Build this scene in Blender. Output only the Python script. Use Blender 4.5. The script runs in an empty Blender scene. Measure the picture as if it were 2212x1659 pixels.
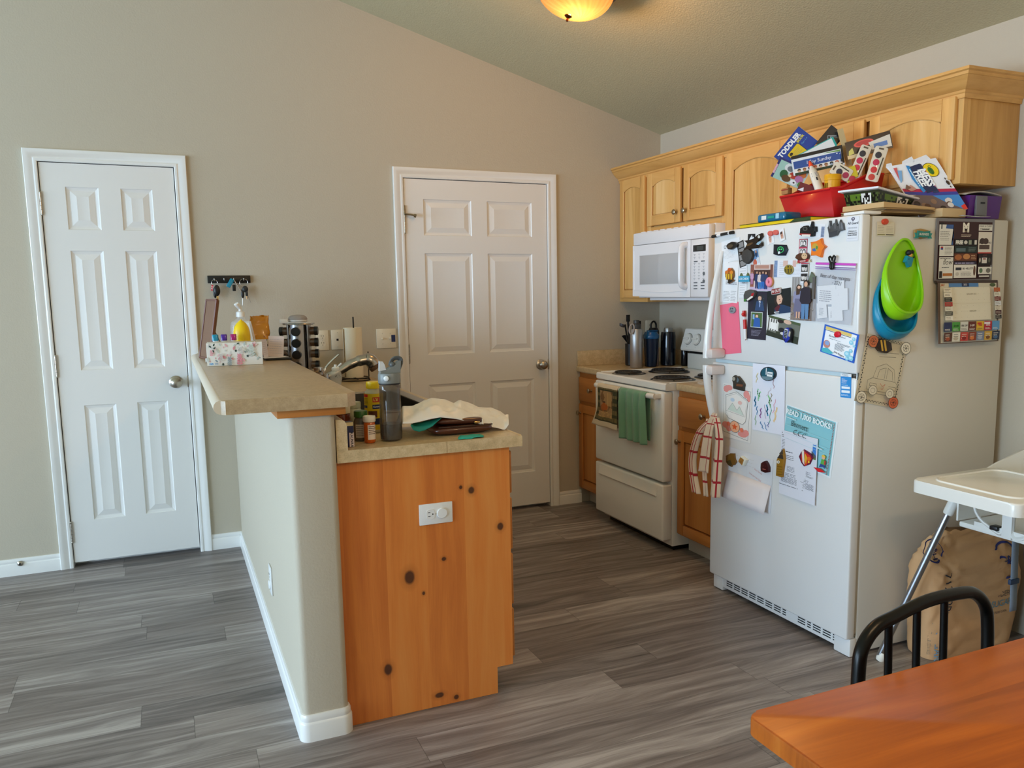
import bpy, bmesh, math, random
from mathutils import Vector, Matrix, noise
random.seed(7)
S = bpy.context.scene
COL = S.collection
PI = math.pi

# ------------------------------------------------------------------ camera (solved from the room's known sizes)
CAMP = Vector((-0.5216, -4.7915, 1.3905))
F_PX, PPX, PPY = 1778.5, 58.58, 42.96
def _rot(y, p, r):
    return Matrix.Rotation(y, 3, 'Z') @ Matrix.Rotation(p, 3, 'X') @ Matrix.Rotation(r, 3, 'Y')
RC = _rot(-0.42246, -0.13410, 0.01368)
def ray(px, py):
    return RC @ Vector(((px - 1106 - PPX) / F_PX, 1.0, -(py - 829.5 - PPY) / F_PX))
def at(px, py, ax, val):
    d = ray(px, py); i = 'xyz'.index(ax)
    return CAMP + d * ((val - CAMP[i]) / d[i])
cam = bpy.data.cameras.new('camera'); camo = bpy.data.objects.new('camera', cam); COL.objects.link(camo)
cam.sensor_width = 36; cam.lens = F_PX / 2212 * 36
cam.shift_x = -PPX / 2212; cam.shift_y = PPY / 2212; cam.clip_start = 0.02
m = Matrix((RC @ Vector((1, 0, 0)), RC @ Vector((0, 0, 1)), -(RC @ Vector((0, 1, 0))))).transposed().to_4x4()
m.translation = CAMP; camo.matrix_world = m
S.camera = camo

# ------------------------------------------------------------------ materials
def lin(c):
    return c / 12.92 if c <= 0.04045 else ((c + 0.055) / 1.055) ** 2.4
def rgb(h):
    if isinstance(h, str):
        h = h.lstrip('#'); h = [int(h[i:i + 2], 16) / 255 for i in (0, 2, 4)]
    return tuple(lin(c) for c in h) + (1.0,)
MATS = {}
def P(hexc, rough=0.5, metal=0.0, trans=0.0, alpha=1.0, spec=0.5, coat=0.0, bump=0.0, bscale=300, sheen=0.0, ior=1.45, emit=None, es=0.0, var=0.0, vscale=8):
    key = (hexc, rough, metal, trans, alpha, spec, coat, bump, bscale, sheen, ior, emit, es, var, vscale)
    if key in MATS: return MATS[key]
    mt = bpy.data.materials.new('m_' + str(hexc).strip('#')); mt.use_nodes = True
    nt = mt.node_tree; b = nt.nodes['Principled BSDF']
    b.inputs['Base Color'].default_value = rgb(hexc); b.inputs['Roughness'].default_value = rough
    b.inputs['Metallic'].default_value = metal; b.inputs['Transmission Weight'].default_value = trans
    b.inputs['Alpha'].default_value = alpha; b.inputs['Specular IOR Level'].default_value = spec
    b.inputs['Coat Weight'].default_value = coat; b.inputs['Sheen Weight'].default_value = sheen; b.inputs['IOR'].default_value = ior
    if emit: b.inputs['Emission Color'].default_value = rgb(emit); b.inputs['Emission Strength'].default_value = es
    if bump or var:
        tc = nt.nodes.new('ShaderNodeTexCoord'); n = nt.nodes.new('ShaderNodeTexNoise')
        nt.links.new(tc.outputs['Object'], n.inputs['Vector'])
        if bump:
            n.inputs['Scale'].default_value = bscale; n.inputs['Detail'].default_value = 3
            bp = nt.nodes.new('ShaderNodeBump'); bp.inputs['Strength'].default_value = bump; bp.inputs['Distance'].default_value = 0.002
            nt.links.new(n.outputs['Fac'], bp.inputs['Height']); nt.links.new(bp.outputs['Normal'], b.inputs['Normal'])
        if var:
            n2 = nt.nodes.new('ShaderNodeTexNoise'); n2.inputs['Scale'].default_value = vscale; n2.inputs['Detail'].default_value = 5
            nt.links.new(tc.outputs['Object'], n2.inputs['Vector'])
            mx = nt.nodes.new('ShaderNodeMix'); mx.data_type = 'RGBA'; c = rgb(hexc)
            mx.inputs['A'].default_value = tuple(x * (1 - var) for x in c[:3]) + (1,); mx.inputs['B'].default_value = tuple(min(1, x * (1 + var)) for x in c[:3]) + (1,)
            nt.links.new(n2.outputs['Fac'], mx.inputs['Factor']); nt.links.new(mx.outputs['Result'], b.inputs['Base Color'])
    MATS[key] = mt
    return mt
class NT:
    """tiny node-graph writer"""
    def __init__(s, name):
        s.m = bpy.data.materials.new(name); s.m.use_nodes = True; s.t = s.m.node_tree; s.b = s.t.nodes['Principled BSDF']
    def n(s, typ, **kw):
        nd = s.t.nodes.new('ShaderNode' + typ)
        for k, v in kw.items(): setattr(nd, k, v)
        return nd
    def set(s, sock, v):
        if isinstance(v, bpy.types.NodeSocket): s.t.links.new(v, sock)
        else: sock.default_value = v
    def math(s, op, a, b=0.0, c=0.0, clamp=False):
        nd = s.n('Math', operation=op, use_clamp=clamp)
        for i, v in enumerate((a, b, c)): s.set(nd.inputs[i], v)
        return nd.outputs[0]
    def coord(s, what='Object'):
        return s.n('TexCoord').outputs[what]
    def sep(s, v):
        nd = s.n('SeparateXYZ'); s.set(nd.inputs[0], v); return nd.outputs
    def comb(s, x, y, z):
        nd = s.n('CombineXYZ')
        for i, v in enumerate((x, y, z)): s.set(nd.inputs[i], v)
        return nd.outputs[0]
    def noise(s, v, scale, detail=3, rough=0.55, dist=0.0):
        nd = s.n('TexNoise'); s.set(nd.inputs['Vector'], v); nd.inputs['Scale'].default_value = scale
        nd.inputs['Detail'].default_value = detail; nd.inputs['Roughness'].default_value = rough; nd.inputs['Distortion'].default_value = dist
        return nd.outputs['Fac']
    def white(s, v):
        nd = s.n('TexWhiteNoise', noise_dimensions='3D'); s.set(nd.inputs['Vector'], v); return nd.outputs['Value']
    def mix(s, f, a, b, mode='MIX'):
        nd = s.n('Mix', data_type='RGBA', blend_type=mode); s.set(nd.inputs['Factor'], f)
        s.set(nd.inputs['A'], rgb(a) if isinstance(a, str) else a); s.set(nd.inputs['B'], rgb(b) if isinstance(b, str) else b)
        return nd.outputs['Result']
    def ramp(s, f, stops):
        nd = s.n('ValToRGB'); s.set(nd.inputs[0], f); e = nd.color_ramp.elements
        while len(e) < len(stops): e.new(0.5)
        for el, (p, c) in zip(e, stops): el.position = p; el.color = rgb(c) if isinstance(c, str) else (c, c, c, 1)
        return nd.outputs[0]
    def bump(s, h, strength=0.2, dist=0.002):
        nd = s.n('Bump'); nd.inputs['Strength'].default_value = strength; nd.inputs['Distance'].default_value = dist
        s.set(nd.inputs['Height'], h); s.t.links.new(nd.outputs[0], s.b.inputs['Normal'])

def wood(name, stops, grain='z', stave='y', sw=0.09, knots=(), kaxes='xz', rough=0.42, tone=0.35, rand_knots=True, seed=0.0):
    """stained board: grain runs along `grain`, glued staves step along `stave`; knots = (a, b, ra, rb) in object space"""
    g = NT(name); x = dict(zip('xyz', g.sep(g.coord())))
    ids = g.math('FLOOR', g.math('DIVIDE', g.math('ADD', x[stave], 10.013 + seed), sw))
    tid = g.white(g.comb(ids, seed + 3.3, 1.7))
    gl = x[grain]; ac = x[stave]; th = [a for a in 'xyz' if a not in (grain, stave)][0]
    off = g.math('MULTIPLY', tid, 37.0)
    warp = g.noise(g.comb(g.math('MULTIPLY', gl, 1.3), g.math('MULTIPLY', ac, 5.0), off), 1.0, 2)
    v = g.comb(g.math('MULTIPLY', gl, 1.6), g.math('ADD', g.math('MULTIPLY', ac, 26.0), g.math('MULTIPLY', warp, 3.0)), g.math('ADD', off, g.math('MULTIPLY', x[th], 9.0)))
    n1 = g.noise(v, 1.0, 4, 0.6)
    n2 = g.noise(g.comb(g.math('MULTIPLY', gl, 9.0), g.math('MULTIPLY', ac, 300.0), off), 1.0, 2)
    f = g.math('ADD', g.math('MULTIPLY', n1, 0.75), g.math('MULTIPLY', n2, 0.12))
    f = g.math('ADD', f, g.math('MULTIPLY', g.math('SUBTRACT', tid, 0.5), tone))
    col = g.ramp(f, [(0.12, stops[0]), (0.45, stops[1]), (0.85, stops[2])])
    if rand_knots:
        vo = g.n('TexVoronoi', voronoi_dimensions='3D'); vo.inputs['Scale'].default_value = 1.0
        g.set(vo.inputs['Vector'], g.comb(g.math('MULTIPLY', gl, 3.1), g.math('MULTIPLY', ac, 4.2), g.math('MULTIPLY', x[th], 0.6)))
        k = g.ramp(vo.outputs['Distance'], [(0.0, 1.0), (0.028, 0.9), (0.06, 0.25), (0.16, 0.0)])
        col = g.mix(g.math('MULTIPLY', k, 0.8), col, '#3a1c0c')
    for (a, b, ra, rb) in knots:
        da = g.math('DIVIDE', g.math('SUBTRACT', x[kaxes[0]], a), ra); db = g.math('DIVIDE', g.math('SUBTRACT', x[kaxes[1]], b), rb)
        d = g.math('SQRT', g.math('ADD', g.math('MULTIPLY', da, da), g.math('MULTIPLY', db, db)))
        d = g.math('ADD', d, g.math('MULTIPLY', g.math('SUBTRACT', n1, 0.5), 0.5))
        col = g.mix(g.math('MULTIPLY', g.math('SUBTRACT', 1.9, d, clamp=True), 0.28), col, '#6b3210')
        col = g.mix(g.math('MULTIPLY', g.math('MULTIPLY', g.math('SUBTRACT', 1.0, d), 3.0, clamp=True), 0.88), col, '#38211a')
    g.t.links.new(col, g.b.inputs['Base Color']); g.b.inputs['Roughness'].default_value = rough
    g.bump(f, 0.08, 0.001)
    return g.m

# ------------------------------------------------------------------ objects
def tag(o, label=None, cat=None, group=None, kind=None):
    if label: o['label'] = label
    if cat: o['category'] = cat
    if group: o['group'] = group
    if kind: o['kind'] = kind
    return o
def thing(name, label, cat, loc=(0, 0, 0), group=None):
    o = bpy.data.objects.new(name, None); COL.objects.link(o); o.location = loc; o.empty_display_size = 0.05
    return tag(o, label, cat, group)
def worldloc(o):
    v = Vector(o.location)
    while o.parent: o = o.parent; v += Vector(o.location)
    return v
class MB:
    def __init__(s, mat=None):
        s.bm = bmesh.new(); s.mats = []; s.mi = 0
        if mat: s.use(mat)
    def use(s, mat):
        if isinstance(mat, str): mat = P(mat)
        if mat not in s.mats: s.mats.append(mat)
        s.mi = s.mats.index(mat); return s
    def faces(s, fs):
        for f in fs: f.material_index = s.mi
    def face(s, pts):
        vs = [s.bm.verts.new(p) for p in pts]
        try: f = s.bm.faces.new(vs); f.material_index = s.mi; return f
        except ValueError: return None
    def box(s, x0, y0, z0, x1, y1, z1, bev=0.0, seg=2, M=None):
        r = bmesh.ops.create_cube(s.bm, size=1.0); vs = r['verts']
        mt = Matrix.Translation(((x0 + x1) / 2, (y0 + y1) / 2, (z0 + z1) / 2)) @ Matrix.Diagonal((abs(x1 - x0), abs(y1 - y0), abs(z1 - z0), 1))
        bmesh.ops.transform(s.bm, matrix=mt, verts=vs)
        fs = list({f for v in vs for f in v.link_faces}); s.faces(fs)
        if bev:
            es = list({e for v in vs for e in v.link_edges})
            rb = bmesh.ops.bevel(s.bm, geom=es, offset=bev, segments=seg, profile=0.5, affect='EDGES', clamp_overlap=True)
            s.faces(rb['faces']); vs = list({v for f in rb['faces'] for v in f.verts} | {v for v in vs if v.is_valid})
        if M: bmesh.ops.transform(s.bm, matrix=M, verts=vs)
        return s
    def prism(s, pts, vec, M=None, bev=0.0, seg=2):
        """extrude a planar polygon (3-D points) along vec"""
        vec = Vector(vec); a = [s.bm.verts.new(Vector(p)) for p in pts]; b = [s.bm.verts.new(Vector(p) + vec) for p in pts]
        n = len(pts); fs = []
        fs.append(s.bm.faces.new(a[::-1])); fs.append(s.bm.faces.new(b))
        for i in range(n): fs.append(s.bm.faces.new((a[i], a[(i + 1) % n], b[(i + 1) % n], b[i])))
        s.faces(fs); vs = a + b
        if bev:
            es = [e for e in fs[1].edges]
            rb = bmesh.ops.bevel(s.bm, geom=es, offset=bev, segments=seg, profile=0.5, affect='EDGES', clamp_overlap=True); s.faces(rb['faces'])
            vs = list({v for f in rb['faces'] for v in f.verts} | {v for v in vs if v.is_valid})
        if M: bmesh.ops.transform(s.bm, matrix=M, verts=vs)
        return s
    def lathe(s, c, prof, n=28, axis=(0, 0, 1), cap=True, sx=1.0, sy=1.0):
        q = Vector((0, 0, 1)).rotation_difference(Vector(axis).normalized()); c = Vector(c); rings = []
        for r, z in prof:
            if r <= 1e-6: rings.append([s.bm.verts.new(c + q @ Vector((0, 0, z)))])
            else: rings.append([s.bm.verts.new(c + q @ Vector((r * sx * math.cos(2 * PI * i / n), r * sy * math.sin(2 * PI * i / n), z))) for i in range(n)])
        fs = []
        for A, B in zip(rings, rings[1:]):
            for i in range(n):
                j = (i + 1) % n
                if len(A) == 1 and len(B) == 1: continue
                if len(A) == 1: fs.append(s.bm.faces.new((A[0], B[j], B[i])))
                elif len(B) == 1: fs.append(s.bm.faces.new((A[i], A[j], B[0])))
                else: fs.append(s.bm.faces.new((A[i], A[j], B[j], B[i])))
        if cap:
            if len(rings[0]) > 1: fs.append(s.bm.faces.new(rings[0][::-1]))
            if len(rings[-1]) > 1: fs.append(s.bm.faces.new(rings[-1]))
        s.faces(fs); return s
    def cyl(s, p0, p1, r, r2=None, n=20):
        p0, p1 = Vector(p0), Vector(p1); d = p1 - p0
        return s.lathe(p0, [(r, 0), (r if r2 is None else r2, d.length)], n, d)
    def ball(s, c, rx, ry=None, rz=None, n=18, axis=(0, 0, 1)):
        ry = ry or rx; rz = rz or rx
        k = n // 2; prof = [(max(0.0, math.sin(PI * i / k)), -rz * math.cos(PI * i / k)) for i in range(k + 1)]
        prof = [(0 if i in (0, k) else p[0], p[1]) for i, p in enumerate(prof)]
        return s.lathe(c, [(r * rx, z) for r, z in prof], n, axis, sy=ry / rx)
    def tube(s, pts, r, n=10, closed=False, flat=1.0):
        pts = [Vector(p) for p in pts]; k = len(pts); rings = []
        rr = r if isinstance(r, (list, tuple)) else [r] * k
        up = None
        for i, p in enumerate(pts):
            a = pts[(i - 1) % k] if (closed or i) else p; b = pts[(i + 1) % k] if (closed or i < k - 1) else p
            t = (b - a).normalized()
            if up is None:
                up = t.orthogonal().normalized() if abs(t.z) > 0.95 else (Vector((0, 0, 1)) - t * t.z).normalized()
            else: up = (up - t * up.dot(t)).normalized()
            w = t.cross(up)
            rings.append([s.bm.verts.new(p + (w * math.cos(2 * PI * j / n) + up * math.sin(2 * PI * j / n) * flat) * rr[i]) for j in range(n)])
        fs = []; m_ = k if closed else k - 1
        for i in range(m_):
            A, B = rings[i], rings[(i + 1) % k]
            for j in range(n): fs.append(s.bm.faces.new((A[j], A[(j + 1) % n], B[(j + 1) % n], B[j])))
        if not closed: fs.append(s.bm.faces.new(rings[0][::-1])); fs.append(s.bm.faces.new(rings[-1]))
        s.faces(fs); return s
    def grid(s, f, nu, nv, matfn=None):
        uvl = s.bm.loops.layers.uv.verify()
        V = [[s.bm.verts.new(f(i / nu, j / nv)) for j in range(nv + 1)] for i in range(nu + 1)]
        for i in range(nu):
            for j in range(nv):
                q = s.bm.faces.new((V[i][j], V[i + 1][j], V[i + 1][j + 1], V[i][j + 1]))
                if matfn: s.use(matfn((i + .5) / nu, (j + .5) / nv))
                q.material_index = s.mi
                for lp, (a, b) in zip(q.loops, ((i, j), (i + 1, j), (i + 1, j + 1), (i, j + 1))): lp[uvl].uv = (a / nu, b / nv)
        return s
    def sweep(s, path, prof, closed=False):
        """extrude profile (d = offset to the left of the path, z) along a plan path with mitred corners"""
        P2 = [Vector((p[0], p[1])) for p in path]; n = len(P2); rows = []
        for i in range(n):
            d0 = (P2[i] - P2[i - 1]).normalized() if (i or closed) else None; d1 = (P2[(i + 1) % n] - P2[i]).normalized() if (i < n - 1 or closed) else None
            if d0 is None: d0 = d1
            if d1 is None: d1 = d0
            n0 = Vector((-d0.y, d0.x)); n1 = Vector((-d1.y, d1.x)); mv = (n0 + n1); mv = mv / max(0.2, mv.dot(n0))
            rows.append([s.bm.verts.new((P2[i].x + mv.x * d, P2[i].y + mv.y * d, z)) for d, z in prof])
        fs = []
        for i in range(n if closed else n - 1):
            A, B = rows[i], rows[(i + 1) % n]
            for j in range(len(prof) - 1): fs.append(s.bm.faces.new((A[j], B[j], B[j + 1], A[j + 1])))
        if not closed: fs.append(s.bm.faces.new(rows[0])); fs.append(s.bm.faces.new(rows[-1][::-1]))
        s.faces(fs); return s
    def text(s, txt, M, size, align='CENTER', depth=0.0, shear=0.0, bold=0.0):
        key = (txt, align, depth, shear, bold)
        if key not in TXT:
            cu = bpy.data.curves.new('t', 'FONT'); cu.body = txt; cu.align_x = align; cu.align_y = 'CENTER'; cu.size = 1.0; cu.extrude = depth; cu.resolution_u = 3; cu.shear = shear; cu.offset = bold
            ob = bpy.data.objects.new('t', cu); me = bpy.data.meshes.new_from_object(ob); bpy.data.objects.remove(ob)
            TXT[key] = ([v.co.copy() for v in me.vertices], [list(p.vertices) for p in me.polygons]); bpy.data.meshes.remove(me); bpy.data.curves.remove(cu)
        vs, ps = TXT[key]; nv = [s.bm.verts.new(M @ (v * size)) for v in vs]
        for p in ps:
            try: s.bm.faces.new([nv[i] for i in p]).material_index = s.mi
            except ValueError: pass
        return s
    def xform(s, M):
        bmesh.ops.transform(s.bm, matrix=M, verts=s.bm.verts); return s
    def build(s, name, parent=None, smooth=True, angle=38, fix=True, loc=None, mats=None):
        me = bpy.data.meshes.new(name)
        if fix: bmesh.ops.recalc_face_normals(s.bm, faces=s.bm.faces)
        o = bpy.data.objects.new(name, me)
        base = worldloc(parent) if parent else Vector(loc) if loc else Vector((0, 0, 0))
        if loc and not parent: o.location = loc
        if base.length > 0: bmesh.ops.translate(s.bm, verts=s.bm.verts, vec=-base)
        s.bm.to_mesh(me); s.bm.free()
        for mt in s.mats: me.materials.append(mt)
        if smooth:
            me.polygons.foreach_set('use_smooth', [True] * len(me.polygons)); me.set_sharp_from_angle(angle=math.radians(angle))
        COL.objects.link(o)
        if parent: o.parent = parent
        return o
TXT = {}
def solid(o, t, off=1.0, lvl=0):
    if lvl: sm = o.modifiers.new('subdivision', 'SUBSURF'); sm.levels = lvl; sm.render_levels = lvl
    md = o.modifiers.new('thickness', 'SOLIDIFY'); md.thickness = t; md.offset = off; return o
def copy_tree(o, parent=None):
    c = o.copy(); COL.objects.link(c)
    if parent: c.parent = parent
    for ch in list(o.children): copy_tree(ch, c)
    return c
def spline(pts, k=8, closed=False):
    pts = [Vector(p) for p in pts]; out = []; n = len(pts)
    for i in range(n if closed else n - 1):
        if closed: p0, p1, p2, p3 = pts[(i - 1) % n], pts[i], pts[(i + 1) % n], pts[(i + 2) % n]
        else: p0, p1, p2, p3 = pts[max(0, i - 1)], pts[i], pts[i + 1], pts[min(n - 1, i + 2)]
        for j in range(k):
            t = j / k
            out.append(0.5 * ((2 * p1) + (p2 - p0) * t + (2 * p0 - 5 * p1 + 4 * p2 - p3) * t * t + (3 * p1 - p0 - 3 * p2 + p3) * t ** 3))
    if not closed: out.append(pts[-1])
    return out
def rrect(w, h, r, n=4):
    out = []
    for cx, cy, a0 in ((w / 2 - r, h / 2 - r, 0), (-w / 2 + r, h / 2 - r, 90), (-w / 2 + r, -h / 2 + r, 180), (w / 2 - r, -h / 2 + r, 270)):
        for i in range(n + 1):
            a = math.radians(a0 + 90 * i / n); out.append((cx + r * math.cos(a), cy + r * math.sin(a)))
    return out

# ------------------------------------------------------------------ printed sheets and magnets on flat faces
PLANES = {'front': ('x', 1.736, Vector((0, -1, 0)), Vector((0, 0, 1)), Vector((-1, 0, 0))),
          'side': ('y', -2.565, Vector((1, 0, 0)), Vector((0, 0, 1)), Vector((0, -1, 0)))}
class Card:
    """a flat sheet: u to the right 0..1, v downwards 0..1; drawn shapes lie in thin layers on its face"""
    def __init__(s, w, h, th=0.0006, base='#f2f2f0', rough=0.55, mat=None):
        s.w, s.h, s.mb, s.k = w, h, MB(mat or P(base, rough)), 0; s.th = th
        if th > 0: s.mb.box(-w / 2, -h / 2, 0, w / 2, h / 2, th)
        s.rough = rough
    def z(s): s.k += 1; return s.th + 0.00012 * s.k
    def xy(s, u, v, z): return Vector(((u - .5) * s.w, (.5 - v) * s.h, z))
    def p(s, pts, col):
        s.mb.use(P(col, s.rough) if isinstance(col, str) else col); z = s.z(); s.mb.face([s.xy(u, v, z) for u, v in pts]); return s
    def r(s, u0, v0, u1, v1, col): return s.p([(u0, v1), (u1, v1), (u1, v0), (u0, v0)], col)
    def c(s, u, v, ru, rv, col, n=20): return s.p([(u + ru * math.cos(2 * PI * i / n), v - rv * math.sin(2 * PI * i / n)) for i in range(n)], col)
    def l(s, pts, wd, col):
        s.mb.use(P(col, s.rough)); z = s.z(); q = [s.xy(u, v, z) for u, v in pts]
        for a, b in zip(q, q[1:]):
            d = (b - a)
            if d.length < 1e-6: continue
            d.normalize(); nrm = Vector((-d.y, d.x, 0)) * wd / 2; e = d * wd * 0.3
            s.mb.face([a - nrm - e, b - nrm + e, b + nrm + e, a + nrm - e])
        return s
    def ring(s, u, v, ru, rv, wd, col, a0=0, a1=360, n=24):
        return s.l([(u + ru * math.cos(math.radians(a0 + (a1 - a0) * i / n)), v - rv * math.sin(math.radians(a0 + (a1 - a0) * i / n))) for i in range(n + 1)], wd, col)
    def t(s, txt, u, v, size, col, rot=0, align='CENTER', shear=0.0, bold=0.0, sx=1.0):
        s.mb.use(P(col, s.rough)); z = s.z()
        s.mb.text(txt, Matrix.Translation(s.xy(u, v, z)) @ Matrix.Rotation(math.radians(rot), 4, 'Z') @ Matrix.Diagonal((sx, 1, 1, 1)), size, align, shear=shear, bold=bold); return s
    def lines(s, u0, v0, u1, v1, n, col='#777777', fill=0.45, rag=0.25):
        s.mb.use(P(col, s.rough)); z = s.z(); st = (v1 - v0) / n
        for i in range(n):
            a, b = u0, u1 - (u1 - u0) * random.random() * rag; x = a
            while x < b:
                e = min(b, x + (u1 - u0) * random.uniform(0.06, 0.22)); v = v0 + st * (i + .3)
                s.mb.face([s.xy(x, v + st * fill, z), s.xy(e, v + st * fill, z), s.xy(e, v, z), s.xy(x, v, z)]); x = e + (u1 - u0) * 0.025
        return s
    def person(s, u, v, h, top, bottom, skin='#d9a98a', hair='#3c2a20', ar=1.0):
        """small printed figure standing in a snapshot: head at (u, v), height h in v units"""
        w = h * s.h / s.w * ar
        s.p([(u - .16 * w, v + .55 * h), (u - .14 * w, v + h), (u - .02 * w, v + h), (u, v + .6 * h), (u + .02 * w, v + h), (u + .14 * w, v + h), (u + .16 * w, v + .55 * h)][::-1], bottom)
        s.p([(u - .2 * w, v + .2 * h), (u - .24 * w, v + .52 * h), (u - .15 * w, v + .6 * h), (u + .15 * w, v + .6 * h), (u + .24 * w, v + .52 * h), (u + .2 * w, v + .2 * h), (u, v + .14 * h)], top)
        s.c(u, v + .05 * h, .1 * w, .085 * h, hair, 12); s.c(u, v + .075 * h, .075 * w, .07 * h, skin, 12); return s
    def place(s, name, label, cat, M, group=None, bend=None):
        bm = s.mb.bm
        if bend:
            for v in bm.verts: v.co.z += bend(v.co.x / s.w + .5, .5 - v.co.y / s.h)
        o = s.mb.build(name, smooth=False, fix=False); o.matrix_world = M
        return tag(o, label, cat, group)
def frame3(plane, tl, tr, bl, lift):
    """oriented frame from three pixels lying on a face of the refrigerator"""
    ax, val, U, V, N = PLANES[plane]; a, b, c = (at(p[0], p[1], ax, val) for p in (tl, tr, bl))
    u = b - a; w = u.length; u.normalize(); v = N.cross(u); h = (a - c).dot(v)
    ctr = a + u * w / 2 - v * h / 2 + N * lift; sk = 0
    M = Matrix((u, v, N)).transposed().to_4x4(); M.translation = ctr
    return M, w, h
def card(name, label, cat, plane, tl, tr, bl, draw, lift=0.0008, th=0.0005, base='#f2f2f0', rough=0.55, group=None, bend=None, mat=None):
    M, w, h = frame3(plane, tl, tr, bl, lift); c = Card(w, h, th, base, rough, mat); draw(c)
    return c.place(name, label, cat, M, group, bend)
def spot(plane, px, py, lift=0.001):
    """local frame on a refrigerator face: x right, y up, z out"""
    ax, val, U, V, N = PLANES[plane]; M = Matrix((U, V, N)).transposed().to_4x4(); M.translation = at(px, py, ax, val) + N * lift; return M
def size_on(plane, p0, p1):
    ax, val = PLANES[plane][:2]; return (at(*p0, ax, val) - at(*p1, ax, val)).length
def lay(o, M):
    o.matrix_world = M; return o
# ================================================================== ROOM
XR = 2.538; XL = -5.6; YF = -6.6; RIDGE = -2.3
def ceil_z(x): return 2.414 + 0.2788 * (XR - x) if x >= RIDGE else 2.414 + 0.2788 * (XR - RIDGE) - 0.2788 * (RIDGE - x)
def mat_wall(name, col, bs=0.35):
    g = NT(name); c = g.coord(); g.b.inputs['Base Color'].default_value = rgb(col); g.b.inputs['Roughness'].default_value = 0.75
    g.b.inputs['Specular IOR Level'].default_value = 0.3
    n = g.noise(c, 130, 3, 0.6); g.bump(n, bs, 0.0025); return g.m
W_WALL = mat_wall('wall_paint', '#bfb5a2'); W_CEIL = mat_wall('ceiling_paint', '#c3bb99', 0.9)
W_TRIM = P('#e9e8e4', 0.28, coat=0.15); W_DOOR = P('#e6e4e0', 0.33, bump=0.03, bscale=60)
NICKEL = P('#b9b2a6', 0.28, 1.0); CHROME = P('#c9c9c7', 0.22, 1.0)
def mat_floor():
    g = NT('vinyl_plank_floor'); x, y, z = g.sep(g.coord())[:3]; PW, PL = 0.152, 1.22
    row = g.math('FLOOR', g.math('DIVIDE', g.math('ADD', y, 20.03), PW))
    sh = g.math('MULTIPLY', g.white(g.comb(row, 1.3, 4.1)), PL)
    u = g.math('DIVIDE', g.math('ADD', g.math('ADD', x, 20.0), sh), PL); colm = g.math('FLOOR', u)
    idv = g.white(g.comb(row, colm, 9.7)); idb = g.white(g.comb(colm, row, 3.1))
    off = g.math('MULTIPLY', idv, 61.0)
    warp = g.noise(g.comb(g.math('MULTIPLY', x, 1.2), g.math('MULTIPLY', y, 6.0), off), 1.0, 2)
    gr = g.noise(g.comb(g.math('MULTIPLY', x, 1.7), g.math('ADD', g.math('MULTIPLY', y, 30.0), g.math('MULTIPLY', warp, 5.0)), off), 1.0, 5, 0.62)
    fine = g.noise(g.comb(g.math('MULTIPLY', x, 7.0), g.math('MULTIPLY', y, 260.0), off), 1.0, 3, 0.6)
    f = g.math('ADD', g.math('MULTIPLY', gr, 0.95), g.math('MULTIPLY', fine, 0.22))
    f = g.math('ADD', f, g.math('MULTIPLY', g.math('SUBTRACT', idv, 0.5), 0.20))
    f = g.math('SUBTRACT', f, 0.09)
    col = g.ramp(f, [(0.26, '#4d4744'), (0.42, '#746c69'), (0.56, '#8f8783'), (0.72, '#b3aca8')])
    col = g.mix(g.math('MULTIPLY', idb, 0.28), col, '#7a6b64')
    fy = g.math('FRACT', g.math('DIVIDE', g.math('ADD', y, 20.03), PW)); fx = g.math('FRACT', u)
    ey = g.math('LESS_THAN', g.math('MINIMUM', fy, g.math('SUBTRACT', 1.0, fy)), 0.006); ex = g.math('LESS_THAN', g.math('MINIMUM', fx, g.math('SUBTRACT', 1.0, fx)), 0.0009)
    seam = g.math('MAXIMUM', ey, ex); col = g.mix(g.math('MULTIPLY', seam, 0.55), col, '#2b2724')
    g.t.links.new(col, g.b.inputs['Base Color']); g.b.inputs['Roughness'].default_value = 0.42; g.b.inputs['Specular IOR Level'].default_value = 0.4
    g.bump(g.math('SUBTRACT', f, seam), 0.12, 0.0012); return g.m
mb = MB(mat_floor()); mb.box(XL - .1, YF - .1, -0.05, XR + .1, 0.2, 0.0)
tag(mb.build('floor', smooth=False), 'grey wood plank floor', kind='structure')
# ceiling: two sloping planes
mb = MB(W_CEIL)
for xa, xb in ((RIDGE, XR + .1), (XL - .1, RIDGE)):
    za, zb = ceil_z(xa), ceil_z(xb) if xb < XR else 2.414 - .2788 * .1
    mb.prism([(xa, YF - .1, za), (xb, YF - .1, zb), (xb, YF - .1, zb + .12), (xa, YF - .1, za + .12)], (0, .3 - YF, 0))
tag(mb.build('ceiling', smooth=False), 'sloping textured ceiling', kind='structure')
LX0, LX1, RX0, RX1, DH, CW = -1.0402, -0.4348, 0.7881, 1.7002, 2.0587, 0.0593
def wallpoly(mb, xa, xb, z0, y0=0.0, y1=0.11):
    top = [(x, ceil_z(x)) for x in sorted({xa, xb} | ({RIDGE} if xa < RIDGE < xb else set()))]
    pts = [(xa, y0, z0), (xb, y0, z0)] + [(x, y0, z + .03) for x, z in top[::-1]]
    mb.prism(pts, (0, y1 - y0, 0))
mb = MB(W_WALL)
G_ = 0.022
wallpoly(mb, XL, LX0 - G_, 0); wallpoly(mb, LX0 - G_, LX1 + G_, DH + G_); wallpoly(mb, LX1 + G_, RX0 - G_, 0)
wallpoly(mb, RX0 - G_, RX1 + G_, DH + G_); wallpoly(mb, RX1 + G_, XR, 0)
tag(mb.build('wall_back', smooth=False), 'beige back wall with two doors', kind='structure')
mb = MB(W_WALL); mb.box(XR, YF - .1, 0, XR + .1, 0.11, 2.46)
tag(mb.build('wall_right', smooth=False), 'beige kitchen side wall', kind='structure')
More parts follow.
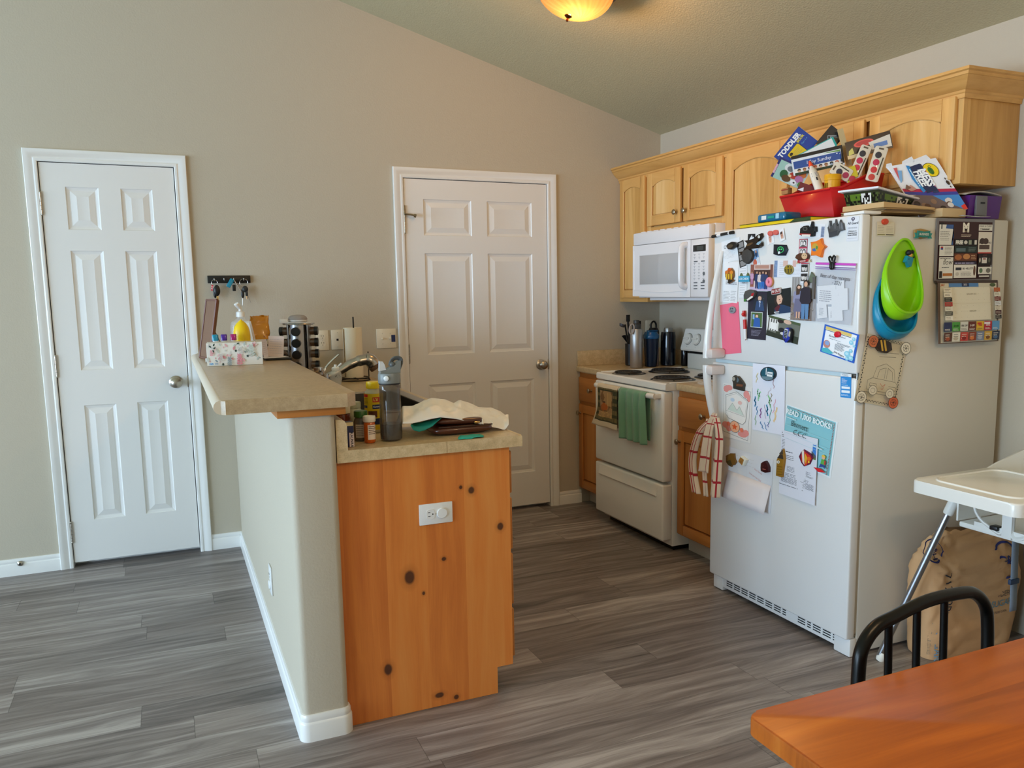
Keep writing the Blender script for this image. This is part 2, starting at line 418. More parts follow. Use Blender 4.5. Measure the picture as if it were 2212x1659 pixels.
# the window walls of the dining side, behind and left of the camera
LW = [(-6.1, -3.1, 0.06, 2.1), (-2.7, -0.35, 0.75, 2.5)]; FW = []
mb = MB(W_WALL)
def walls_with_hole(mb, axis, val, a0, a1, holes, zt, t):
    a = a0
    for (h0, h1, z0, z1) in holes + [(a1, a1, 0, 0)]:
        if axis == 'x':
            if h0 > a: mb.box(val, a, 0, val + t, h0, zt)
            if h1 > h0: mb.box(val, h0, 0, val + t, h1, z0); mb.box(val, h0, z1, val + t, h1, zt)
        else:
            if h0 > a: mb.box(a, val, 0, h0, val + t, zt)
            if h1 > h0: mb.box(h0, val, 0, h1, val + t, z0); mb.box(h0, val, z1, h1, val + t, zt)
        a = h1
walls_with_hole(mb, 'x', XL - .1, YF, 0.11, LW, 2.86, .1)
tag(mb.build('wall_left', smooth=False), 'wall with the patio doors', kind='structure')
mb = MB(W_WALL); walls_with_hole(mb, 'y', YF - .1, XL - .1, XR + .1, FW, 3.8, .1)
tag(mb.build('wall_front', smooth=False), 'wall behind the camera', kind='structure')
for i, (axis, val, (h0, h1, z0, z1)) in enumerate([('x', XL - .06, w_) for w_ in LW]):
    mb = MB(W_TRIM); k = 0.05
    segs = [(h0, h0 + k, z0, z1), (h1 - k, h1, z0, z1), (h0 + k, h1 - k, z0, z0 + k), (h0 + k, h1 - k, z1 - k, z1), ((h0 + h1) / 2 - k / 2, (h0 + h1) / 2 + k / 2, z0 + k, z1 - k)]
    for (a, b, c, d) in segs:
        mb.box(*((val, a, c, val + .05, b, d) if axis == 'x' else (a, val, c, b, val + .05, d)))
    tag(mb.build('window_%d' % (i + 1), smooth=False), 'white framed window letting the daylight in', kind='structure')
# ------------------------------------------------------------------ door casings, jambs, doors
CAS = [(0.0, 0.0), (0.0, .009), (.004, .0115), (.013, .0125), (.019, .010), (.026, .0115), (.036, .016), (.047, .0185), (CW - .003, .0185), (CW, .0165), (CW, 0.0)]
def casing(i, x0, x1, label):
    mb = MB(W_TRIM); a, b, z = x0 - .004, x1 + .004, DH + .004
    rows = [[mb.bm.verts.new(p) for p in ((a - w, -t, 0), (a - w, -t, z + w), (b + w, -t, z + w), (b + w, -t, 0))] for w, t in CAS]
    for A, B in zip(rows, rows[1:]):
        for k in range(3): mb.faces([mb.bm.faces.new((A[k], A[k + 1], B[k + 1], B[k]))])
    for k in (0, 3): mb.faces([mb.bm.faces.new([r[k] for r in rows])])
    for s_ in (-1, 1):
        xj = a if s_ < 0 else b
        mb.box(xj, 0.001, 0, xj + s_ * .017, .11, z + .016)
    mb.box(a, 0.001, z, b, .11, z + .016); mb.box(a, .07, 0, b, .109, z)  # last box: unseen backing added to stop outside light leaking under the door
    tag(mb.build('trim_%d' % i, angle=25), label, kind='structure')
casing(1, LX0, LX1, 'white moulded casing of the narrow left door'); casing(2, RX0, RX1, 'white moulded casing of the wide right door')
def panel_door(i, x0, x1, cols, rows, label, knob, hinges, stop=False):
    mb = MB(W_DOOR); zb = .0267; zt = zb + 2.032; y = -0.001
    xs = [x0] + [v for c in cols for v in c] + [x1]; zs = [zb] + [v for r in rows for v in r] + [zt]
    for a in range(len(xs) - 1):
        for b in range(len(zs) - 1):
            X0, X1, Z0, Z1 = xs[a], xs[a + 1], zs[b], zs[b + 1]
            if a % 2 and b % 2:
                prev = None
                for ins, dy in ((0, 0), (.004, .005), (.015, .0085), (.0195, .0085), (.021, .0075), (.047, .0015), (.0485, .0018)):
                    cur = [mb.bm.verts.new(p) for p in ((X0 + ins, y + dy, Z0 + ins), (X1 - ins, y + dy, Z0 + ins), (X1 - ins, y + dy, Z1 - ins), (X0 + ins, y + dy, Z1 - ins))]
                    if prev: mb.faces([mb.bm.faces.new((prev[k], prev[(k + 1) % 4], cur[(k + 1) % 4], cur[k])) for k in range(4)])
                    prev = cur
                mb.faces([mb.bm.faces.new(prev)])
            else: mb.face([(X0, y, Z0), (X1, y, Z0), (X1, y, Z1), (X0, y, Z1)])
    bmesh.ops.remove_doubles(mb.bm, verts=mb.bm.verts, dist=1e-5)
    mb.face([(x0, .034, zb), (x0, .034, zt), (x1, .034, zt), (x1, .034, zb)])
    mb.face([(x0, y, zb), (x0, .034, zb), (x1, .034, zb), (x1, y, zb)]); mb.face([(x0, y, zt), (x1, y, zt), (x1, .034, zt), (x0, .034, zt)])
    mb.face([(x0, y, zb), (x0, y, zt), (x0, .034, zt), (x0, .034, zb)]); mb.face([(x1, y, zb), (x1, .034, zb), (x1, .034, zt), (x1, y, zt)])
    d = tag(mb.build('door_%d' % i, angle=12, fix=False), label, kind='structure')
    kx, kz = knob; mb = MB(NICKEL)
    mb.lathe((kx, -.001, kz), [(.0, 0), (.033, 0), (.033, .004), (.028, .007), (.012, .010), (.011, .030), (.020, .036), (.0275, .046), (.0275, .054), (.021, .062), (.008, .066), (0, .066)], 32, (0, -1, 0), cap=False)
    mb.build('knob', d)
    mb = MB(NICKEL); mb.box(x1 - .004, -.003, kz - .03, x1 + .012, .004, kz + .03, .001); mb.build('latch_plate', d)
    for z in hinges:
        mb = MB(NICKEL)
        for k in range(5): mb.cyl((x0 - .002, -.007, z - .05 + k * .02 + .0006), (x0 - .002, -.007, z - .05 + k * .02 + .0194), .0055, n=12)
        mb.ball((x0 - .002, -.007, z + .053), .0055); mb.ball((x0 - .002, -.007, z - .053), .0055); mb.build('hinge', d)
    if stop:
        mb = MB(P('#8d7f66', .3, 1)); z = hinges[0]
        mb.tube([(x0 - .002, -.007, z + .105), (x0 - .002, -.010, z + .055)], .006); mb.tube([(x0 - .002, -.012, z + .055), (x0 + .03, -.022, z + .052), (x0 + .052, -.028, z + .047)], .005)
        mb.cyl((x0 + .05, -.026, z + .047), (x0 + .062, -.03, z + .043), .010); mb.build('hinge_stop', d)
    return d
DZ = [(.244, .848), (1.028, 1.632), (1.735, 1.945)]
panel_door(1, LX0, LX1, [(-.934, -.787), (-.688, -.541)], DZ, 'narrow white six panel door left of the peninsula', (-.495, .945), (1.86, 1.055, .19))
panel_door(2, RX0, RX1, [(.902, 1.201), (1.301, 1.598)], DZ, 'wide white six panel door behind the sink', (1.647, .936), (1.80, 1.04, .19), True)
# baseboards
BB = [(0, 0), (.0125, 0), (.0125, .056), (.0105, .0605), (.0075, .0635), (.0085, .069), (.0085, .078), (.005, .0855), (0, .0865)]
def baseboard(name, path, label): mb = MB(W_TRIM); mb.sweep(path, BB); return tag(mb.build(name, angle=30), label, kind='structure')
PX0, PX1, PY = -.212, -.070, -2.27
baseboard('baseboard_back', [(LX0 - CW - .004, 0), (XL, 0)][::1], 'white baseboard left of the narrow door')
baseboard('baseboard_middle', [(PX0 - .0005, 0), (LX1 + CW + .004, 0)], 'short white baseboard between door and peninsula')
baseboard('baseboard_kitchen', [(1.93, 0), (RX1 + CW + .004, 0)], 'white baseboard right of the wide door')
arc = [(PX0 + .02 * (1 - math.sin(a)), PY + .02 * (1 - math.cos(a))) for a in (math.radians(90 - t * 22.5) for t in range(5))]
arc2 = [(PX1 - .02 + .02 * math.sin(math.radians(t * 22.5)), PY + .02 - .02 * math.cos(math.radians(t * 22.5))) for t in range(5)]
pth = [(PX0, -.0125)] + arc + arc2 + [(PX1, PY + .035)]
mb = MB(W_TRIM); mb.sweep([(x, y) for x, y in pth][::-1], BB); tag(mb.build('baseboard_peninsula', angle=30), 'white baseboard wrapping the end of the half wall', kind='structure')
mb = MB(NICKEL); mb.lathe((-1.28, -.0126, .062), [(0, 0), (.013, 0), (.0135, .004), (.009, .008), (.006, .010), (0, .010)], 20, (0, -1, 0), cap=False)
ds = mb.build('door_stop', loc=(-1.28, -.013, .062)); tag(ds, 'round metal door bumper on the baseboard at far left', 'door stop')
mb = MB(P('#2c2a28', .7)); mb.cyl((-1.28, -.0226, .062), (-1.28, -.026, .062), .005); mb.build('rubber_tip', ds)
# half wall
mb = MB(W_WALL)
outl = [(PX0, 0.0)] + arc + arc2 + [(PX1, 0.0)]
mb.prism([(x, min(y, -.0005), 0) for x, y in outl], (0, 0, 1.030)); tag(mb.build('wall_peninsula', angle=40), 'painted half wall of the peninsula with rounded corners', kind='structure')
# ------------------------------------------------------------------ ceiling lamp
LC = Vector((1.222, -1.40, 0)); LC.z = ceil_z(LC.x)
LAX = Vector((-.2788, 0, -1)).normalized()          # the fitting hangs square to the sloping ceiling
def bowl_mat():
    g = NT('alabaster_glass_lit'); t = g.t; out = t.nodes['Material Output']
    x, y, z = g.sep(g.coord())[:3]
    ang = g.math('ARCTAN2', y, x); rad = g.math('SQRT', g.math('ADD', g.math('MULTIPLY', x, x), g.math('MULTIPLY', y, y)))
    tw = g.math('ADD', ang, g.math('MULTIPLY', rad, 3.0)); fl = g.math('SINE', g.math('MULTIPLY', tw, 26.0))
    n = g.noise(g.comb(g.math('MULTIPLY', tw, 2.0), rad, 0.0), 3.0, 3)
    col = g.mix(n, '#ffd49a', '#f0a04e'); col = g.mix(g.math('MULTIPLY', g.math('ADD', fl, 1.0), 0.12), col, '#c87428')
    tr = g.n('BsdfTranslucent'); g.set(tr.inputs[0], g.mix(.92, col, (0, 0, 0, 1)))
    em = g.n('Emission'); g.set(em.inputs[0], col); em.inputs[1].default_value = 0.32
    tp = g.n('BsdfTransparent'); tp.inputs[0].default_value = (1, .86, .62, 1)
    a = g.n('AddShader'); t.links.new(tr.outputs[0], a.inputs[0]); t.links.new(em.outputs[0], a.inputs[1])
    mx = g.n('MixShader'); mx.inputs[0].default_value = .55; t.links.new(a.outputs[0], mx.inputs[1]); t.links.new(tp.outputs[0], mx.inputs[2])
    t.links.new(mx.outputs[0], out.inputs[0]); return g.m
lamp = thing('ceiling_lamp', 'round flush ceiling lamp with glowing alabaster bowl and bronze finial', 'ceiling lamp', LC)
RB = .176
mb = MB(P('#3a2618', .35, 1.0)); mb.lathe(LC, [(0, 0.001), (.12, .001), (.172, .02), (.19, .05), (.192, .066), (.183, .074), (0, .074)], 48, LAX, cap=False); mb.build('base_ring', lamp)
mb = MB(bowl_mat()); mb.lathe(LC, [(RB * math.sin(math.radians(a)), .075 + .125 * math.cos(math.radians(a))) for a in range(90, 2, -6)] + [(.004, .2)], 64, LAX, cap=False); bowl = mb.build('glass_bowl', lamp)
mb = MB(P('#7a4a26', .3, 1.0)); mb.lathe(LC, [(0, .196), (.003, .196), (.014, .199), (.017, .204), (.010, .210), (.004, .213), (.0055, .220), (.005, .227), (0, .228)], 20, LAX, cap=False); mb.build('finial', lamp)
# ------------------------------------------------------------------ light
def point(name, loc, power, col, r):
    l = bpy.data.lights.new(name, 'POINT'); l.energy = power; l.color = rgb(col)[:3]; l.shadow_soft_size = r
    o = bpy.data.objects.new(name, l); COL.objects.link(o); o.location = loc; return o
point('lamp_bulb', LC + LAX * .135 + Vector((.02, -.02, 0)), 34.0, '#ffc98c', .022)
# warm dining lamp hanging over the table, above the frame (its soft double shadow falls on the refrigerator's side)
point('dining_bulb', (0.62, -4.35, 2.1), 17.0, '#ffd6a6', .05); point('dining_bulb', (0.98, -4.42, 2.1), 17.0, '#ffd6a6', .05)
def portal(loc, rot, sx, sy):
    l = bpy.data.lights.new('window_portal', 'AREA'); l.shape = 'RECTANGLE'; l.size = sx; l.size_y = sy; l.cycles.is_portal = True
    o = bpy.data.objects.new('window_portal', l); COL.objects.link(o); o.location = loc; o.rotation_euler = rot
for h in LW: portal((XL - .105, (h[0] + h[1]) / 2, (h[2] + h[3]) / 2), (0, -PI / 2, 0), h[3] - h[2], h[1] - h[0])
wd = bpy.data.worlds.new('daylight'); S.world = wd; wd.use_nodes = True
bg = wd.node_tree.nodes['Background']; bg.inputs[0].default_value = (0.575, 0.785, 1.02, 1); bg.inputs[1].default_value = 17.0
S.view_settings.view_transform = 'Standard'; S.view_settings.look = 'None'; S.view_settings.gamma = 1; S.view_settings.exposure = 0.0
cy = S.cycles; cy.use_denoising = True; cy.use_adaptive_sampling = True; cy.adaptive_threshold = 0.04; cy.max_bounces = 9; cy.diffuse_bounces = 5; cy.glossy_bounces = 4; cy.transmission_bounces = 8; cy.transparent_max_bounces = 12
cy.sample_clamp_indirect = 6.0; cy.caustics_reflective = False; cy.caustics_refractive = False
# ================================================================== WOOD
HON = ('#b8853f', '#d3a15c', '#e2b877')       # honey stain, upper cabinets
HON_SHADED = ('#a3612a', '#bf7a38', '#cf9050')       # base cabinets: deeper amber, their shading put into the colour
WV = wood('alder_vertical', HON, 'z', 'y', .085)
WVX = wood('alder_vertical_end', HON, 'z', 'x', .075, rand_knots=False)
WH = wood('alder_rail', HON, 'y', 'z', .5, tone=.15)
WHX = wood('alder_rail_end', HON, 'x', 'z', .5, tone=.15)
WP = wood('alder_panel', ('#bd8c48', '#d8a964', '#e8c286'), 'z', 'y', .105, tone=.5, rand_knots=True, seed=2.2)
AV = wood('alder_base_vertical', HON_SHADED, 'z', 'y', .085, seed=5.1); AH = wood('alder_base_rail', HON_SHADED, 'y', 'z', .5, tone=.15, seed=4.4); AP = wood('alder_base_panel', HON_SHADED, 'z', 'y', .1, seed=1.3, tone=.4)
AHX = wood('alder_base_rail_x', HON_SHADED, 'x', 'z', .5, tone=.15, seed=4.4)
KNOB = P('#a79a84', .3, 1.0)
def knob(parent, x, y, z):
    mb = MB(KNOB); mb.lathe((x, y, z), [(0, 0), (.008, 0), (.0065, .006), (.0055, .012), (.010, .017), (.0155, .021), (.0155, .025), (.011, .0285), (0, .0295)], 20, (-1, 0, 0), cap=False); return mb.build('knob', parent)
def arch_pts(y0, y1, zs, rise, n=14):
    """arch from (y1, zs) to (y0, zs): flat shoulders then a low curve"""
    sh = (y1 - y0) * .06; out = [(y1, zs)]
    for i in range(n + 1):
        t = i / n; out.append((y1 - sh - (y1 - y0 - 2 * sh) * t, zs + rise * (0.12 + .88 * math.sin(PI * t) ** .75) if 0 < t < 1 else zs + rise * .12))
    return out + [(y0, zs)]
def cab_door(parent, xf, y0, y1, z0, z1, arch=True, kn=None, V=None, H=None, Pn=None, st=.058, rise=None, drawer=False):
    """overlay door facing -x; its front lies at xf"""
    V, H, Pn = V or WV, H or WH, Pn or WP; t = .019; d = MB(V)
    if drawer:
        d.use(H); d.box(xf, y0, z0, xf + t, y1, z1, .006, 2); d.box(xf - .001, y0 + .02, z0 + .02, xf + .004, y1 - .02, z1 - .02, .003)
        o = d.build('drawer', parent)
        if kn: knob(o, xf - .001, *kn)
        return o
    rw = st if not arch else .050; rise = rise if rise is not None else (y1 - y0 - 2 * st) * .105
    d.box(xf, y0, z0, xf + t, y0 + st, z1, .004); d.box(xf, y1 - st, z0, xf + t, y1, z1, .004)
    d.use(H); d.box(xf + .0005, y0 + st, z0, xf + t, y1 - st, z0 + st, .003)
    zs = z1 - rw - (rise if arch else 0)
    top = arch_pts(y0 + st, y1 - st, zs, rise) if arch else [(y1 - st, z1 - st), (y0 + st, z1 - st)]
    d.prism([(xf + .0005, y, z) for y, z in [(y0 + st, z1), (y1 - st, z1)] + top], (t - .001, 0, 0))
    # bead around the opening
    d.use(V); op = [(y1 - st, z0 + st)] + top + [(y0 + st, z0 + st)]
    d.tube([(xf + .004, y, z) for y, z in op], .0035, 6, closed=True)
    o = d.build('door', parent)
    p = MB(Pn); g = .002
    pt = ([(y - (y - (y0 + y1) / 2) * .0, z) for y, z in top])
    poly = [(y0 + st + g, z0 + st + g), (y1 - st - g, z0 + st + g)] + [(min(max(y, y0 + st + g), y1 - st - g), z - g) for y, z in pt]
    p.prism([(xf + .016, y, z) for y, z in poly], (-.009, 0, 0), bev=.006, seg=1)
    p.build('door_panel', o)
    if kn: knob(o, xf, *kn)
    return o
XU = 2.230; ZU1 = 2.108
def upper(label, y0, y1, z0):
    t = thing('wall_cabinet', label, 'cabinet', (XR - .16, (y0 + y1) / 2, z0), 'honey wall cabinets')
    mb = MB(WVX); mb.box(XU + .019, y0, z0, XR - .001, y1, ZU1, .001); mb.build('carcass', t)
    mb = MB(WV); s_ = .036; mb.box(XU, y0, z0, XU + .0185, y0 + s_, ZU1); mb.box(XU, y1 - s_, z0, XU + .0185, y1, ZU1)
    mb.use(WH); mb.box(XU + .0005, y0 + s_, z0, XU + .0185, y1 - s_, z0 + .03); mb.box(XU + .0005, y0 + s_, ZU1 - .02, XU + .0185, y1 - s_, ZU1); mb.build('face_frame', t)
    return t
XD = XU - .0195
c = upper('narrow tall honey wall cabinet in the corner left of the microwave', -.345, -.0015, 1.325)
cab_door(c, XD, -.332, -.030, 1.350, 2.095, kn=(-.312, 1.405), st=.050)
c = upper('short honey wall cabinet with two arched doors above the microwave', -1.128, -.347, 1.748)
cab_door(c, XD, -.722, -.360, 1.785, 2.095, kn=(-.690, 1.842)); cab_door(c, XD, -1.112, -.752, 1.785, 2.095, kn=(-.784, 1.842))
c = upper('tall honey wall cabinet between microwave and refrigerator', -1.634, -1.130, 1.325)
cab_door(c, XD, -1.618, -1.146, 1.350, 2.095, kn=(-1.585, 1.405))
c = upper('rightmost honey wall cabinet with finished end above the refrigerator', -2.551, -1.636, 1.777)
cab_door(c, XD, -2.086, -1.652, 1.792, 2.095, kn=(-2.055, 1.842)); cab_door(c, XD, -2.527, -2.116, 1.792, 2.095, kn=(-2.147, 1.842))
# crown moulding: one piece along the front with a mitred return to the wall
CR = [(0, 2.085), (.006, 2.085), (.008, 2.1), (.012, 2.104), (.014, 2.112), (.03, 2.122), (.046, 2.138), (.056, 2.152), (.060, 2.154), (.062, 2.164), (.070, 2.168), (.070, 2.178), (0, 2.178)]
mb = MB(WH); mb.sweep([(XU - .001, -.002), (XU - .001, -2.552), (XR - .002, -2.552)][::-1], CR)
tag(mb.build('crown_moulding', angle=25), 'honey crown moulding running along the top of the wall cabinets', 'moulding')
# ================================================================== COUNTERTOPS
def laminate(name, a, b, c_):
    g = NT(name); co = g.coord(); n1 = g.noise(co, 45, 5, .65); n2 = g.noise(co, 260, 3, .6); n3 = g.noise(co, 6, 3)
    f = g.math('ADD', g.math('ADD', g.math('MULTIPLY', n1, .6), g.math('MULTIPLY', n2, .35)), g.math('MULTIPLY', g.math('SUBTRACT', n3, .5), .25))
    g.t.links.new(g.ramp(f, [(.3, a), (.5, b), (.7, c_)]), g.b.inputs['Base Color']); g.b.inputs['Roughness'].default_value = .3; return g.m
LAM = laminate('tan_laminate', '#b09872', '#cdb389', '#dec8a2')
LAM2 = laminate('tan_laminate_top', '#a18a6a', '#b59d7a', '#c4ad8b')
BX0, BX1, BY, BZ = -.395, -.007, -2.30, 1.098
bar = thing('bar_counter', 'raised tan laminate bar top with chamfered corners on the half wall', 'countertop', (-.2, -1.15, 1.031))
cut = .035
mb = MB(LAM2)
def slab(mb, pts, z0, z1, bev=.004): mb.prism([(x, y, z0) for x, y in pts], (0, 0, z1 - z0), bev=bev)
slab(mb, [(BX0, -.13), (BX0, BY + .012), (BX0 + .012, BY), (BX1 - .03, BY), (BX1, BY + .03), (BX1, -.0015), (BX0 + .04, -.0015), (BX0 + .015, -.06)], BZ - .042, BZ); mb.build('top', bar)
mb = MB(P('#d9cbb4', .32, bump=.0)); mb.tube([(BX0, -.13, BZ - .021), (BX0, BY + .012, BZ - .021)], .0205, 14); mb.build('front_edge', bar)
mb = MB(AHX); mb.box(PX0 - .03, PY - .012, 1.0315, PX1 + .03, -.0015, BZ - .0425, .002); mb.build('support_board', bar)
# peninsula work counter, cabinet, sink
KX1, KY = .559, -2.258
pc = thing('work_counter', 'lower tan laminate counter of the peninsula holding the sink', 'countertop', (.24, -1.13, .875))
SX0, SX1, SY0, SY1 = .05, .50, -1.50, -.78
mb = MB(LAM)
for (x0, y0, x1, y1) in ((PX1 + .0015, KY, KX1 - .02, SY0), (PX1 + .0015, SY1, KX1 - .02, -.0015), (PX1 + .0015, SY0, SX0, SY1), (SX1, SY0, KX1 - .02, SY1)):
    mb.box(x0, y0, .876, x1, y1, .914)
mb.build('top', pc, smooth=False)
mb = MB(LAM); slab(mb, [(KX1 - .0203, KY), (KX1 - .02, -.0015), (KX1 - .006, -.0015), (KX1, -.006), (KX1, KY + .02), (KX1 - .006, KY)], .876, .914, .006); mb.build('rolled_edge', pc)
mb = MB(LAM); mb.prism([(PX1 + .0015, KY, .9142), (PX1 + .036, KY, .9142), (PX1 + .036, KY, .995), (PX1 + .03, KY, 1.006), (PX1 + .02, KY, 1.011), (PX1 + .0015, KY, 1.013)], (0, -KY - .0015, 0)); mb.build('backsplash', pc)
mb = MB(P('#6d5a3e', .6)); mb.box(.285, KY - .0004, .877, .2862, KY + .001, .9135); mb.build('seam', pc)
pen = thing('base_cabinet', 'amber knotty alder peninsula cabinet with full end panel facing the dining table', 'cabinet', (.23, -1.13, 0))
EK = [(.372, .738, .011, .012), (.336, .752, .006, .006), (.151, .470, .017, .022), (.068, .168, .014, .018), (.474, .600, .012, .012), (.27, .515, .008, .006), (.197, .408, .005, .006), (.24, .04, .016, .009), (.30, .02, .009, .008), (.40, .46, .0001, .0001)]
EPM = wood('alder_end_panel', ('#bd632a', '#d87f38', '#e2984e'), 'z', 'x', .135, [(a - .23, b, c_ * 1.15, d_ * 1.25) for a, b, c_, d_ in EK], 'xz', rough=.38, tone=.3, rand_knots=False, seed=.4)
mb = MB(EPM); ey = -2.238
mb.prism([(PX1 + .0015, ey, .001), (.453, ey, .001), (.453, ey, .0965), (.512, ey, .0965), (.512, ey, .8755), (PX1 + .0015, ey, .8755)], (0, .018, 0)); mb.build('end_panel', pen, smooth=False)
mb = MB(AV); mb.box(.493, ey + .0185, .098, .512, -.002, .8755); mb.build('face_frame', pen)
mb = MB(P('#cfcac0', .6)); mb.box(.445, ey + .0185, .001, .4525, -.002, .096); mb.build('toe_kick', pen)
mb = MB(AV); mb.box(PX1 + .0015, -.02, .001, .49, -.0015, .60); mb.box(PX1 + .0015, ey + .019, .1, .49, -.0215, .118); mb.build('carcass', pen)
def pdrawer(y0, y1, z0, z1, nm):
    mb = MB(AV if nm == 'door' else AH); mb.box(.5125, y0, z0, .5305, y1, z1, .006)
    o = mb.build(nm, pen); k = MB(KNOB); k.lathe((.5305, (y0 + y1) / 2, (z0 + z1) / 2 if nm == 'drawer' else z1 - .06), [(0, 0), (.008, 0), (.0055, .012), (.0155, .021), (.0155, .025), (0, .0295)], 16, (1, 0, 0), cap=False); k.build('knob', o)
for z0, z1 in ((.705, .855), (.505, .69), (.305, .49), (.112, .29)): pdrawer(-2.215, -1.775, z0, z1, 'drawer')
for y0, y1 in ((-1.755, -1.36), (-1.345, -.95), (-.93, -.50), (-.485, -.06)): pdrawer(y0, y1, .112, .69, 'door'); pdrawer(y0, y1, .705, .855, 'drawer')
sink = thing('kitchen_sink', 'stainless drop-in sink behind the white plastic bag', 'sink', (.275, -1.14, .9145))
STEEL = P('#9c978e', .33, 1.0)
mb = MB(STEEL); d = .17
for (x0, y0, x1, y1) in ((SX0 - .02, SY0 - .02, SX0 + .035, SY1 + .02), (SX1 - .03, SY0 - .02, SX1 + .02, SY1 + .02), (SX0 + .035, SY0 - .02, SX1 - .03, SY0 + .03), (SX0 + .035, SY1 - .03, SX1 - .03, SY1 + .02)):
    mb.box(x0, y0, .9145, x1, y1, .9205, .002)
mb.build('rim', sink)
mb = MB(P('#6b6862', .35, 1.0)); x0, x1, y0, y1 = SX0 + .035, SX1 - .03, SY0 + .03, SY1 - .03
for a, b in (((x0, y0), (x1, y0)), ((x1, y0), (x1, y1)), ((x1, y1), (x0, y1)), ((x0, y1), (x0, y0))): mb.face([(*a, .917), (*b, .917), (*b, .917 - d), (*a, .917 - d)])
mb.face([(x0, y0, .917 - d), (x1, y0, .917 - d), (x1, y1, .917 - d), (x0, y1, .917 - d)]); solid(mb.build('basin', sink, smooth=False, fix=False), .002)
# faucet
fc = thing('faucet', 'brushed nickel single lever faucet with pull-out spray head', 'faucet', (.125, -.9, .9147))
FN = P('#b5afa6', .25, 1.0); fb = Vector((.135, -.90, .915))
FN2 = MB(FN); FN2.lathe(fb, [(.0, 0), (.032, 0), (.032, .008), (.027, .014), (.026, .09), (.025, .115), (.0, .118)], 28, cap=False)
FN2.build('body', fc)
mb = MB(FN); mb.tube(spline([(.14, -.90, 1.012), (.175, -.90, 1.026), (.215, -.90, 1.046), (.255, -.90, 1.068), (.295, -.90, 1.082), (.33, -.90, 1.088)], 6), [.020] * 6 + [.0205] * 6 + [.021] * 6 + [.0225] * 6 + [.026] * 7, 20)
mb.build('spout', fc)
mb = MB(FN); mb.tube(spline([(.328, -.90, 1.090), (.345, -.90, 1.086), (.358, -.90, 1.076), (.366, -.90, 1.062)], 5), [.027, .028, .029, .03, .031, .031, .032, .032, .032, .032, .032, .032, .032, .0325, .0325, .0325], 22); mb.use('#6b4a33'); mb.tube([(.3665, -.90, 1.061), (.378, -.90, 1.046)], .030, 22); mb.build('spray_head', fc)
mb = MB(P('#d7d5d2', .2, 1.0)); mb.tube(spline([(.132, -.885, 1.03), (.139, -.885, 1.048), (.155, -.885, 1.07), (.185, -.885, 1.098), (.207, -.885, 1.116)], 5), [.009] * 6 + [.007] * 15, 12, flat=.8)
mb.lathe((.108, -.9, 1.038), [(0, 0), (.02, .002), (.022, .01), (.021, .024), (0, .027)], 22, cap=False); mb.cyl((.108, -.9, 1.0), (.12, -.9, 1.045), .016); mb.build('lever', fc)
# ================================================================== BASE RUN UNDER THE WALL CABINETS
XC = 1.903
lc = thing('corner_counter', 'tan laminate counter with backsplash in the corner left of the range', 'countertop', (2.2, -.21, .875))
mb = MB(LAM); mb.box(XC + .016, -.4175, .876, XR - .0015, -.0015, .914); mb.prism([(XC, -.4175, .884), (XC + .006, -.4175, .876), (XC + .016, -.4175, .876), (XC + .016, -.4175, .914), (XC + .006, -.4175, .914), (XC, -.4175, .907)], (0, .416, 0)); mb.build('top', lc, smooth=False)
mb = MB(LAM); mb.box(XC + .003, -.019, .9142, XR - .02, -.0015, 1.012, .002); mb.box(XR - .0195, -.4175, .9142, XR - .0015, -.0195, 1.012, .002); mb.build('backsplash', lc)
rc = thing('side_counter', 'short tan laminate counter between range and refrigerator', 'countertop', (2.2, -1.43, .875))
mb = MB(LAM); mb.box(XC - .02, -1.69, .876, XR - .0015, -1.187, .914, .006); mb.build('top', rc)
mb = MB(LAM); mb.box(XR - .0195, -1.69, .9142, XR - .0015, -1.187, 1.012, .002); mb.build('backsplash', rc)
def basecab(label, y0, y1, XF, ky, kz):
    t = thing('base_cabinet', label, 'cabinet', (2.2, (y0 + y1) / 2, 0))
    mb = MB(AV); mb.box(XF + .019, y0, .1, XR - .0015, y1, .8755); mb.build('carcass', t)
    mb = MB(AV); s_ = .03; mb.box(XF, y0, .1, XF + .0187, y0 + s_, .8755); mb.box(XF, y1 - s_, .1, XF + .0187, y1, .8755)
    mb.use(AH); mb.box(XF + .0004, y0 + s_, .66, XF + .0187, y1 - s_, .69); mb.box(XF + .0004, y0 + s_, .84, XF + .0187, y1 - s_, .8755); mb.box(XF + .0004, y0 + s_, .1, XF + .0187, y1 - s_, .13); mb.build('face_frame', t)
    mb = MB(P('#cdc8bf', .6)); mb.box(XF + .07, y0, .001, XF + .078, y1, .0995); mb.build('toe_kick', t)
    cab_door(t, XF - .0195, y0 + .016, y1 - .016, .69, .845, drawer=True, V=AV, H=AH, kn=(ky, .77)); cab_door(t, XF - .0195, y0 + .016, y1 - .016, .112, .668, arch=False, V=AV, H=AH, Pn=AP, kn=(kz, .61), st=.055)
    return t
basecab('narrow amber base cabinet in the corner left of the range', -.4175, -.0015, 1.928, -.20, -.045)
basecab('amber base cabinet between range and refrigerator', -1.69, -1.187, 1.905, -1.44, -1.225)
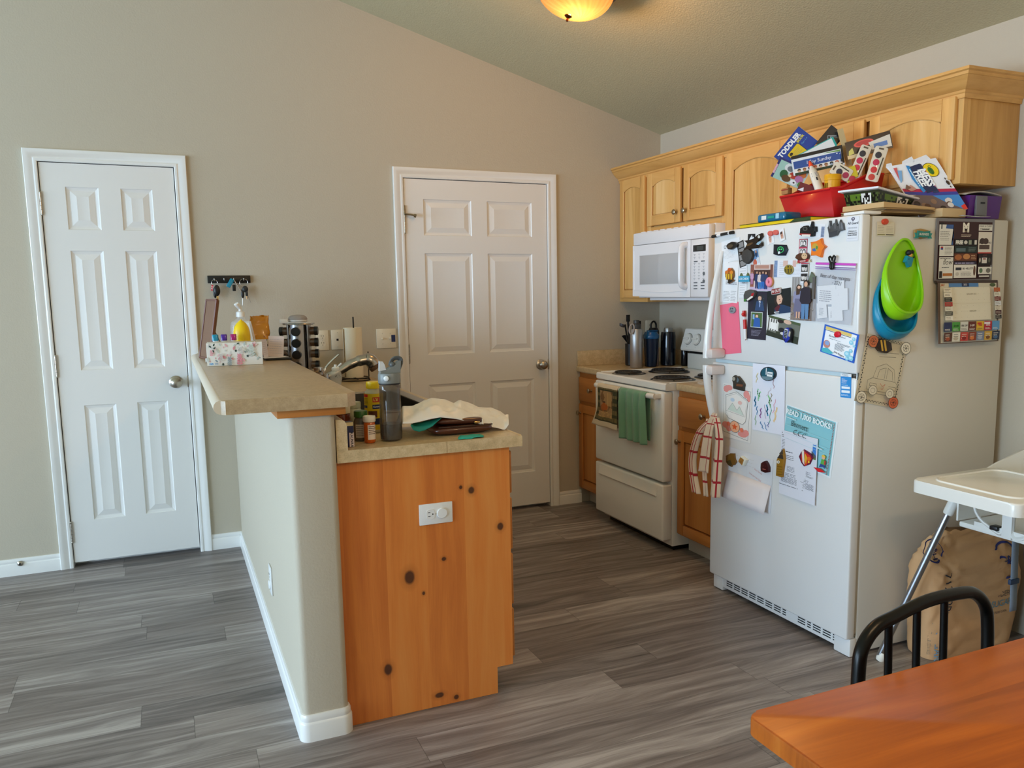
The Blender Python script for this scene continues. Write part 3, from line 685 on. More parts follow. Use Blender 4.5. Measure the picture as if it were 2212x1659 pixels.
# ================================================================== RANGE
WHT = P('#eeede9', .25, coat=.2); WHT2 = P('#dedcd6', .3); BLK = P('#141414', .35); DARK = P('#0c0c0c', .6)
RXF, RY0, RY1 = 1.824, -1.181, -.4225
rg = thing('kitchen_range', 'white electric coil range with towels on its oven handle', 'range', (2.16, -.80, 0))
mb = MB(WHT); mb.box(1.875, RY0 + .004, .03, XR - .03, RY1 - .004, .874, .003); mb.build('body', rg)
mb = MB(WHT); mb.prism([(RXF, RY1, .880), (RXF + .006, RY1, .874), (XR - .02, RY1, .874), (XR - .02, RY1, .904), (RXF + .02, RY1, .9125), (RXF + .008, RY1, .9125), (RXF, RY1, .906)], (0, RY0 - RY1, 0))
mb.use(WHT); mb.box(RXF + .03, RY0 + .0, .9085, XR - .11, RY0 + .012, .9165, .003); mb.box(RXF + .03, RY1 - .012, .9085, XR - .11, RY1, .9165, .003); mb.build('cooktop', rg)
for (bx, by, r) in ((1.945, -.60, .082), (2.215, -.615, .104), (1.985, -1.005, .104), (2.245, -1.01, .082)):
    mb = MB(P('#2a2826', .3, .7)); mb.lathe((bx, by, .9085), [(0, -.008), (r * .8, -.004), (r + .006, .003), (r + .014, .0055), (r + .020, .0035), (r + .020, .0), (0, -.012)], 40, cap=False); o = mb.build('drip_pan', rg)
    mb = MB(P('#1b1918', .45)); n = 110; turns = 4.5
    mb.tube([(bx + (.018 + (r - .02) * t / n) * math.cos(2 * PI * turns * t / n), by + (.018 + (r - .02) * t / n) * math.sin(2 * PI * turns * t / n), .9215) for t in range(n + 1)], .0055, 7)
    for k in range(3): a = 2 * PI * k / 3; mb.tube([(bx + .01 * math.cos(a), by + .01 * math.sin(a), .914), (bx + r * math.cos(a), by + r * math.sin(a), .914)], .003, 6)
    mb.build('coil_burner', o)
mb = MB(WHT); mb.box(2.478, RY0, .9045, XR - .02, RY1, 1.0, .004); mb.build('splash_panel', rg)
mb = MB(DARK); mb.box(2.486, RY0 + .01, .995, XR - .03, RY1 - .01, 1.016); mb.build('vent_gap', rg)
cp = MB(WHT); cp.prism([(2.425, RY1, 1.03), (2.43, RY1, 1.02), (XR - .02, RY1, 1.016), (XR - .02, RY1, 1.157), (2.470, RY1, 1.157), (2.462, RY1, 1.152)], (0, RY0 - RY1, 0)); 
sl = Vector((.037, 0, .122)).normalized(); nx = Vector((-.122, 0, .037)).normalized()
def onpan(y, t): return Vector((2.425, y, 1.03)) + sl * t
MN = Matrix((Vector((0, -1, 0)), sl, nx)).transposed().to_4x4()
mb = cp.use(P('#7b8083', .5))
for y, w in ((-.485, .012), (-.575, .012), (-.70, .006)):
    M = MN.copy(); M.translation = onpan(y, .018) + nx * .0006; mb.text('on', M, .008)
    for a in range(8): 
        M = MN.copy(); M.translation = onpan(y, .065) + nx * .0006 + Vector((0, math.cos(a * PI / 4) * .043, 0)) + sl * math.sin(a * PI / 4) * .043; mb.text('.', M, .016)
cp = cp.build('control_panel', rg, angle=25)
for y in (-.485, -.575, -1.03, -1.12):
    mb = MB(P('#e8e6e0', .3)); c = onpan(y, .065) + nx * .001; mb.lathe(c, [(0, 0), (.034, 0), (.033, .012), (.029, .016), (0, .017)], 32, nx, cap=False); mb.box(-.005, -.027, .0, .005, .027, .012, .003, M=Matrix.Translation(c + nx * .014) @ Vector((0, 0, 1)).rotation_difference(nx).to_matrix().to_4x4()); k = mb.build('knob', cp)
    mb = MB(P('#55585a', .5)); mb.lathe(onpan(y, .065) + nx * .0004, [(.0355, 0), (.0375, 0), (.0375, .0008), (.0355, .0008)], 40, nx, cap=False); mb.build('dial_ring', k)
mb = MB(P('#d6dbde', .2)); M = MN.copy(); M.translation = onpan(-.80, .062) + nx * .0006
mb.prism([M @ Vector((x, y, 0)) for x, y in rrect(.17, .085, .04, 6)], nx * .0012); mb.use('#2d3336'); 
for dx in (-.05, .0, .05): mb.prism([M @ Vector((x + dx, y + .01, .0013)) for x, y in rrect(.014, .026, .004, 3)], nx * .002)
mb.build('clock_panel', cp)
od = MB(WHT); od.box(1.812, RY0 + .004, .386, 1.8735, RY1 - .004, .868, .012, 3); od = od.build('oven_door', rg)
mb = MB(WHT); hy0, hy1 = RY0 + .025, RY1 - .085
mb.tube([(1.775, hy0, .846), (1.769, hy0 + .03, .846), (1.769, hy1 - .03, .846), (1.775, hy1, .846)], .0135, 14, flat=1.1)
for y in (hy0 + .012, hy1 - .012): mb.box(1.772, y - .014, .834, 1.815, y + .014, .858, .004)
mb.build('oven_handle', od)
dr = MB(WHT); dr.box(1.812, RY0 + .004, .066, 1.8735, RY1 - .004, .371, .01, 3); dr = dr.build('storage_drawer', rg)
mb = MB(WHT); mb.prism([(1.8115, RY1 - .06, .356), (1.8115, RY1 - .06, .302), (1.806, RY1 - .06, .300), (1.803, RY1 - .06, .306), (1.809, RY1 - .06, .33), (1.8115, RY1 - .06, .357)], (0, RY0 - RY1 + .12, 0)); mb.build('grip', dr)
mb = MB(DARK); mb.box(1.90, RY0 + .03, .0, 2.45, RY1 - .03, .03); mb.build('plinth', rg)
# ================================================================== MICROWAVE
mw = thing('microwave', 'white over-the-range microwave with keypad and bar handle', 'microwave', (2.3, -.74, 1.335))
MX, M0, M1 = 2.12, -1.126, -.349
M0 = -1.127; my = lambda t: M1 + (M0 - M1) * t       # t across the front, left to right
MWW = P('#e6e6e8', .25, coat=.1)
mb = MB(MWW); mb.box(MX + .045, M0, 1.352, XR - .0015, M1, 1.7465, .004); mb.box(MX + .1, M0 + .04, 1.336, XR - .02, M1 - .04, 1.3525); mb.build('body', mw)
mb = MB(MWW); mb.box(MX + .002, M0, 1.668, MX + .0445, M1, 1.742, .008)
for k in range(9): mb.box(MX + .012, my(.1 + k * .09) , 1.7405, MX + .045, my(.1 + k * .09 + .06), 1.7455)
mb.build('vent_grille', mw)
yd = -.965
dd = MB(MWW); dd.prism([(MX, y, z) for y, z in [(M1, 1.362), (M1 - .3, 1.3575), (yd + .001, 1.356), (yd + .001, 1.666), (M1, 1.666)]], (.0445, 0, 0)); dd = dd.build('door', mw)
mb = MB(P('#b4b6b8', .08, coat=.6)); mb.box(MX - .0018, -.878, 1.432, MX - .0002, -.436, 1.603, .0005); mb.build('window', dd)
mb = MB(P('#d9dadb', .25)); 
for a, b, c_, d_ in ((-.884, -.43, 1.603, 1.606), (-.884, -.43, 1.429, 1.432), (-.432, -.430, 1.43, 1.605)): mb.box(MX - .002, a, c_, MX - .0002, b, d_)
mb.use(MWW); mb.tube([(MX - .001, y, z) for y, z in [(-.365, 1.635), (-.37, 1.40), (-.55, 1.388), (-.75, 1.384), (-.93, 1.392)]], .002, 6); mb.build('window_frame', dd)
mb = MB(MWW); mb.tube(spline([(MX - .001, -.925, 1.642), (MX - .032, -.925, 1.625), (MX - .036, -.925, 1.525), (MX - .032, -.925, 1.428), (MX - .001, -.925, 1.412)], 6), .0135, 12, flat=1.3); mb.build('door_handle', dd)
kp = MB(MWW); kp.box(MX, M0, 1.356, MX + .0445, yd - .001, 1.666, .004); 
def mwp(u, v): return Vector((MX - .0006, yd - .01 + (M0 + .012 - yd + .01) * u, 1.655 - .29 * v))
MMW = Matrix((Vector((0, -1, 0)), Vector((0, 0, 1)), Vector((-1, 0, 0)))).transposed().to_4x4()
mb = kp.use(P('#62686e', .5))
for r in range(12):
    v = .26 + r * .056; three = r not in (2, 9, 10, 11)
    for c_ in range(3 if three else 2):
        u = (.2, .5, .8)[c_] if three else (.28, .75)[c_]; p = mwp(u, v); M = MMW.copy(); M.translation = p
        if three:
            mb.text(str((r * 3 + c_) % 10), M, .010); q = mwp(u, v - .018); mb.box(q.x - .0003, q.y - .009, q.z, q.x, q.y + .009, q.z + .0012)
        else: mb.box(p.x - .0006, p.y - .017, p.z - .003, p.x, p.y + .017, p.z + .003)
for v in (.60, .74): p = mwp(.82, v); mb.lathe(p + Vector((-.0003, 0, 0)), [(0, 0), (.010, 0), (.010, .001), (0, .001)], 18, (-1, 0, 0), cap=False)

kp = kp.build('control_panel', mw)
mb = MB(P('#141719', .15)); a, b = mwp(.1, .07), mwp(.92, .19); mb.box(a.x - .0005, b.y, b.z, a.x, a.y, a.z); mb.use(P('#39403f', .3)); a, b = mwp(.35, .09), mwp(.78, .17); mb.box(a.x - .0012, b.y, b.z, a.x - .0006, a.y, a.z); mb.build('display', kp, smooth=False)
# ================================================================== REFRIGERATOR
FX, FY0, FY1, FZ = 1.736, -2.564, -1.701, 1.650
fr = thing('refrigerator', 'white top-freezer refrigerator covered with magnets, photos and papers', 'refrigerator', (2.12, -2.13, 0))
FW_ = P('#e4e4e2', .28, coat=.25, bump=.03, bscale=500); FS = P('#d5cfc2', .35, bump=.05, bscale=400)
mb = MB(FS); mb.box(1.79, FY0 + .001, .012, 2.497, FY1 - .001, FZ - .004, .006); mb.build('cabinet', fr)
mb = MB(P('#b5aea0', .6)); mb.box(1.777, FY0 + .006, .09, 1.7905, FY1 - .006, FZ - .008); mb.build('gasket', fr)
fz = MB(FW_); fz.box(FX, FY0, 1.083, 1.778, FY1, FZ, .007, 3); fz = fz.build('freezer_door', fr)
fd = MB(FW_); fd.box(FX, FY0, .0735, 1.778, FY1, 1.068, .007, 3); fd = fd.build('fridge_door', fr)
mb = MB(P('#c3d3d8', .3)); mb.box(FX + .012, FY0 + .01, 1.0685, 1.776, FY1 - .01, 1.0825); mb.build('door_gap_trim', fr)
HW = P('#e8e8e6', .22, coat=.3); HP = P('#ddd2cc', .35)  # HP: same white plastic, its pinkish reflection put into the colour
def fhandle(par, za, zb, out_at_top):
    """flared pull: thick foot beside the split between the doors, tapering to the door away from it"""
    y = -1.748; mb = MB(HW); n = 22; pts = []; rad = []
    for i in range(n + 1):
        t = i / n; z = za + (zb - za) * t; pts.append((FX - .064 + .058 * max(0, (t - .12) / .88) ** 1.5, y - .018 * t, z)); rad.append(.0195 - .010 * t)
    mb.tube(pts, rad, 12, flat=.8); o = mb.build('door_handle', par)
    mb = MB(HP); s_ = 1 if zb > za else -1; mb.box(FX - .075, -1.800, min(za, za + s_ * .042), FX, -1.724, max(za, za + s_ * .042), .010); mb.build('handle_foot', o)
fhandle(fz, 1.092, 1.560, True); fhandle(fd, 1.060, .700, False)
gr = MB(P('#e6e6e4', .35)); gr.box(1.762, FY0 + .012, .02, 1.789, FY1 - .012, .0725, .003); gr.box(1.758, FY0 + .002, .001, 1.79, FY0 + .085, .0715, .004); gr.box(1.758, FY1 - .075, .004, 1.79, FY1 - .004, .0715, .004); mb = gr.use(P('#23282a', .5)); y = FY1 - .10
for k in range(14):
    w = .042 if k not in (7, 10) else .02
    if k in (8,): y -= .06; continue
    for z in (.036, .046, .056, .065): mb.box(1.7612, y - w, z, 1.7625, y, z + .0045)
    y -= w + .0125
gr = gr.build('base_grille', fr)
mb = MB(WHT); mb.box(1.745, FY0 + .002, FZ + .0015, 1.83, FY0 + .10, FZ + .013, .004); mb.build('hinge_cover', fr)
mb = MB(P('#8c8c8a', .3, 1)); mb.box(1.742, FY0 - .002, 1.069, 1.80, FY0 + .05, 1.082, .003); mb.cyl((1.746, FY0 + .004, 1.062), (1.746, FY0 + .004, 1.088), .006); mb.build('middle_hinge', fr)
mb = MB(P('#8c8c8a', .3, 1)); mb.box(1.745, FY0 + .01, .0718, 1.79, FY0 + .07, .0755); mb.build('bottom_hinge', fr)
c = Card(.06, .02, 0, rough=.3); c.t('Whirlpool', .5, .5, .0175, '#4c4f52', shear=.12); c.ring(.62, .5, .13, .95, .0008, '#6b6e70', 200, 330)
M, w, h = frame3('front', (1807, 526), (1838, 529), (1807, 538), .0004); o = c.mb.build('brand_badge', fz, smooth=False, fix=False); o.parent = fz; o.matrix_world = M
# ================================================================== PAPERS AND MAGNETS ON THE REFRIGERATOR
def A1(a, b): return (1520 + a / 6.144, 440 + b / 6.144)
def A2(a, b): return (1520 + a / 6.144, 700 + b / 6.144)
def A3(a, b): return (1480 + a / 5.82, 860 + b / 5.82)
def S1(a, b): return (1840 + a / 3.608, 440 + b / 3.608)
PRINTS = 'snapshots and prints on the refrigerator'; MAGS = 'magnets on the refrigerator'
def q(f, *xy): return [f(*p) for p in xy]
def fc_(name, label, cat, pts, draw, **k): return card(name, label, cat, 'front', *pts, draw, **k)
def relief(name, label, plane, poly, mat, depth, lift=0.002, f=None, extra=None, cat='magnet', bev=None):
    """thick shaped magnet: outline in zoom pixels extruded from the door"""
    ax, val, U, V, N = PLANES[plane]; w = [at(*(f(*p) if f else p), ax, val) for p in poly]
    c = sum(w, Vector()) / len(w); loc = [Vector(((p - c).dot(U), (p - c).dot(V), 0)) for p in w]
    area = sum(a.x * b.y - b.x * a.y for a, b in zip(loc, loc[1:] + loc[:1]))
    if area < 0: loc = loc[::-1]
    mb = MB(mat); mb.prism(loc, (0, 0, depth), bev=bev if bev is not None else min(.002, depth * .4))
    M = Matrix((U, V, N)).transposed().to_4x4(); M.translation = c + N * lift
    if extra: extra(mb, lambda a, b: (lambda d: Vector((d.dot(U), d.dot(V), 0)))(at(*(f(a, b) if f else (a, b)), ax, val) - c))
    o = mb.build(name, angle=30); o.matrix_world = M; return tag(o, label, cat, MAGS)
def ell(cx, cy, rx, ry, n=20, rot=0): 
    r = math.radians(rot); return [(cx + rx * math.cos(2 * PI * i / n) * math.cos(r) - ry * math.sin(2 * PI * i / n) * math.sin(r), cy + rx * math.cos(2 * PI * i / n) * math.sin(r) + ry * math.sin(2 * PI * i / n) * math.cos(r)) for i in range(n)]
def flatp(mb, pts, z, mat):
    mb.use(mat if not isinstance(mat, str) else P(mat, .4)); v = [Vector((p.x, p.y, z)) for p in pts]
    if sum(a.x * b.y - b.x * a.y for a, b in zip(v, v[1:] + v[:1])) < 0: v = v[::-1]
    mb.face(v)
# ---- freezer door, paper layer
def d(c): c.lines(.12, .45, .75, .85, 7, '#b9babc', .2); c.t('O', .2, .3, .022, '#2a2a2a')
fc_('letter', 'white letter sheet at upper left of the freezer door beside the black fob magnet', 'paper', q(A1, (238, 505), (480, 440), (265, 790)), d, base='#e8ebee')
def d(c): c.lines(.2, .3, .8, .9, 9, '#c3c4c6', .2)
fc_('receipt', 'curled white receipt low at far left of the freezer door', 'receipt', q(A1, (225, 985), (330, 990), (215, 1220)), d, base='#e6e4e2', lift=.001)
def d(c): c.lines(.3, .42, .95, .56, 4, '#8c8d90', .5); c.lines(.2, .72, .6, .97, 7, '#9a9b9e', .3); c.lines(.62, .7, .95, .97, 7, '#a5a6a9', .3); c.c(.42, .02, .012, .012, '#222222', 8)
fc_('receipt', 'long white receipt sheet held by the orange flower magnet', 'receipt', q(A1, (245, 770), (475, 775), (330, 1310)), d, base='#eceef0', lift=.0016)
def d(c): c.lines(.1, .12, .9, .95, 12, '#b6b8bb', .2)
fc_('receipt', 'narrow white receipt under the blue lettered magnet', 'receipt', q(A1, (475, 800), (580, 790), (478, 1250)), d, base='#e9ebee', lift=.0012)
def pink(c): pass
fc_('pink_sheet', 'blank pink paper sheet hanging on the left of the freezer door', 'paper', q(A1, (220, 1345), (465, 1300), (290, 2000)), pink, base='#f0708a', lift=.0012)
def d(c): c.r(.0, .0, .1, 1, '#1a1a1a'); [c.r(.14, .05 + k * .24, .95, .25 + k * .24, '#8f8d8b') or c.c(.4, .14 + k * .24, .14, .06, '#3a3634') or c.c(.7, .15 + k * .24, .13, .06, '#d8d4d0') for k in range(4)]
fc_('photo_strip', 'tilted black and white photo booth strip beside the black fob magnet', 'photo strip', q(A1, (445, 520), (530, 480), (545, 830)), d, base='#1c1c1c', lift=.0018, group=PRINTS)
def d(c): c.p([(.0, 1), (.55, .12), (.95, .55), (.6, .9)], '#e9eef2'); c.p([(.55, .12), (.7, .3), (.6, .5)], '#3a3d40')
fc_('photo_print', 'small dark print with a white mountain shape above the fish magnet', 'photo', q(A1, (592, 402), (688, 398), (585, 520)), d, base='#15171a', lift=.0012, group=PRINTS)
def d(c): c.r(.05, .08, .95, .62, '#6f94bd'); c.c(.62, .3, .2, .2, '#31415e'); c.c(.62, .18, .1, .09, '#d6a184'); c.c(.28, .78, .28, .2, '#d4694e'); c.r(.6, .55, .95, .9, '#c9d2dc')
fc_('photo_print', 'tilted bluish snapshot with a coral spot right of the fish tail', 'photo', q(A1, (640, 620), (725, 580), (700, 830)), d, base='#e6e8ea', lift=.0012, group=PRINTS)
def d(c): c.r(.25, .1, .7, .95, '#e9d9d2'); c.c(.47, .5, .2, .36, '#d3a08a'); c.c(.45, .42, .05, .03, '#5a3d33'); c.c(.55, .6, .06, .02, '#a05a50')
fc_('baby_photo', 'pale baby snapshot under the left coral round magnet', 'photo', q(A1, (835, 400), (925, 360), (870, 545)), d, base='#eef0f2', lift=.0012, group=PRINTS)
def d(c): c.p([(.2, .25), (.75, .15), (.85, .85), (.25, .8)], '#d8c1b4'); c.c(.5, .48, .24, .3, '#cf9c84'); c.c(.44, .3, .22, .12, '#4d3a31'); c.c(.5, .55, .08, .05, '#8a3f3a')
fc_('baby_photo', 'tilted baby snapshot of an open mouthed face under the right coral round magnet', 'photo', q(A1, (1000, 360), (1075, 325), (985, 525)), d, base='#eef0f2', lift=.0013, group=PRINTS, bend=lambda u, v: .004 * u)
def d(c): c.r(.86, .2, .98, .97, '#93a2bd'); c.lines(.86, .2, .98, .95, 9, '#47536c', .4); c.lines(.05, .2, .25, .55, 4, '#c09a9a', .3)
fc_('shipping_slip', 'white slip behind the black skyline magnet', 'paper', q(A1, (1282, 262), (1622, 268), (1268, 440)), d, base='#e7e8ea', group=None)
def d(c):
    c.p([(.36, .06), (.5, .03), (.64, .06), (.64, .14), (.5, .19), (.36, .14)], '#3b3350'); c.c(.5, .1, .05, .035, '#e6e6ee'); c.t('All Guard', .5, .28, .0125, '#26262c', shear=.18, bold=.015)
    c.lines(.1, .42, .9, .49, 1, '#bcbfc6', .8, .05); c.t('Welcome to', .5, .6, .0075, '#25252b', bold=.01); c.t('Preparing your', .5, .68, .0075, '#25252b', bold=.01); c.t('home & family', .5, .76, .0075, '#25252b', bold=.01); c.r(.1, .885, .9, .895, '#8b8e96')
fc_('service_card', 'white card printed All Guard at the upper right corner of the freezer door', 'card', q(A1, (1912, 175), (2068, 160), (1905, 498)), d, base='#e3e5ea')
def strip(c):
    c.r(0, 0, 1, .03, '#9d3a48')
    for k in range(2):
        v = .03 + k * .5; c.r(.08, v + .02, .95, v + .42, '#d5d2d0'); c.c(.32, v + .2, .17, .14, '#4b4644'); c.c(.33, v + .22, .12, .11, '#e6e0dc'); c.c(.68, v + .2, .18, .15, '#2f2b2a'); c.c(.66, v + .23, .12, .11, '#efe9e5'); c.p([(.1, v + .42), (.5, v + .3), (.95, v + .42)], '#5d5855')
fc_('photo_strip', 'black and white photo booth strip above the WINNER ribbon magnet', 'photo strip', q(A1, (1275, 470), (1385, 465), (1290, 700)), strip, base='#b8405a', lift=.0014, group=PRINTS)
def d(c):
    c.r(0, 0, 1, .035, '#c2334a'); strip_rows = [(.05, .33), (.38, .66)]
    for v0, v1 in strip_rows: c.r(.06, v0, .94, v1, '#55524f'); c.c(.34, (v0 + v1) / 2, .19, .1, '#d9d4cf'); c.c(.68, (v0 + v1) / 2 + .01, .18, .1, '#c8c2bc'); c.c(.34, v0 + .06, .2, .05, '#24211f'); c.c(.68, v0 + .07, .2, .05, '#1c1a19')
    c.lines(.1, .72, .9, .84, 4, '#9aa2ad', .3); c.r(.4, .87, .9, .9, '#e0b84a'); c.lines(.1, .92, .8, .98, 2, '#a2a9b2', .3)
fc_('photo_strip', 'photo booth strip hanging below the WINNER ribbon over the couple photo', 'photo strip', q(A1, (1308, 790), (1410, 785), (1330, 1150)), d, base='#ebebec', lift=.0062, group=PRINTS)
def d(c):
    c.r(.0, .0, .12, 1, '#8fa6c8'); c.lines(.01, .02, .11, .98, 14, '#4d6894', .4); c.lines(.2, .1, .42, .9, 7, '#bcbec2', .2); c.r(.33, .02, .5, .35, '#d9b6a8'); c.r(.68, .02, .8, .4, '#dcb3aa'); c.lines(.55, .5, .98, .9, 5, '#c9cbd0', .2)
fc_('shipping_slip', 'wide white slip with a blue barcode edge under the gold coin magnet', 'paper', q(A1, (945, 755), (1310, 745), (945, 975)), d, base='#e4e6ec', lift=.001)
def d(c):
    c.r(.0, .0, 1, .94, '#d9c3bb'); c.r(.0, .0, .16, .9, '#9a5a4a'); c.r(.16, .2, .86, .62, '#4b2f2a'); c.r(.2, .03, .8, .16, '#b98a78'); c.r(.86, .0, .97, .5, '#7a4a3c'); c.r(0, .86, 1, 1, '#c9b5cf')
    for k, (u, t, b) in enumerate(((.3, '#27365e', '#2a3560'), (.43, '#d8c9c6', '#3f78b8'), (.57, '#31406a', '#2b6fc0'), (.7, '#2d3a63', '#28407a'), (.1, '#c89ab8', '#b87aa0'))): c.person(u, .26 + .02 * (k % 2), .66 if k < 4 else .5, t, b, ar=.9)
fc_('group_photo', 'colour snapshot of people standing in a row beside the pink donut magnet', 'photo', q(A1, (632, 808), (940, 805), (625, 1150)), d, base='#d8cdd6', lift=.002, group=PRINTS)
def d(c):
    c.r(0, 0, .03, 1, '#2c2a36'); c.r(.28, .07, .9, .4, '#272c35'); c.c(.62, .12, .12, .045, '#3b2f28'); c.c(.62, .145, .095, .05, '#d9ad92'); c.p([(.45, .21), (.62, .18), (.8, .21), (.88, .4), (.38, .4)], '#2f4a70'); c.p([(.57, .2), (.67, .2), (.65, .33)], '#e8e8ee'); c.r(.61, .22, .635, .33, '#3b78c8')
    for k in range(10): c.c(.35 + random.random() * .5, .1 + random.random() * .2, .02, .01, '#4b5560', 8)
    c.r(.2, .43, .82, .75, '#e6ece6'); c.r(.22, .44, .8, .74, '#4d6b3c'); c.c(.52, .5, .09, .035, '#6b4a34'); c.c(.52, .52, .07, .035, '#e3bfa2'); c.p([(.38, .56), (.52, .54), (.68, .56), (.72, .74), (.34, .74)], '#2f5fa8'); c.r(.3, .48, .4, .58, '#8cb0d8')
    c.lines(.25, .8, .8, .93, 5, '#a9a6bb', .28, .35)
fc_('graduation_card', 'dark purple announcement card with two portraits of a young man in a suit', 'card', q(A1, (600, 1160), (850, 1165), (590, 1790)), d, base='#2c2836', lift=.0012, group=PRINTS)
def d(c):
    c.r(0, 0, 1, .5, '#141c1c'); c.c(.5, .42, .2, .26, '#2c211c'); c.p([(.43, .25), (.6, .22), (.66, .4), (.6, .58), (.46, .62), (.4, .45)], '#e0b59a'); c.c(.53, .42, .03, .015, '#3d2a22'); c.p([(.52, .5), (.6, .48), (.56, .53)], '#b5564c'); c.p([(.3, .75), (.5, .62), (.7, .66), (1, .8), (1, 1), (.3, 1)], '#1f3a5c'); c.p([(.3, .75), (.5, .62), (.56, .7), (.4, .95)], '#5a1f2c'); c.r(.28, .9, .5, .93, '#e9e6e2'); c.r(.3, .96, .48, .98, '#e9e6e2')
fc_('portrait_photo', 'dark snapshot of a smiling woman under the red lettered magnet', 'photo', q(A1, (845, 1165), (1160, 1112), (860, 1480)), d, base='#101414', lift=.0022, group=PRINTS)
def d(c):
    c.r(0, 0, 1, .45, '#a9a6a4'); [c.r(.03 + k * .11, .02, .06 + k * .11, .5, '#8a8582') for k in range(9)]; c.r(0, .45, 1, 1, '#8d7f76')
    for k in range(70): c.c(random.random(), .62 + random.random() * .37, .02, .008, random.choice(['#b8a79c', '#6f6058', '#d0c4ba', '#9c5f4c']), 7)
    c.r(.55, .1, .62, .55, '#5d5854'); c.r(.9, .0, 1, .5, '#5f5a56')
    c.person(.36, .2, .72, '#8f8fae', '#6c6a86', hair='#3b2a20', ar=1.0); c.p([(.24, .5), (.48, .5), (.52, .8), (.18, .8)], '#6f6d88'); c.r(.3, .8, .36, .95, '#d8a98c'); c.r(.4, .8, .46, .95, '#d8a98c'); c.p([(.27, .23), (.36, .16), (.44, .23), (.42, .4), (.28, .42)], '#4a3528'); c.c(.38, .24, .06, .035, '#e0b59c')
    c.person(.66, .1, .86, '#2b2430', '#5f86b0', hair='#241c18', ar=.9)
fc_('couple_photo', 'tall snapshot of a couple standing together outdoors', 'photo', q(A1, (1185, 970), (1515, 970), (1172, 1540)), d, base='#9b948f', lift=.0024, group=PRINTS)
def d(c):
    c.r(0, 0, 1, .12, '#4a5a3a'); c.r(0, .12, .35, .7, '#e3e0da'); [c.r(.02 + k * .08, .13, .05 + k * .08, .7, '#3d3a36') for k in range(4)]; c.r(.1, .3, .3, .62, '#f0ede8'); c.c(.4, .15, .1, .09, '#2a221d'); c.c(.62, .1, .12, .1, '#d9b59c'); c.r(.3, .66, 1, 1, '#3a4030'); c.p([(0, .75), (.5, .8), (1, 1), (0, 1)], '#2d3326'); c.c(.48, .55, .1, .12, '#1a1a20'); c.c(.52, .7, .08, .07, '#d9d5d0')
fc_('family_photo', 'tilted outdoor snapshot behind the blue timer', 'photo', q(A1, (870, 1475), (1290, 1590), (828, 1740)), d, base='#6f7266', lift=.0016, group=PRINTS)
ZB = P('#d9dce4', .15, trans=.0, alpha=.35, spec=.6)
def d(c):
    c.k = 4
    for (u0, v0, u1, v1, rot) in ((.08, .36, .6, .72, 0), (.45, .4, .9, .8, 0), (.1, .66, .4, .95, 0), (.4, .7, .8, .97, 0), (.55, .28, .8, .6, 0)):
        sh = (v1 - v0) * .12; c.p([(u0, v0 + sh), (u0 + .05, v1), (u1, v1 - sh), (u1 - .05, v0)], '#dedfe2'); c.lines(u0 + .08, v0 + .1, u1 - .1, v1 - .06, 6, '#9c9ea6', .4)
    c.r(.0, .005, 1, .04, '#d14fc0'); c.r(0, .075, 1, .084, '#7d4a9a'); c.r(0, .105, 1, .113, '#8a55a6'); c.r(.0, .05, 1, .07, '#f3e9f4')
    c.t('Best of day receipts', .52, .24, .019, '#4b4b55', rot=-4, shear=.1); c.t('- 2021', .58, .335, .019, '#4b4b55', rot=-6, shear=.1)
o = fc_('zipper_bag', 'clear zipper bag of receipts with pink seal and handwritten Best of day receipts 2021', 'plastic bag', q(A1, (1508, 775), (2045, 790), (1500, 1560)), d, mat=ZB, lift=.0025, th=.004, bend=lambda u, v: .010 * max(0, u - .75) * (v > .2))
# ---- freezer door, magnets
mbx = MB(P('#e9e9e9', .35)); L = size_on('front', A1(125, 432), A1(395, 375)); mbx.cyl((0, 0, .008), (L, 0, .008), .0062, n=14); mbx.use('#1b1b1b'); mbx.cyl((-.001, 0, .008), (L * .24, 0, .008), .0066, n=14); mbx.cyl((L * .86, 0, .008), (L + .002, 0, .008), .0072, n=14); mbx.box(L * .44, -.006, .0075, L * .8, .006, .0146, .002)
o = mbx.build('marker', angle=30); M = spot('front', *A1(140, 437)); a = at(*A1(395, 375), 'x', 1.736) - at(*A1(125, 432), 'x', 1.736); o.matrix_world = M @ Matrix.Rotation(math.atan2(a.z, -a.y), 4, 'Z'); tag(o, 'black and white dry erase marker clinging to the top left corner of the freezer door', 'marker')
relief('bean_magnet', 'black fob shaped magnet on the letter at upper left', 'front', [(328, 560), (350, 530), (400, 505), (440, 510), (480, 540), (470, 575), (430, 585), (400, 610), (350, 605)], P('#17130f', .35), .010, .003, A1, lambda mb, f: flatp(mb, [f(*p) for p in ell(385, 565, 38, 24, 18, -25)], .0103, '#4a3d2a'))
relief('fish_magnet', 'dark bronze open jawed fish magnet', 'front', [(500, 640), (560, 640), (600, 570), (625, 530), (572, 490), (640, 490), (700, 470), (745, 420), (800, 392), (805, 440), (765, 490), (730, 540), (745, 560), (790, 545), (805, 515), (802, 560), (760, 590), (690, 595), (640, 600), (585, 650), (545, 690)], P('#2d2116', .3, .4), .012, .004, A1, lambda mb, f: [flatp(mb, [f(*p) for p in ell(775, 440, 16, 20)], .0124, '#c9ccc6'), flatp(mb, [f(*p) for p in [(735, 540), (760, 510), (800, 490), (800, 520), (770, 548)]], .0122, '#8fb0c2'), flatp(mb, [f(*p) for p in ell(650, 540, 50, 14, 16, -25)], .0123, '#5e4320')])
relief('skull_magnet', 'lumpy charcoal creature magnet under the fish tail', 'front', [(540, 700), (560, 630), (620, 600), (670, 630), (685, 690), (660, 760), (610, 800), (560, 770)], P('#3d3b38', .6, bump=.4, bscale=180), .014, .003, A1)
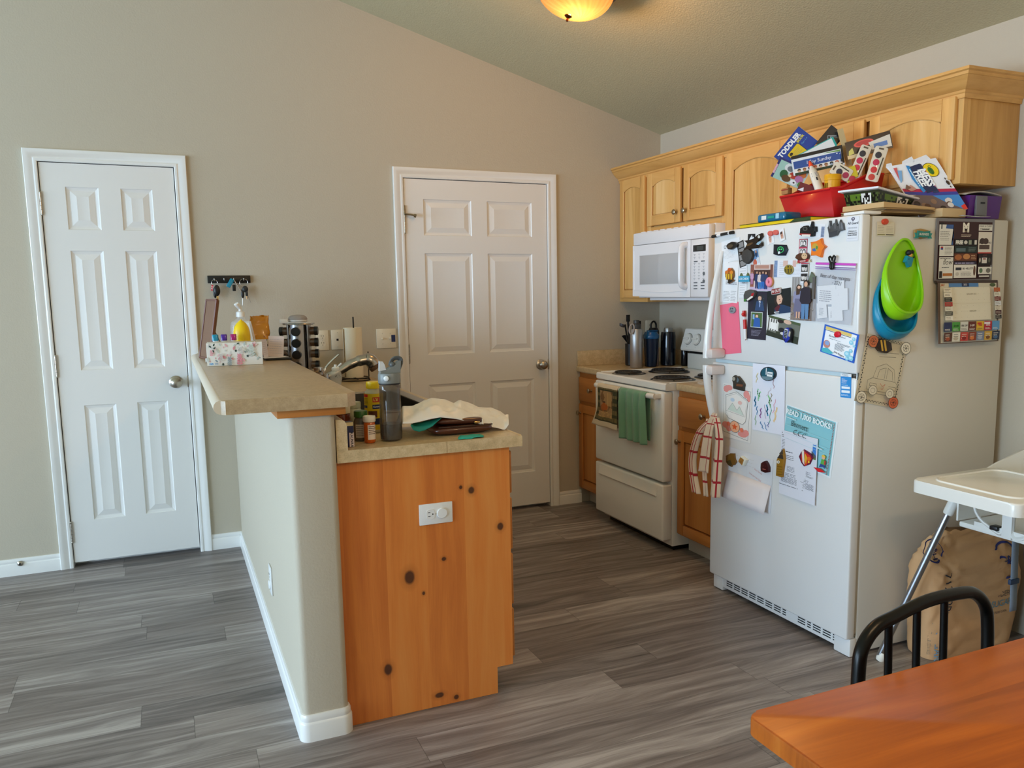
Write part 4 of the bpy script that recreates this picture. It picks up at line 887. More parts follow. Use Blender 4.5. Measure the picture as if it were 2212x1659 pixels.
def rnd(name, label, plane, f, cx, cy, rx, col, depth=.008, lift=.0022, extra=None, rough=.25): return relief(name, label, plane, ell(cx, cy, rx, rx * 1.08, 24), P(col, rough), depth, lift, f, extra)
rnd('round_magnet', 'left coral round magnet holding the baby snapshots', 'front', A1, 903, 396, 33, '#d9665c'); rnd('round_magnet', 'right coral round magnet holding the baby snapshots', 'front', A1, 973, 383, 33, '#d9665c')
def d(mb, f): flatp(mb, [f(*p) for p in ell(1040, 610, 42, 42)], .0064, '#37d070'); flatp(mb, [f(*p) for p in ell(1040, 612, 34, 34)], .0067, '#101623'); flatp(mb, [f(*p) for p in ell(1028, 605, 10, 9)], .007, '#58e08a'); flatp(mb, [f(*p) for p in ell(1054, 605, 10, 9)], .007, '#58e08a'); flatp(mb, [f(*p) for p in [(1005, 640), (1030, 630), (1040, 660), (1010, 670)]], .007, '#dfe6ea')
relief('hexagon_magnet', 'navy six sided magnet with a green mask emblem', 'front', [(945, 540), (1105, 545), (1130, 610), (1095, 690), (1000, 690), (940, 670)], P('#111827', .3), .006, .001, A1, d)
def d(mb, f):
    mb.use('#b32a22'); flat = [f(*p) for p in [(1310, 395), (1460, 400), (1460, 425), (1310, 415)]]; flatp(mb, flat, .0124, '#b32a22'); flatp(mb, [f(*p) for p in [(1340, 408), (1455, 410), (1452, 440), (1342, 436)]], .0127, '#e8e2d8'); flatp(mb, [f(*p) for p in ell(1385, 335, 30, 28)], .0125, '#5b5b58'); flatp(mb, [f(*p) for p in ell(1385, 335, 20, 19)], .0127, '#17181a')
relief('skyline_magnet', 'black skyline magnet with red base and white banner', 'front', [(1310, 400), (1315, 330), (1345, 320), (1360, 295), (1400, 290), (1425, 320), (1435, 365), (1445, 365), (1448, 300), (1458, 300), (1465, 235), (1475, 245), (1480, 330), (1495, 335), (1500, 300), (1518, 305), (1520, 370), (1495, 380), (1490, 430), (1460, 440), (1330, 430)], P('#1b1c1e', .35, .2), .012, .002, A1, d)
def d(mb, f): flatp(mb, [f(*p) for p in [(1690, 385), (1810, 350), (1790, 425), (1695, 450)]], .0105, '#3d3f44'); [flatp(mb, [f(*p) for p in [(x, 250), (x + 8, 248), (x + 10, 330), (x + 2, 332)]], .0105, '#8a8c90') for x in (1700, 1770, 1835, 1860)]
relief('skyline_magnet', 'grey city tower magnet right of the black skyline', 'front', [(1670, 315), (1690, 310), (1692, 225), (1705, 225), (1708, 300), (1740, 305), (1745, 265), (1770, 262), (1775, 205), (1785, 262), (1800, 275), (1805, 310), (1822, 300), (1825, 255), (1838, 212), (1848, 250), (1872, 262), (1885, 350), (1815, 365), (1790, 420), (1695, 450)], P('#5c5e60', .35, .5), .010, .001, A1, d)
def d(mb, f): flatp(mb, [f(*p) for p in ell(1517, 580, 42, 55)], .0125, '#c9a13a'); flatp(mb, [f(*p) for p in [(1480, 600), (1515, 590), (1530, 625), (1500, 635), (1478, 620)]], .0128, '#3a67b0'); flatp(mb, [f(*p) for p in [(1530, 560), (1555, 570), (1545, 610), (1525, 600)]], .0128, '#4d8a3e')
relief('star_magnet', 'orange star magnet with a small globe', 'front', [(1450, 510), (1530, 505), (1590, 460), (1600, 535), (1650, 570), (1605, 610), (1585, 715), (1530, 680), (1455, 690), (1470, 600)], P('#ef7c1e', .35), .012, .001, A1, d)
def d(mb, f): flatp(mb, [f(*p) for p in ell(1378, 695, 38, 42)], .0125, '#d9b58c'); flatp(mb, [f(*p) for p in ell(1366, 688, 5, 6)], .0128, '#2a1a12'); flatp(mb, [f(*p) for p in ell(1392, 688, 5, 6)], .0128, '#2a1a12')
relief('face_magnet', 'brown heart shaped face magnet above the WINNER ribbon', 'front', [(1250, 720), (1265, 680), (1310, 655), (1350, 665), (1390, 650), (1420, 685), (1410, 730), (1370, 745), (1290, 750)], P('#55301c', .35), .012, .003, A1, d)
def ribbon(name, label, plane, tl, tr, bl, txt, col, col2, lift=.005):
    M, w, h = frame3(plane, tl, tr, bl, lift); mb = MB(P(col, .35)); a = .36
    pts = [(-w * a, -h * .3 + .0), (0, -h * .4), (w * a, -h * .3), (w * a, h * .5), (0, h * .4), (-w * a, h * .5)]
    mb.prism([(x, y, .001) for x, y in pts], (0, 0, .004), bev=.0008); mb.use(P(col2, .4))
    for s_ in (-1, 1): mb.prism([(s_ * w * .5, -h * .5, 0), (s_ * w * .28, -h * .5, 0), (s_ * w * .28, h * .2, 0), (s_ * w * .5, h * .2, 0), (s_ * w * .44, -h * .15, 0)][::s_], (0, 0, .003))
    mb.use('#f3ede0'); mb.text(txt, Matrix.Translation((0, h * .02, .0053)), min(h * .62, w * .13), bold=.01)
    o = mb.build(name, angle=25); o.matrix_world = M; return tag(o, label, 'magnet', MAGS)
ribbon('ribbon_magnet', 'red ribbon magnet lettered WINNER', 'front', A1(1245, 755), A1(1445, 725), A1(1250, 800), 'WINNER', '#b3262b', '#d8c9a6', .006)
mb = MB(P('#0f0f10', .25)); M = spot('front', *A1(1745, 790), .012); 
mb.tube([(x * .001, y * .001, .004) for x, y in [(-4, -18), (-7, 2), (-14, 14), (-15, 22), (-10, 25), (-3, 20), (1, 10), (3, 20), (10, 27), (16, 22), (14, 12), (8, 2), (6, -18)]], .0036, 10); mb.prism([(x, y - .009, 0) for x, y in rrect(.019, .030, .008, 5)], (0, 0, .007), bev=.002); mb.cyl((0, 0, -.012), (0, 0, .003), .006)
o = lay(mb.build('bag_clip'), M); tag(o, 'black heart topped clip pinching the zipper bag', 'clip')
def d(mb, f): [flatp(mb, [f(*p) for p in ell(x, y, 24, 24)], .0085, c_) for x, y, c_ in ((375, 875, '#c8541e'), (340, 910, '#d2762a'), (400, 910, '#e08a2e'))]; [flatp(mb, [f(*p) for p in [(x, 935), (x + 22, 930), (x + 20, 1000), (x + 4, 1005)]], .0088, '#dcb02c') for x in (325, 355, 390)]; flatp(mb, [f(*p) for p in [(365, 1000), (425, 1020), (370, 1060), (352, 1050)]], .0088, '#1d1713')
relief('flower_magnet', 'orange and yellow flower bunch magnet on the long receipt', 'front', [(312, 905), (345, 895), (355, 860), (395, 855), (420, 895), (425, 960), (405, 1000), (425, 1025), (365, 1062), (355, 1010), (315, 975)], P('#8a5a1e', .4), .008, .005, A1, d)
M, w, h = frame3('front', A1(485, 950), A1(628, 945), A1(490, 1065), .004); mb = MB(P('#5d6a3a', .5))
for x in (-.3, .3): mb.prism([(w * x + dx, h * .1 + dy, 0) for dx, dy in ((-.008, 0), (.008, 0), (.007, .016), (0, .024), (-.007, .016))], (0, 0, .004), bev=.001)
mb.use(P('#3f9fc4', .35)); mb.box(-w * .5, -h * .28, 0, w * .5, h * .4, .005, .001); mb.use('#f3f6f8'); mb.text('LOS CABOS', Matrix.Translation((0, h * .07, .0052)), w * .165, bold=.02); mb.use(P('#2a2d30', .5)); mb.text('MEXICO', Matrix.Translation((0, -h * .4, .001)), w * .13)
o = lay(mb.build('souvenir_magnet'), M); tag(o, 'blue souvenir magnet lettered LOS CABOS with two green figures', 'magnet', MAGS)
mb = MB(P('#ee8fa6', .4)); R = .019; mb.tube([(R * .62 * math.cos(2 * PI * i / 24), R * .68 * math.sin(2 * PI * i / 24), .006) for i in range(24)], .0078, 12, closed=True); mb.use(P('#c98a4a', .6)); mb.tube([(R * .66 * math.cos(2 * PI * i / 24), R * .72 * math.sin(2 * PI * i / 24), .003) for i in range(24)], .0080, 12, closed=True); mb.use('#e8505a'); [mb.ball((R * .62 * math.cos(a), R * .68 * math.sin(a), .0135), .0012, n=8) for a in (.3, 1.2, 2.2, 3.1, 4.4, 5.3)]
o = lay(mb.build('donut_magnet'), spot('front', *A1(895, 1040), .003)); tag(o, 'pink iced donut magnet on the group snapshot', 'magnet', MAGS)
def d(mb, f): flatp(mb, [f(*p) for p in ell(1142, 876, 50, 54)], .0042, P('#7f7648', .3, .9)); [flatp(mb, [f(*p) for p in [(x, 830), (x + 16, 828), (x + 20, 915), (x + 6, 920)]], .0045, P('#e2c64c', .25, 1)) for x in (1112, 1150)]; flatp(mb, [f(*p) for p in [(1100, 850), (1190, 845), (1190, 860), (1100, 868)]], .0046, P('#e2c64c', .25, 1))
rnd('coin_magnet', 'round gold coin magnet between the snapshots', 'front', A1, 1142, 876, 62, '#9a8a4c', .004, .0022, d)
relief('figure_magnet', 'small grey green statue magnet right of the lower photo strip', 'front', [(1455, 905), (1475, 940), (1500, 965), (1520, 960), (1500, 1000), (1505, 1055), (1475, 1040), (1440, 1050), (1425, 1000), (1440, 960)], P('#6e7a66', .5, .3), .008, .004, A1)
def d(mb, f): flatp(mb, [f(*p) for p in [(680, 1190), (715, 1180), (700, 1225), (670, 1225)]], .0145, '#b8232b'); flatp(mb, [f(*p) for p in [(615, 1270), (690, 1215), (700, 1240), (625, 1290)]], .0145, '#e8e4dc'); flatp(mb, [f(*p) for p in [(580, 1265), (615, 1265), (600, 1300), (575, 1295)]], .0145, '#3f7a34')
relief('rock_magnet', 'grey stone magnet with red flag at the corner of the announcement', 'front', [(570, 1215), (590, 1160), (640, 1140), (705, 1150), (720, 1185), (700, 1240), (620, 1295), (575, 1300)], P('#4c4b49', .6, bump=.5, bscale=160), .014, .003, A1, d)
M, w, h = frame3('front', A1(912, 1130), A1(1040, 1105), A1(925, 1215), .004); mb = MB(P('#b9b4ae', .3)); mb.prism([(x, y, 0) for x, y in rrect(w, h * .95, h * .3)], (0, 0, .004), bev=.001); mb.use('#8a2a2a'); mb.prism([(x, y, .004) for x, y in rrect(w * .9, h * .75, h * .25)], (0, 0, .0006)); mb.use('#f0ece6'); mb.text('IN OUT', Matrix.Translation((0, 0, .0048)), w * .26, bold=.02, shear=.15)
o = lay(mb.build('badge_magnet'), M); tag(o, 'rounded silver magnet with dark red lettering', 'magnet', MAGS)
def d(mb, f): [flatp(mb, [f(*p) for p in ell(x, y, rx, ry)], .0066, '#3c3f44') for x, y, rx, ry in ((382, 1390, 8, 9), (405, 1392, 8, 9), (392, 1425, 20, 6), (375, 1405, 5, 5))]
rnd('round_magnet', 'grey round face magnet on the pink sheet', 'front', A1, 394, 1410, 44, '#8f9298', .006, .0024, d)
a = at(*A1(560, 1420), 'x', 1.736); b = at(*A2(580, 215), 'x', 1.736); L = (a - b).length
mb = MB(P('#c8201e', .3)); mb.cyl((0, 0, .009), (0, L * .2, .009), .007, n=14); mb.ball((0, L * .12, .012), .009, n=14); mb.cyl((0, L * .30, .008), (0, L * .62, .008), .0072, n=14); mb.use('#e9e6e6'); mb.cyl((0, L * .62, .008), (0, L * .97, .008), .0068, .0052, 14); mb.cyl((0, L * .2, .009), (0, L * .3, .009), .003); mb.use('#7a2020'); mb.cyl((0, L * .97, .008), (0, L, .008), .002)
o = lay(mb.build('marker'), spot('front', *A1(560, 1420)) @ Matrix.Rotation(PI + math.atan2((b - a).y, -(b - a).z) * -1, 4, 'Z')); tag(o, 'red and white marker hanging upright beside the dark announcement card', 'marker')
M = spot('front', *A2(1150, 145), .004) @ Matrix.Rotation(math.radians(-9), 4, 'Z'); mb = MB(P('#2a3ba0', .3)); mb.prism([(x, y, 0) for x, y in rrect(.040, .060, .018, 6)], (0, 0, .016), bev=.005, seg=3); mb.use('#14151c'); mb.prism([(x + .010, y, .003) for x, y in rrect(.030, .056, .014, 6)], (0, 0, .0125), bev=.003)
mb.use('#c9ccd2'); mb.prism([(x - .004, y + .006, .016) for x, y in rrect(.020, .036, .005)], (0, 0, .0008)); mb.use('#17181c'); [mb.box(-.0115 + (k % 2) * .0085, -.0105 + (k // 2) * .0062, .0168, -.0045 + (k % 2) * .0085, -.006 + (k // 2) * .0062, .0178) for k in range(10)]; mb.use('#b9b19c'); mb.box(.012, -.002, .0155, .0215, .018, .0166); mb.use('#1b1c30'); mb.cyl((-.008, -.021, .012), (-.008, -.021, .0168), .004)
o = lay(mb.build('timer'), M); tag(o, 'blue handheld device with a keypad stuck low on the freezer door', 'timer')
def d(c):
    c.r(.06, .05, .94, .95, '#f4f5f6'); c.p([(.05, .05), (.8, .05), (.8, .16), (.05, .16)], '#e2c871'); c.r(.05, .17, .8, .19, '#33415f'); c.t('CPC Preschool', .5, .26, .0085, '#3a3d44'); c.t('Bennett', .28, .34, .011, '#22252c', shear=.2); c.lines(.2, .42, .6, .44, 1, '#555b66', .6); c.lines(.45, .48, .85, .54, 2, '#6a707a', .5)
    c.c(.16, .66, .1, .14, '#c98a7a'); c.c(.17, .62, .07, .08, '#8fa9d8'); c.lines(.4, .55, .68, .76, 6, '#3d4148', .35); c.p([(.04, .85), (.2, .78), (.4, .9), (.3, .97), (.05, .97)], '#4fb6c4'); c.t('Jane Rogers', .55, .86, .011, '#1d2026', rot=-8, shear=.3)
    for u, v, r in ((.88, .2, .05), (.83, .34, .06), (.93, .42, .04), (.86, .62, .05), (.78, .76, .08), (.9, .86, .07), (.8, .92, .05)): c.c(u, v, r, r * 1.25, '#8fd0e6'); c.c(u - .01, v - .01, r * .55, r * .6, '#c2e8f2')
fc_('certificate', 'blue bordered preschool certificate low on the right of the freezer door', 'certificate', q(A2, (1612, 0), (2072, 143), (1540, 360)), d, base='#2a62c4', lift=.0012)
rnd('round_magnet', 'plain red round magnet on the blue bordered certificate', 'front', A2, 1795, 137, 38, '#d81f33', .009, .0024)
# ---- fridge door
def d(c):
    c.l([(.04, .03), (.96, .08), (.9, .97), (.03, .9), (.04, .03)], .0012, '#2a2624')
    for u, v, ru, rv in ((.12, .1, .1, .06), (.22, .07, .12, .05), (.82, .14, .1, .07), (.9, .2, .06, .07), (.14, .77, .14, .06), (.25, .83, .1, .05), (.72, .88, .16, .05), (.84, .84, .1, .06)): c.c(u, v, ru, rv, '#ef9a92')
    c.p([(.5, .12), (.88, .25), (.82, .63), (.72, .7), (.22, .63), (.12, .56), (.1, .22)], '#f3efe8'); c.l([(.5, .12), (.88, .25), (.82, .63), (.72, .7), (.22, .63), (.12, .56), (.1, .22), (.5, .12)], .0014, '#2a2624'); c.l([(.5, .15), (.84, .26), (.8, .55), (.14, .5), (.14, .24), (.5, .15)], .0008, '#4a4542'); c.l([(.14, .5), (.22, .63)], .0008, '#4a4542')
    c.p([(.2, .48), (.36, .34), (.52, .46), (.6, .38), (.76, .53)], '#d8e4d8'); c.l([(.2, .48), (.36, .34), (.52, .46), (.6, .38), (.76, .53)], .0009, '#4a4542'); c.c(.36, .28, .07, .035, '#c3d6e6'); c.c(.62, .31, .07, .035, '#eec2b8')
    c.c(.46, .77, .17, .105, '#f2b48e'); c.ring(.46, .77, .17, .105, .0014, '#3a2a22'); c.p([(.46 + .11 * (1 if k % 2 == 0 else .45) * math.sin(k * PI / 5), .77 - .068 * (1 if k % 2 == 0 else .45) * math.cos(k * PI / 5)) for k in range(10)], '#e8602c'); c.c(.24, .74, .06, .04, '#ef7a5e'); c.c(.7, .8, .06, .04, '#ef7a5e')
fc_('coloring_page', 'coloured-in badge page with orange star under the chip clip', 'drawing', q(A2, (262, 780), (648, 845), (240, 1480)), d, base='#ece9e4', lift=.0012)
def d(mb, f): flatp(mb, [f(*p) for p in ell(432, 725, 20, 26)], .0105, '#a9a394'); flatp(mb, [f(*p) for p in [(470, 790), (555, 800), (550, 830), (465, 820)]], .0105, '#7a4a32'); flatp(mb, [f(*p) for p in [(480, 700), (505, 740), (490, 770), (470, 770)]], .0105, '#5c6f78')
relief('clip_magnet', 'dark pewter figure clip holding the badge page', 'front', [(410, 700), (440, 675), (465, 700), (485, 690), (510, 720), (540, 760), (562, 800), (555, 890), (420, 855), (425, 780), (408, 750)], P('#4a4740', .4, .4), .010, .003, A2, d)
def d(c):
    for (u0, v0, u1, v1, w_, col) in ((.28, .25, .22, .45, .009, '#3f9fc8'), (.33, .24, .36, .36, .004, '#7aa0d8'), (.38, .26, .42, .42, .003, '#5c88c8'), (.42, .24, .36, .5, .003, '#9a5ab0'), (.52, .26, .56, .32, .006, '#c080d8'), (.85, .08, .72, .24, .009, '#e89a80'), (.84, .28, .78, .44, .012, '#b870d8'), (.16, .38, .2, .55, .010, '#8cd0a0'), (.24, .42, .2, .52, .012, '#9fd6a8'), (.52, .46, .56, .62, .012, '#8ed08a'), (.6, .42, .58, .55, .007, '#a89a78'), (.08, .5, .1, .64, .011, '#3f98c8'), (.14, .64, .16, .76, .007, '#58a0d0'), (.47, .6, .48, .75, .012, '#3a98c4'), (.28, .66, .26, .8, .009, '#b070b8'), (.4, .6, .42, .8, .004, '#c0a0b8'), (.76, .62, .7, .82, .016, '#eccfa0'), (.72, .5, .66, .7, .006, '#e8a8b8'), (.6, .62, .54, .86, .006, '#80c0b0'), (.1, .78, .12, .92, .007, '#b8dcb8'), (.26, .86, .36, .96, .006, '#5a9cd0'), (.4, .86, .46, .97, .005, '#70a8d8'), (.52, .85, .5, .92, .005, '#8890d0'), (.16, .14, .13, .28, .006, '#ece0a8'), (.64, .2, .68, .34, .004, '#d0a0a0'), (.6, .34, .46, .46, .003, '#c8c0c0')):
        n = 5; c.l([(u0 + (u1 - u0) * k / n + .02 * math.sin(k * 2.1 + u0 * 9), v0 + (v1 - v0) * k / n) for k in range(n + 1)], w_ * .6, col)
fc_('crayon_drawing', "child's scribble drawing in many colours under the oval magnet", 'drawing', q(A2, (658, 520), (1092, 553), (640, 1395)), d, base='#e9ebf6', lift=.0016, bend=lambda u, v: .012 * max(0, u - .7) ** 1.5)
def d(mb, f): flatp(mb, [f(*p) for p in ell(880, 655, 86, 76, 26, 8)], .0096, '#1f5a6c'); flatp(mb, [f(*p) for p in [(800, 690), (960, 700), (940, 735), (880, 745), (820, 730)]], .0099, '#6e8a94'); flatp(mb, [f(*p) for p in [(860, 580), (872, 580), (866, 670), (855, 670)]], .01, '#e8eef0'); flatp(mb, [f(*p) for p in [(880, 630), (950, 640), (945, 700), (870, 690)]], .0101, '#eef2f2'); flatp(mb, [f(*p) for p in [(885, 650), (945, 660), (942, 672), (882, 664)]], .0104, '#6c7f88')
relief('oval_magnet', 'oval lighthouse scene magnet on the scribble drawing', 'front', ell(880, 660, 102, 92, 28, 8), P('#14262c', .3), .009, .003, A2, d)
def d(c):
    c.r(0, .12, 1, 1, '#2e8fd6'); c.t('AT Support', .4, .045, .006, '#5a6570'); c.lines(.2, .09, .8, .115, 1, '#8a949c', .6)
    for k in range(4): c.t(('Notice', 'Emergency', 'Chemical', 'Exposure')[k], .12, .22 + k * .055, .0062, '#eaf4fb', align='LEFT')
    c.lines(.12, .45, .8, .5, 1, '#d8ecf8', .5); c.r(.12, .53, .9, .63, '#f0f5f8'); c.r(.12, .69, .9, .80, '#f0f5f8'); c.lines(.1, .85, .9, .93, 2, '#cfe6f5', .5)
fc_('service_card', 'small blue and white card at upper right of the fridge door', 'card', q(A2, (1822, 655), (1965, 665), (1800, 968)), d, base='#e6ebef')
def d(c):
    c.r(.02, .02, .97, .97, '#8ecbd4')
    for k in range(34): c.r(.03 + k * .0275, .035, .03 + k * .0275 + .014, .048, '#a85a4a'); c.r(.935, .05 + k * .027, .955, .05 + k * .027 + .013, '#a85a4a')
    c.t('READ 1,000 BOOKS!', .49, .115, .0285, '#eef6f7', bold=.035); c.lines(.05, .2, .3, .225, 1, '#d5ecef', .7); c.t('Bennett', .33, .3, .030, '#2a4046', shear=.1); c.r(.05, .355, .9, .359, '#b8dfe5'); c.t('C.C.C.', .36, .44, .028, '#2a4046', shear=.25); c.r(.05, .5, .9, .504, '#b8dfe5'); c.lines(.62, .53, .85, .56, 1, '#d5ecef', .7); c.r(.05, .6, .9, .604, '#b8dfe5')
    c.c(.86, .66, .035, .03, '#f0c84a'); c.c(.86, .685, .028, .024, '#e8b890'); c.p([(.83, .71), (.89, .71), (.9, .8), (.82, .8)], '#5fae4c'); c.r(.885, .72, .91, .79, '#c8343a'); c.p([(.82, .8), (.9, .8), (.92, .86), (.87, .84), (.8, .87)], '#2d4a94'); c.p([(.7, .91), (.84, .885), (.93, .92), (.8, .96)], '#d8242c')
fc_('reading_certificate', 'pale blue certificate lettered READ 1,000 BOOKS!', 'certificate', q(A3, (1278, 72), (1925, 300), (1215, 740)), d, base='#eef3f4', lift=.0012)
def d(c):
    c.r(.02, .03, .3, .045, '#333333'); c.lines(.02, .06, .75, .11, 2, '#55575c', .3); c.lines(.03, .13, .15, .34, 9, '#4d4f55', .3); c.lines(.2, .13, .45, .3, 6, '#55575c', .25); c.r(.66, .1, .97, .31, '#3f86d6'); c.p([(.66, .31), (.66, .24), (.8, .17), (.97, .26), (.97, .31)], '#55606a'); c.r(.72, .24, .9, .29, '#2e343a'); c.r(.66, .29, .97, .32, '#5d7a48')
    c.lines(.02, .3, .6, .33, 1, '#4d4f55', .4); c.lines(.04, .36, .5, .44, 3, '#5d5f66', .3); c.lines(.2, .53, .97, .62, 6, '#5d5f66', .35); c.lines(.05, .64, .95, .70, 3, '#6c6e76', .35); c.lines(.05, .705, .97, .80, 7, '#55575e', .35, .05); c.lines(.0, .83, .7, .845, 1, '#6c6e76', .6)
fc_('letter', 'printed letter with a house picture below the reading certificate', 'paper', q(A3, (1228, 395), (1695, 510), (1168, 1180)), d, base='#e4e6f0', lift=.0062, bend=lambda u, v: .008 * max(0, u - .6))
def tower(mb, f):
    for pts, z, col in (([(1232, 690), (1275, 640), (1280, 700), (1240, 705)], .0125, '#4a4034'), ([(1205, 745), (1240, 705), (1275, 705), (1285, 765)], .0125, '#3c352c'), (ell(1220, 797, 18, 20), .0126, '#e9e4d4'), (ell(1220, 797, 4, 14), .013, '#2a2a2a')): flatp(mb, [f(*p) for p in pts], z, col)
    [flatp(mb, [f(*p) for p in [(1205, y), (1270, y + 8), (1270, y + 14), (1205, y + 6)]], .0125, '#6e4d16') for y in (850, 880, 915, 945)]
relief('clock_tower_magnet', 'brown clock tower magnet on the left of the printed letter', 'front', [(1185, 970), (1200, 830), (1195, 770), (1215, 735), (1235, 700), (1270, 635), (1282, 700), (1288, 760), (1278, 840), (1258, 990)], P('#9a6f20', .4), .012, .0075, A3, tower)
def d(mb, f): flatp(mb, [f(*p) for p in [(1490, 720), (1530, 660), (1610, 720), (1625, 760), (1550, 850), (1500, 790)]], .0065, '#d0312a'); flatp(mb, [f(*p) for p in [(1500, 660), (1530, 650), (1535, 840), (1510, 800)]], .0067, '#e9dccf'); flatp(mb, [f(*p) for p in [(1545, 690), (1570, 740), (1555, 830), (1535, 770)]], .0068, '#e8b22e'); flatp(mb, [f(*p) for p in ell(1590, 760, 24, 26)], .0069, '#e8702a'); flatp(mb, [f(*p) for p in ell(1590, 800, 12, 14)], .0069, '#f2c23a')
relief('diamond_magnet', 'red diamond shaped label magnet on the printed letter', 'front', [(1460, 730), (1490, 670), (1525, 640), (1600, 685), (1640, 745), (1600, 830), (1525, 855), (1490, 810)], P('#6a1a3c', .35), .006, .0075, A3, d)
def d(c): c.t('best family', .72, .3, .012, '#c88a8a', rot=-14, shear=.2); c.lines(.15, .1, .75, .3, 3, '#d3cfd0', .12); c.t('Love you lots Dad', .66, .42, .011, '#c88a8a', rot=-14, shear=.2); c.r(.49, .1, .493, .99, '#d4d4d8')
fc_('folded_letter', 'large white folded letter with pale pink handwriting on the left of the fridge door', 'paper', q(A3, (505, 590), (1110, 780), (490, 1215)), d, base='#dfe0e4', lift=.0014)
M, w, h = frame3('front', A3(545, 900), A3(1085, 1105), A3(470, 1200), .002); mb = MB(P('#e6dfe0', .6)); mb.grid(lambda u, v: Vector(((u - .5) * w, (.5 - v) * h, .0008 + .030 * v + .006 * (1 - abs(2 * u - 1)) * v)), 6, 4)
o = lay(solid(mb.build('letter_flap'), .0004), M); tag(o, 'creased white flap of paper standing out at the lower left of the fridge door', 'paper')
relief('leaf_magnet', 'brown leaf shaped magnet at the left on the folded letter', 'front', [(538, 720), (575, 710), (590, 692), (640, 695), (645, 760), (665, 800), (640, 840), (620, 825), (605, 862), (570, 840), (540, 800)], P('#7a5620', .4), .010, .003, A3, lambda mb, f: flatp(mb, [f(*p) for p in [(555, 790), (600, 770), (620, 830), (600, 855), (565, 830)]], .0105, '#4a3d1a'))
def d(mb, f): flatp(mb, [f(*p) for p in [(712, 790), (740, 735), (785, 770), (760, 840)]], .0165, '#a87838'); flatp(mb, [f(*p) for p in ell(748, 797, 8, 8)], .0168, '#7a5222')
relief('cookie_magnet', 'square marshmallow cookie magnet on the folded letter', 'front', [(708, 792), (742, 725), (808, 775), (768, 850)], P('#e4e6da', .5), .016, .003, A3, d, bev=.003)
relief('hood_magnet', 'dark maroon hooded bust magnet at the right of the folded letter', 'front', [(985, 870), (990, 815), (1015, 795), (1040, 785), (1065, 820), (1082, 870), (1080, 930), (1040, 935), (990, 912)], P('#3a1418', .3), .014, .003, A3, lambda mb, f: [flatp(mb, [f(*p) for p in [(1015, 880), (1055, 888), (1055, 896), (1015, 890)]], .0145, '#b86a5a'), flatp(mb, [f(*p) for p in ell(1028, 845, 6, 4)], .0145, '#6a3a34'), flatp(mb, [f(*p) for p in ell(1050, 850, 6, 4)], .0145, '#6a3a34')])
# ---- side of the refrigerator
def sc_(name, label, cat, pts, draw, **k): return card(name, label, cat, 'side', *pts, draw, **k)
def d(c): c.lines(.05, .25, .45, .8, 5, '#a59a80', .2); c.lines(.55, .3, .95, .8, 5, '#a59a80', .2); c.r(.05, .88, .48, .94, '#7d7a2a'); c.r(.53, .88, .98, .94, '#3a3328')
sc_('notice', 'small cream notice at the top left of the refrigerator side', 'paper', q(S1, (195, 140), (330, 145), (192, 250)), d, base='#ded5bd')
rnd('round_magnet', 'plain orange red round magnet on the cream notice', 'side', S1, 250, 141, 22, '#cf4526', .009, .0014)
ribbon('ribbon_magnet', 'teal ribbon magnet lettered BUSINESS on the refrigerator side', 'side', S1(472, 210), S1(607, 215), S1(472, 270), 'BUSINESS', '#1f7f74', '#2a8f86', .0095)
relief('plank_magnet', 'small wooden plank magnet behind the teal ribbon', 'side', [(478, 205), (525, 195), (585, 208), (585, 262), (530, 275), (478, 262)], P('#b08a4e', .6), .007, .0012, S1)
cal = thing('wall_calendar', 'advertising wall calendar hanging open on the refrigerator side', 'calendar', at(*S1(880, 605), 'y', -2.57))
def keep(o, par):
    mw_ = o.matrix_world.copy(); o.parent = par; o.matrix_parent_inverse = Matrix.Identity(4); o.matrix_basis = Matrix.Translation(-worldloc(par)) @ mw_
    for k in ('label', 'category', 'group'):
        if k in o: del o[k]
def ad(c, u0, v0, u1, v1, bgc, txt=None, tc='#f2ece0', lc=None, n=0, size=None):
    c.r(u0, v0, u1, v1, bgc); W_ = (u1 - u0); 
    if txt: c.t(txt, (u0 + u1) / 2, v0 + (v1 - v0) * (.28 if n else .5), size or min((v1 - v0) * c.h * .4, W_ * c.w / max(1, len(txt)) * 1.5), tc, bold=.02)
    if n: c.lines(u0 + W_ * .1, v0 + (v1 - v0) * .5, u1 - W_ * .1, v1 - (v1 - v0) * .08, n, lc or '#8a857c', .4)
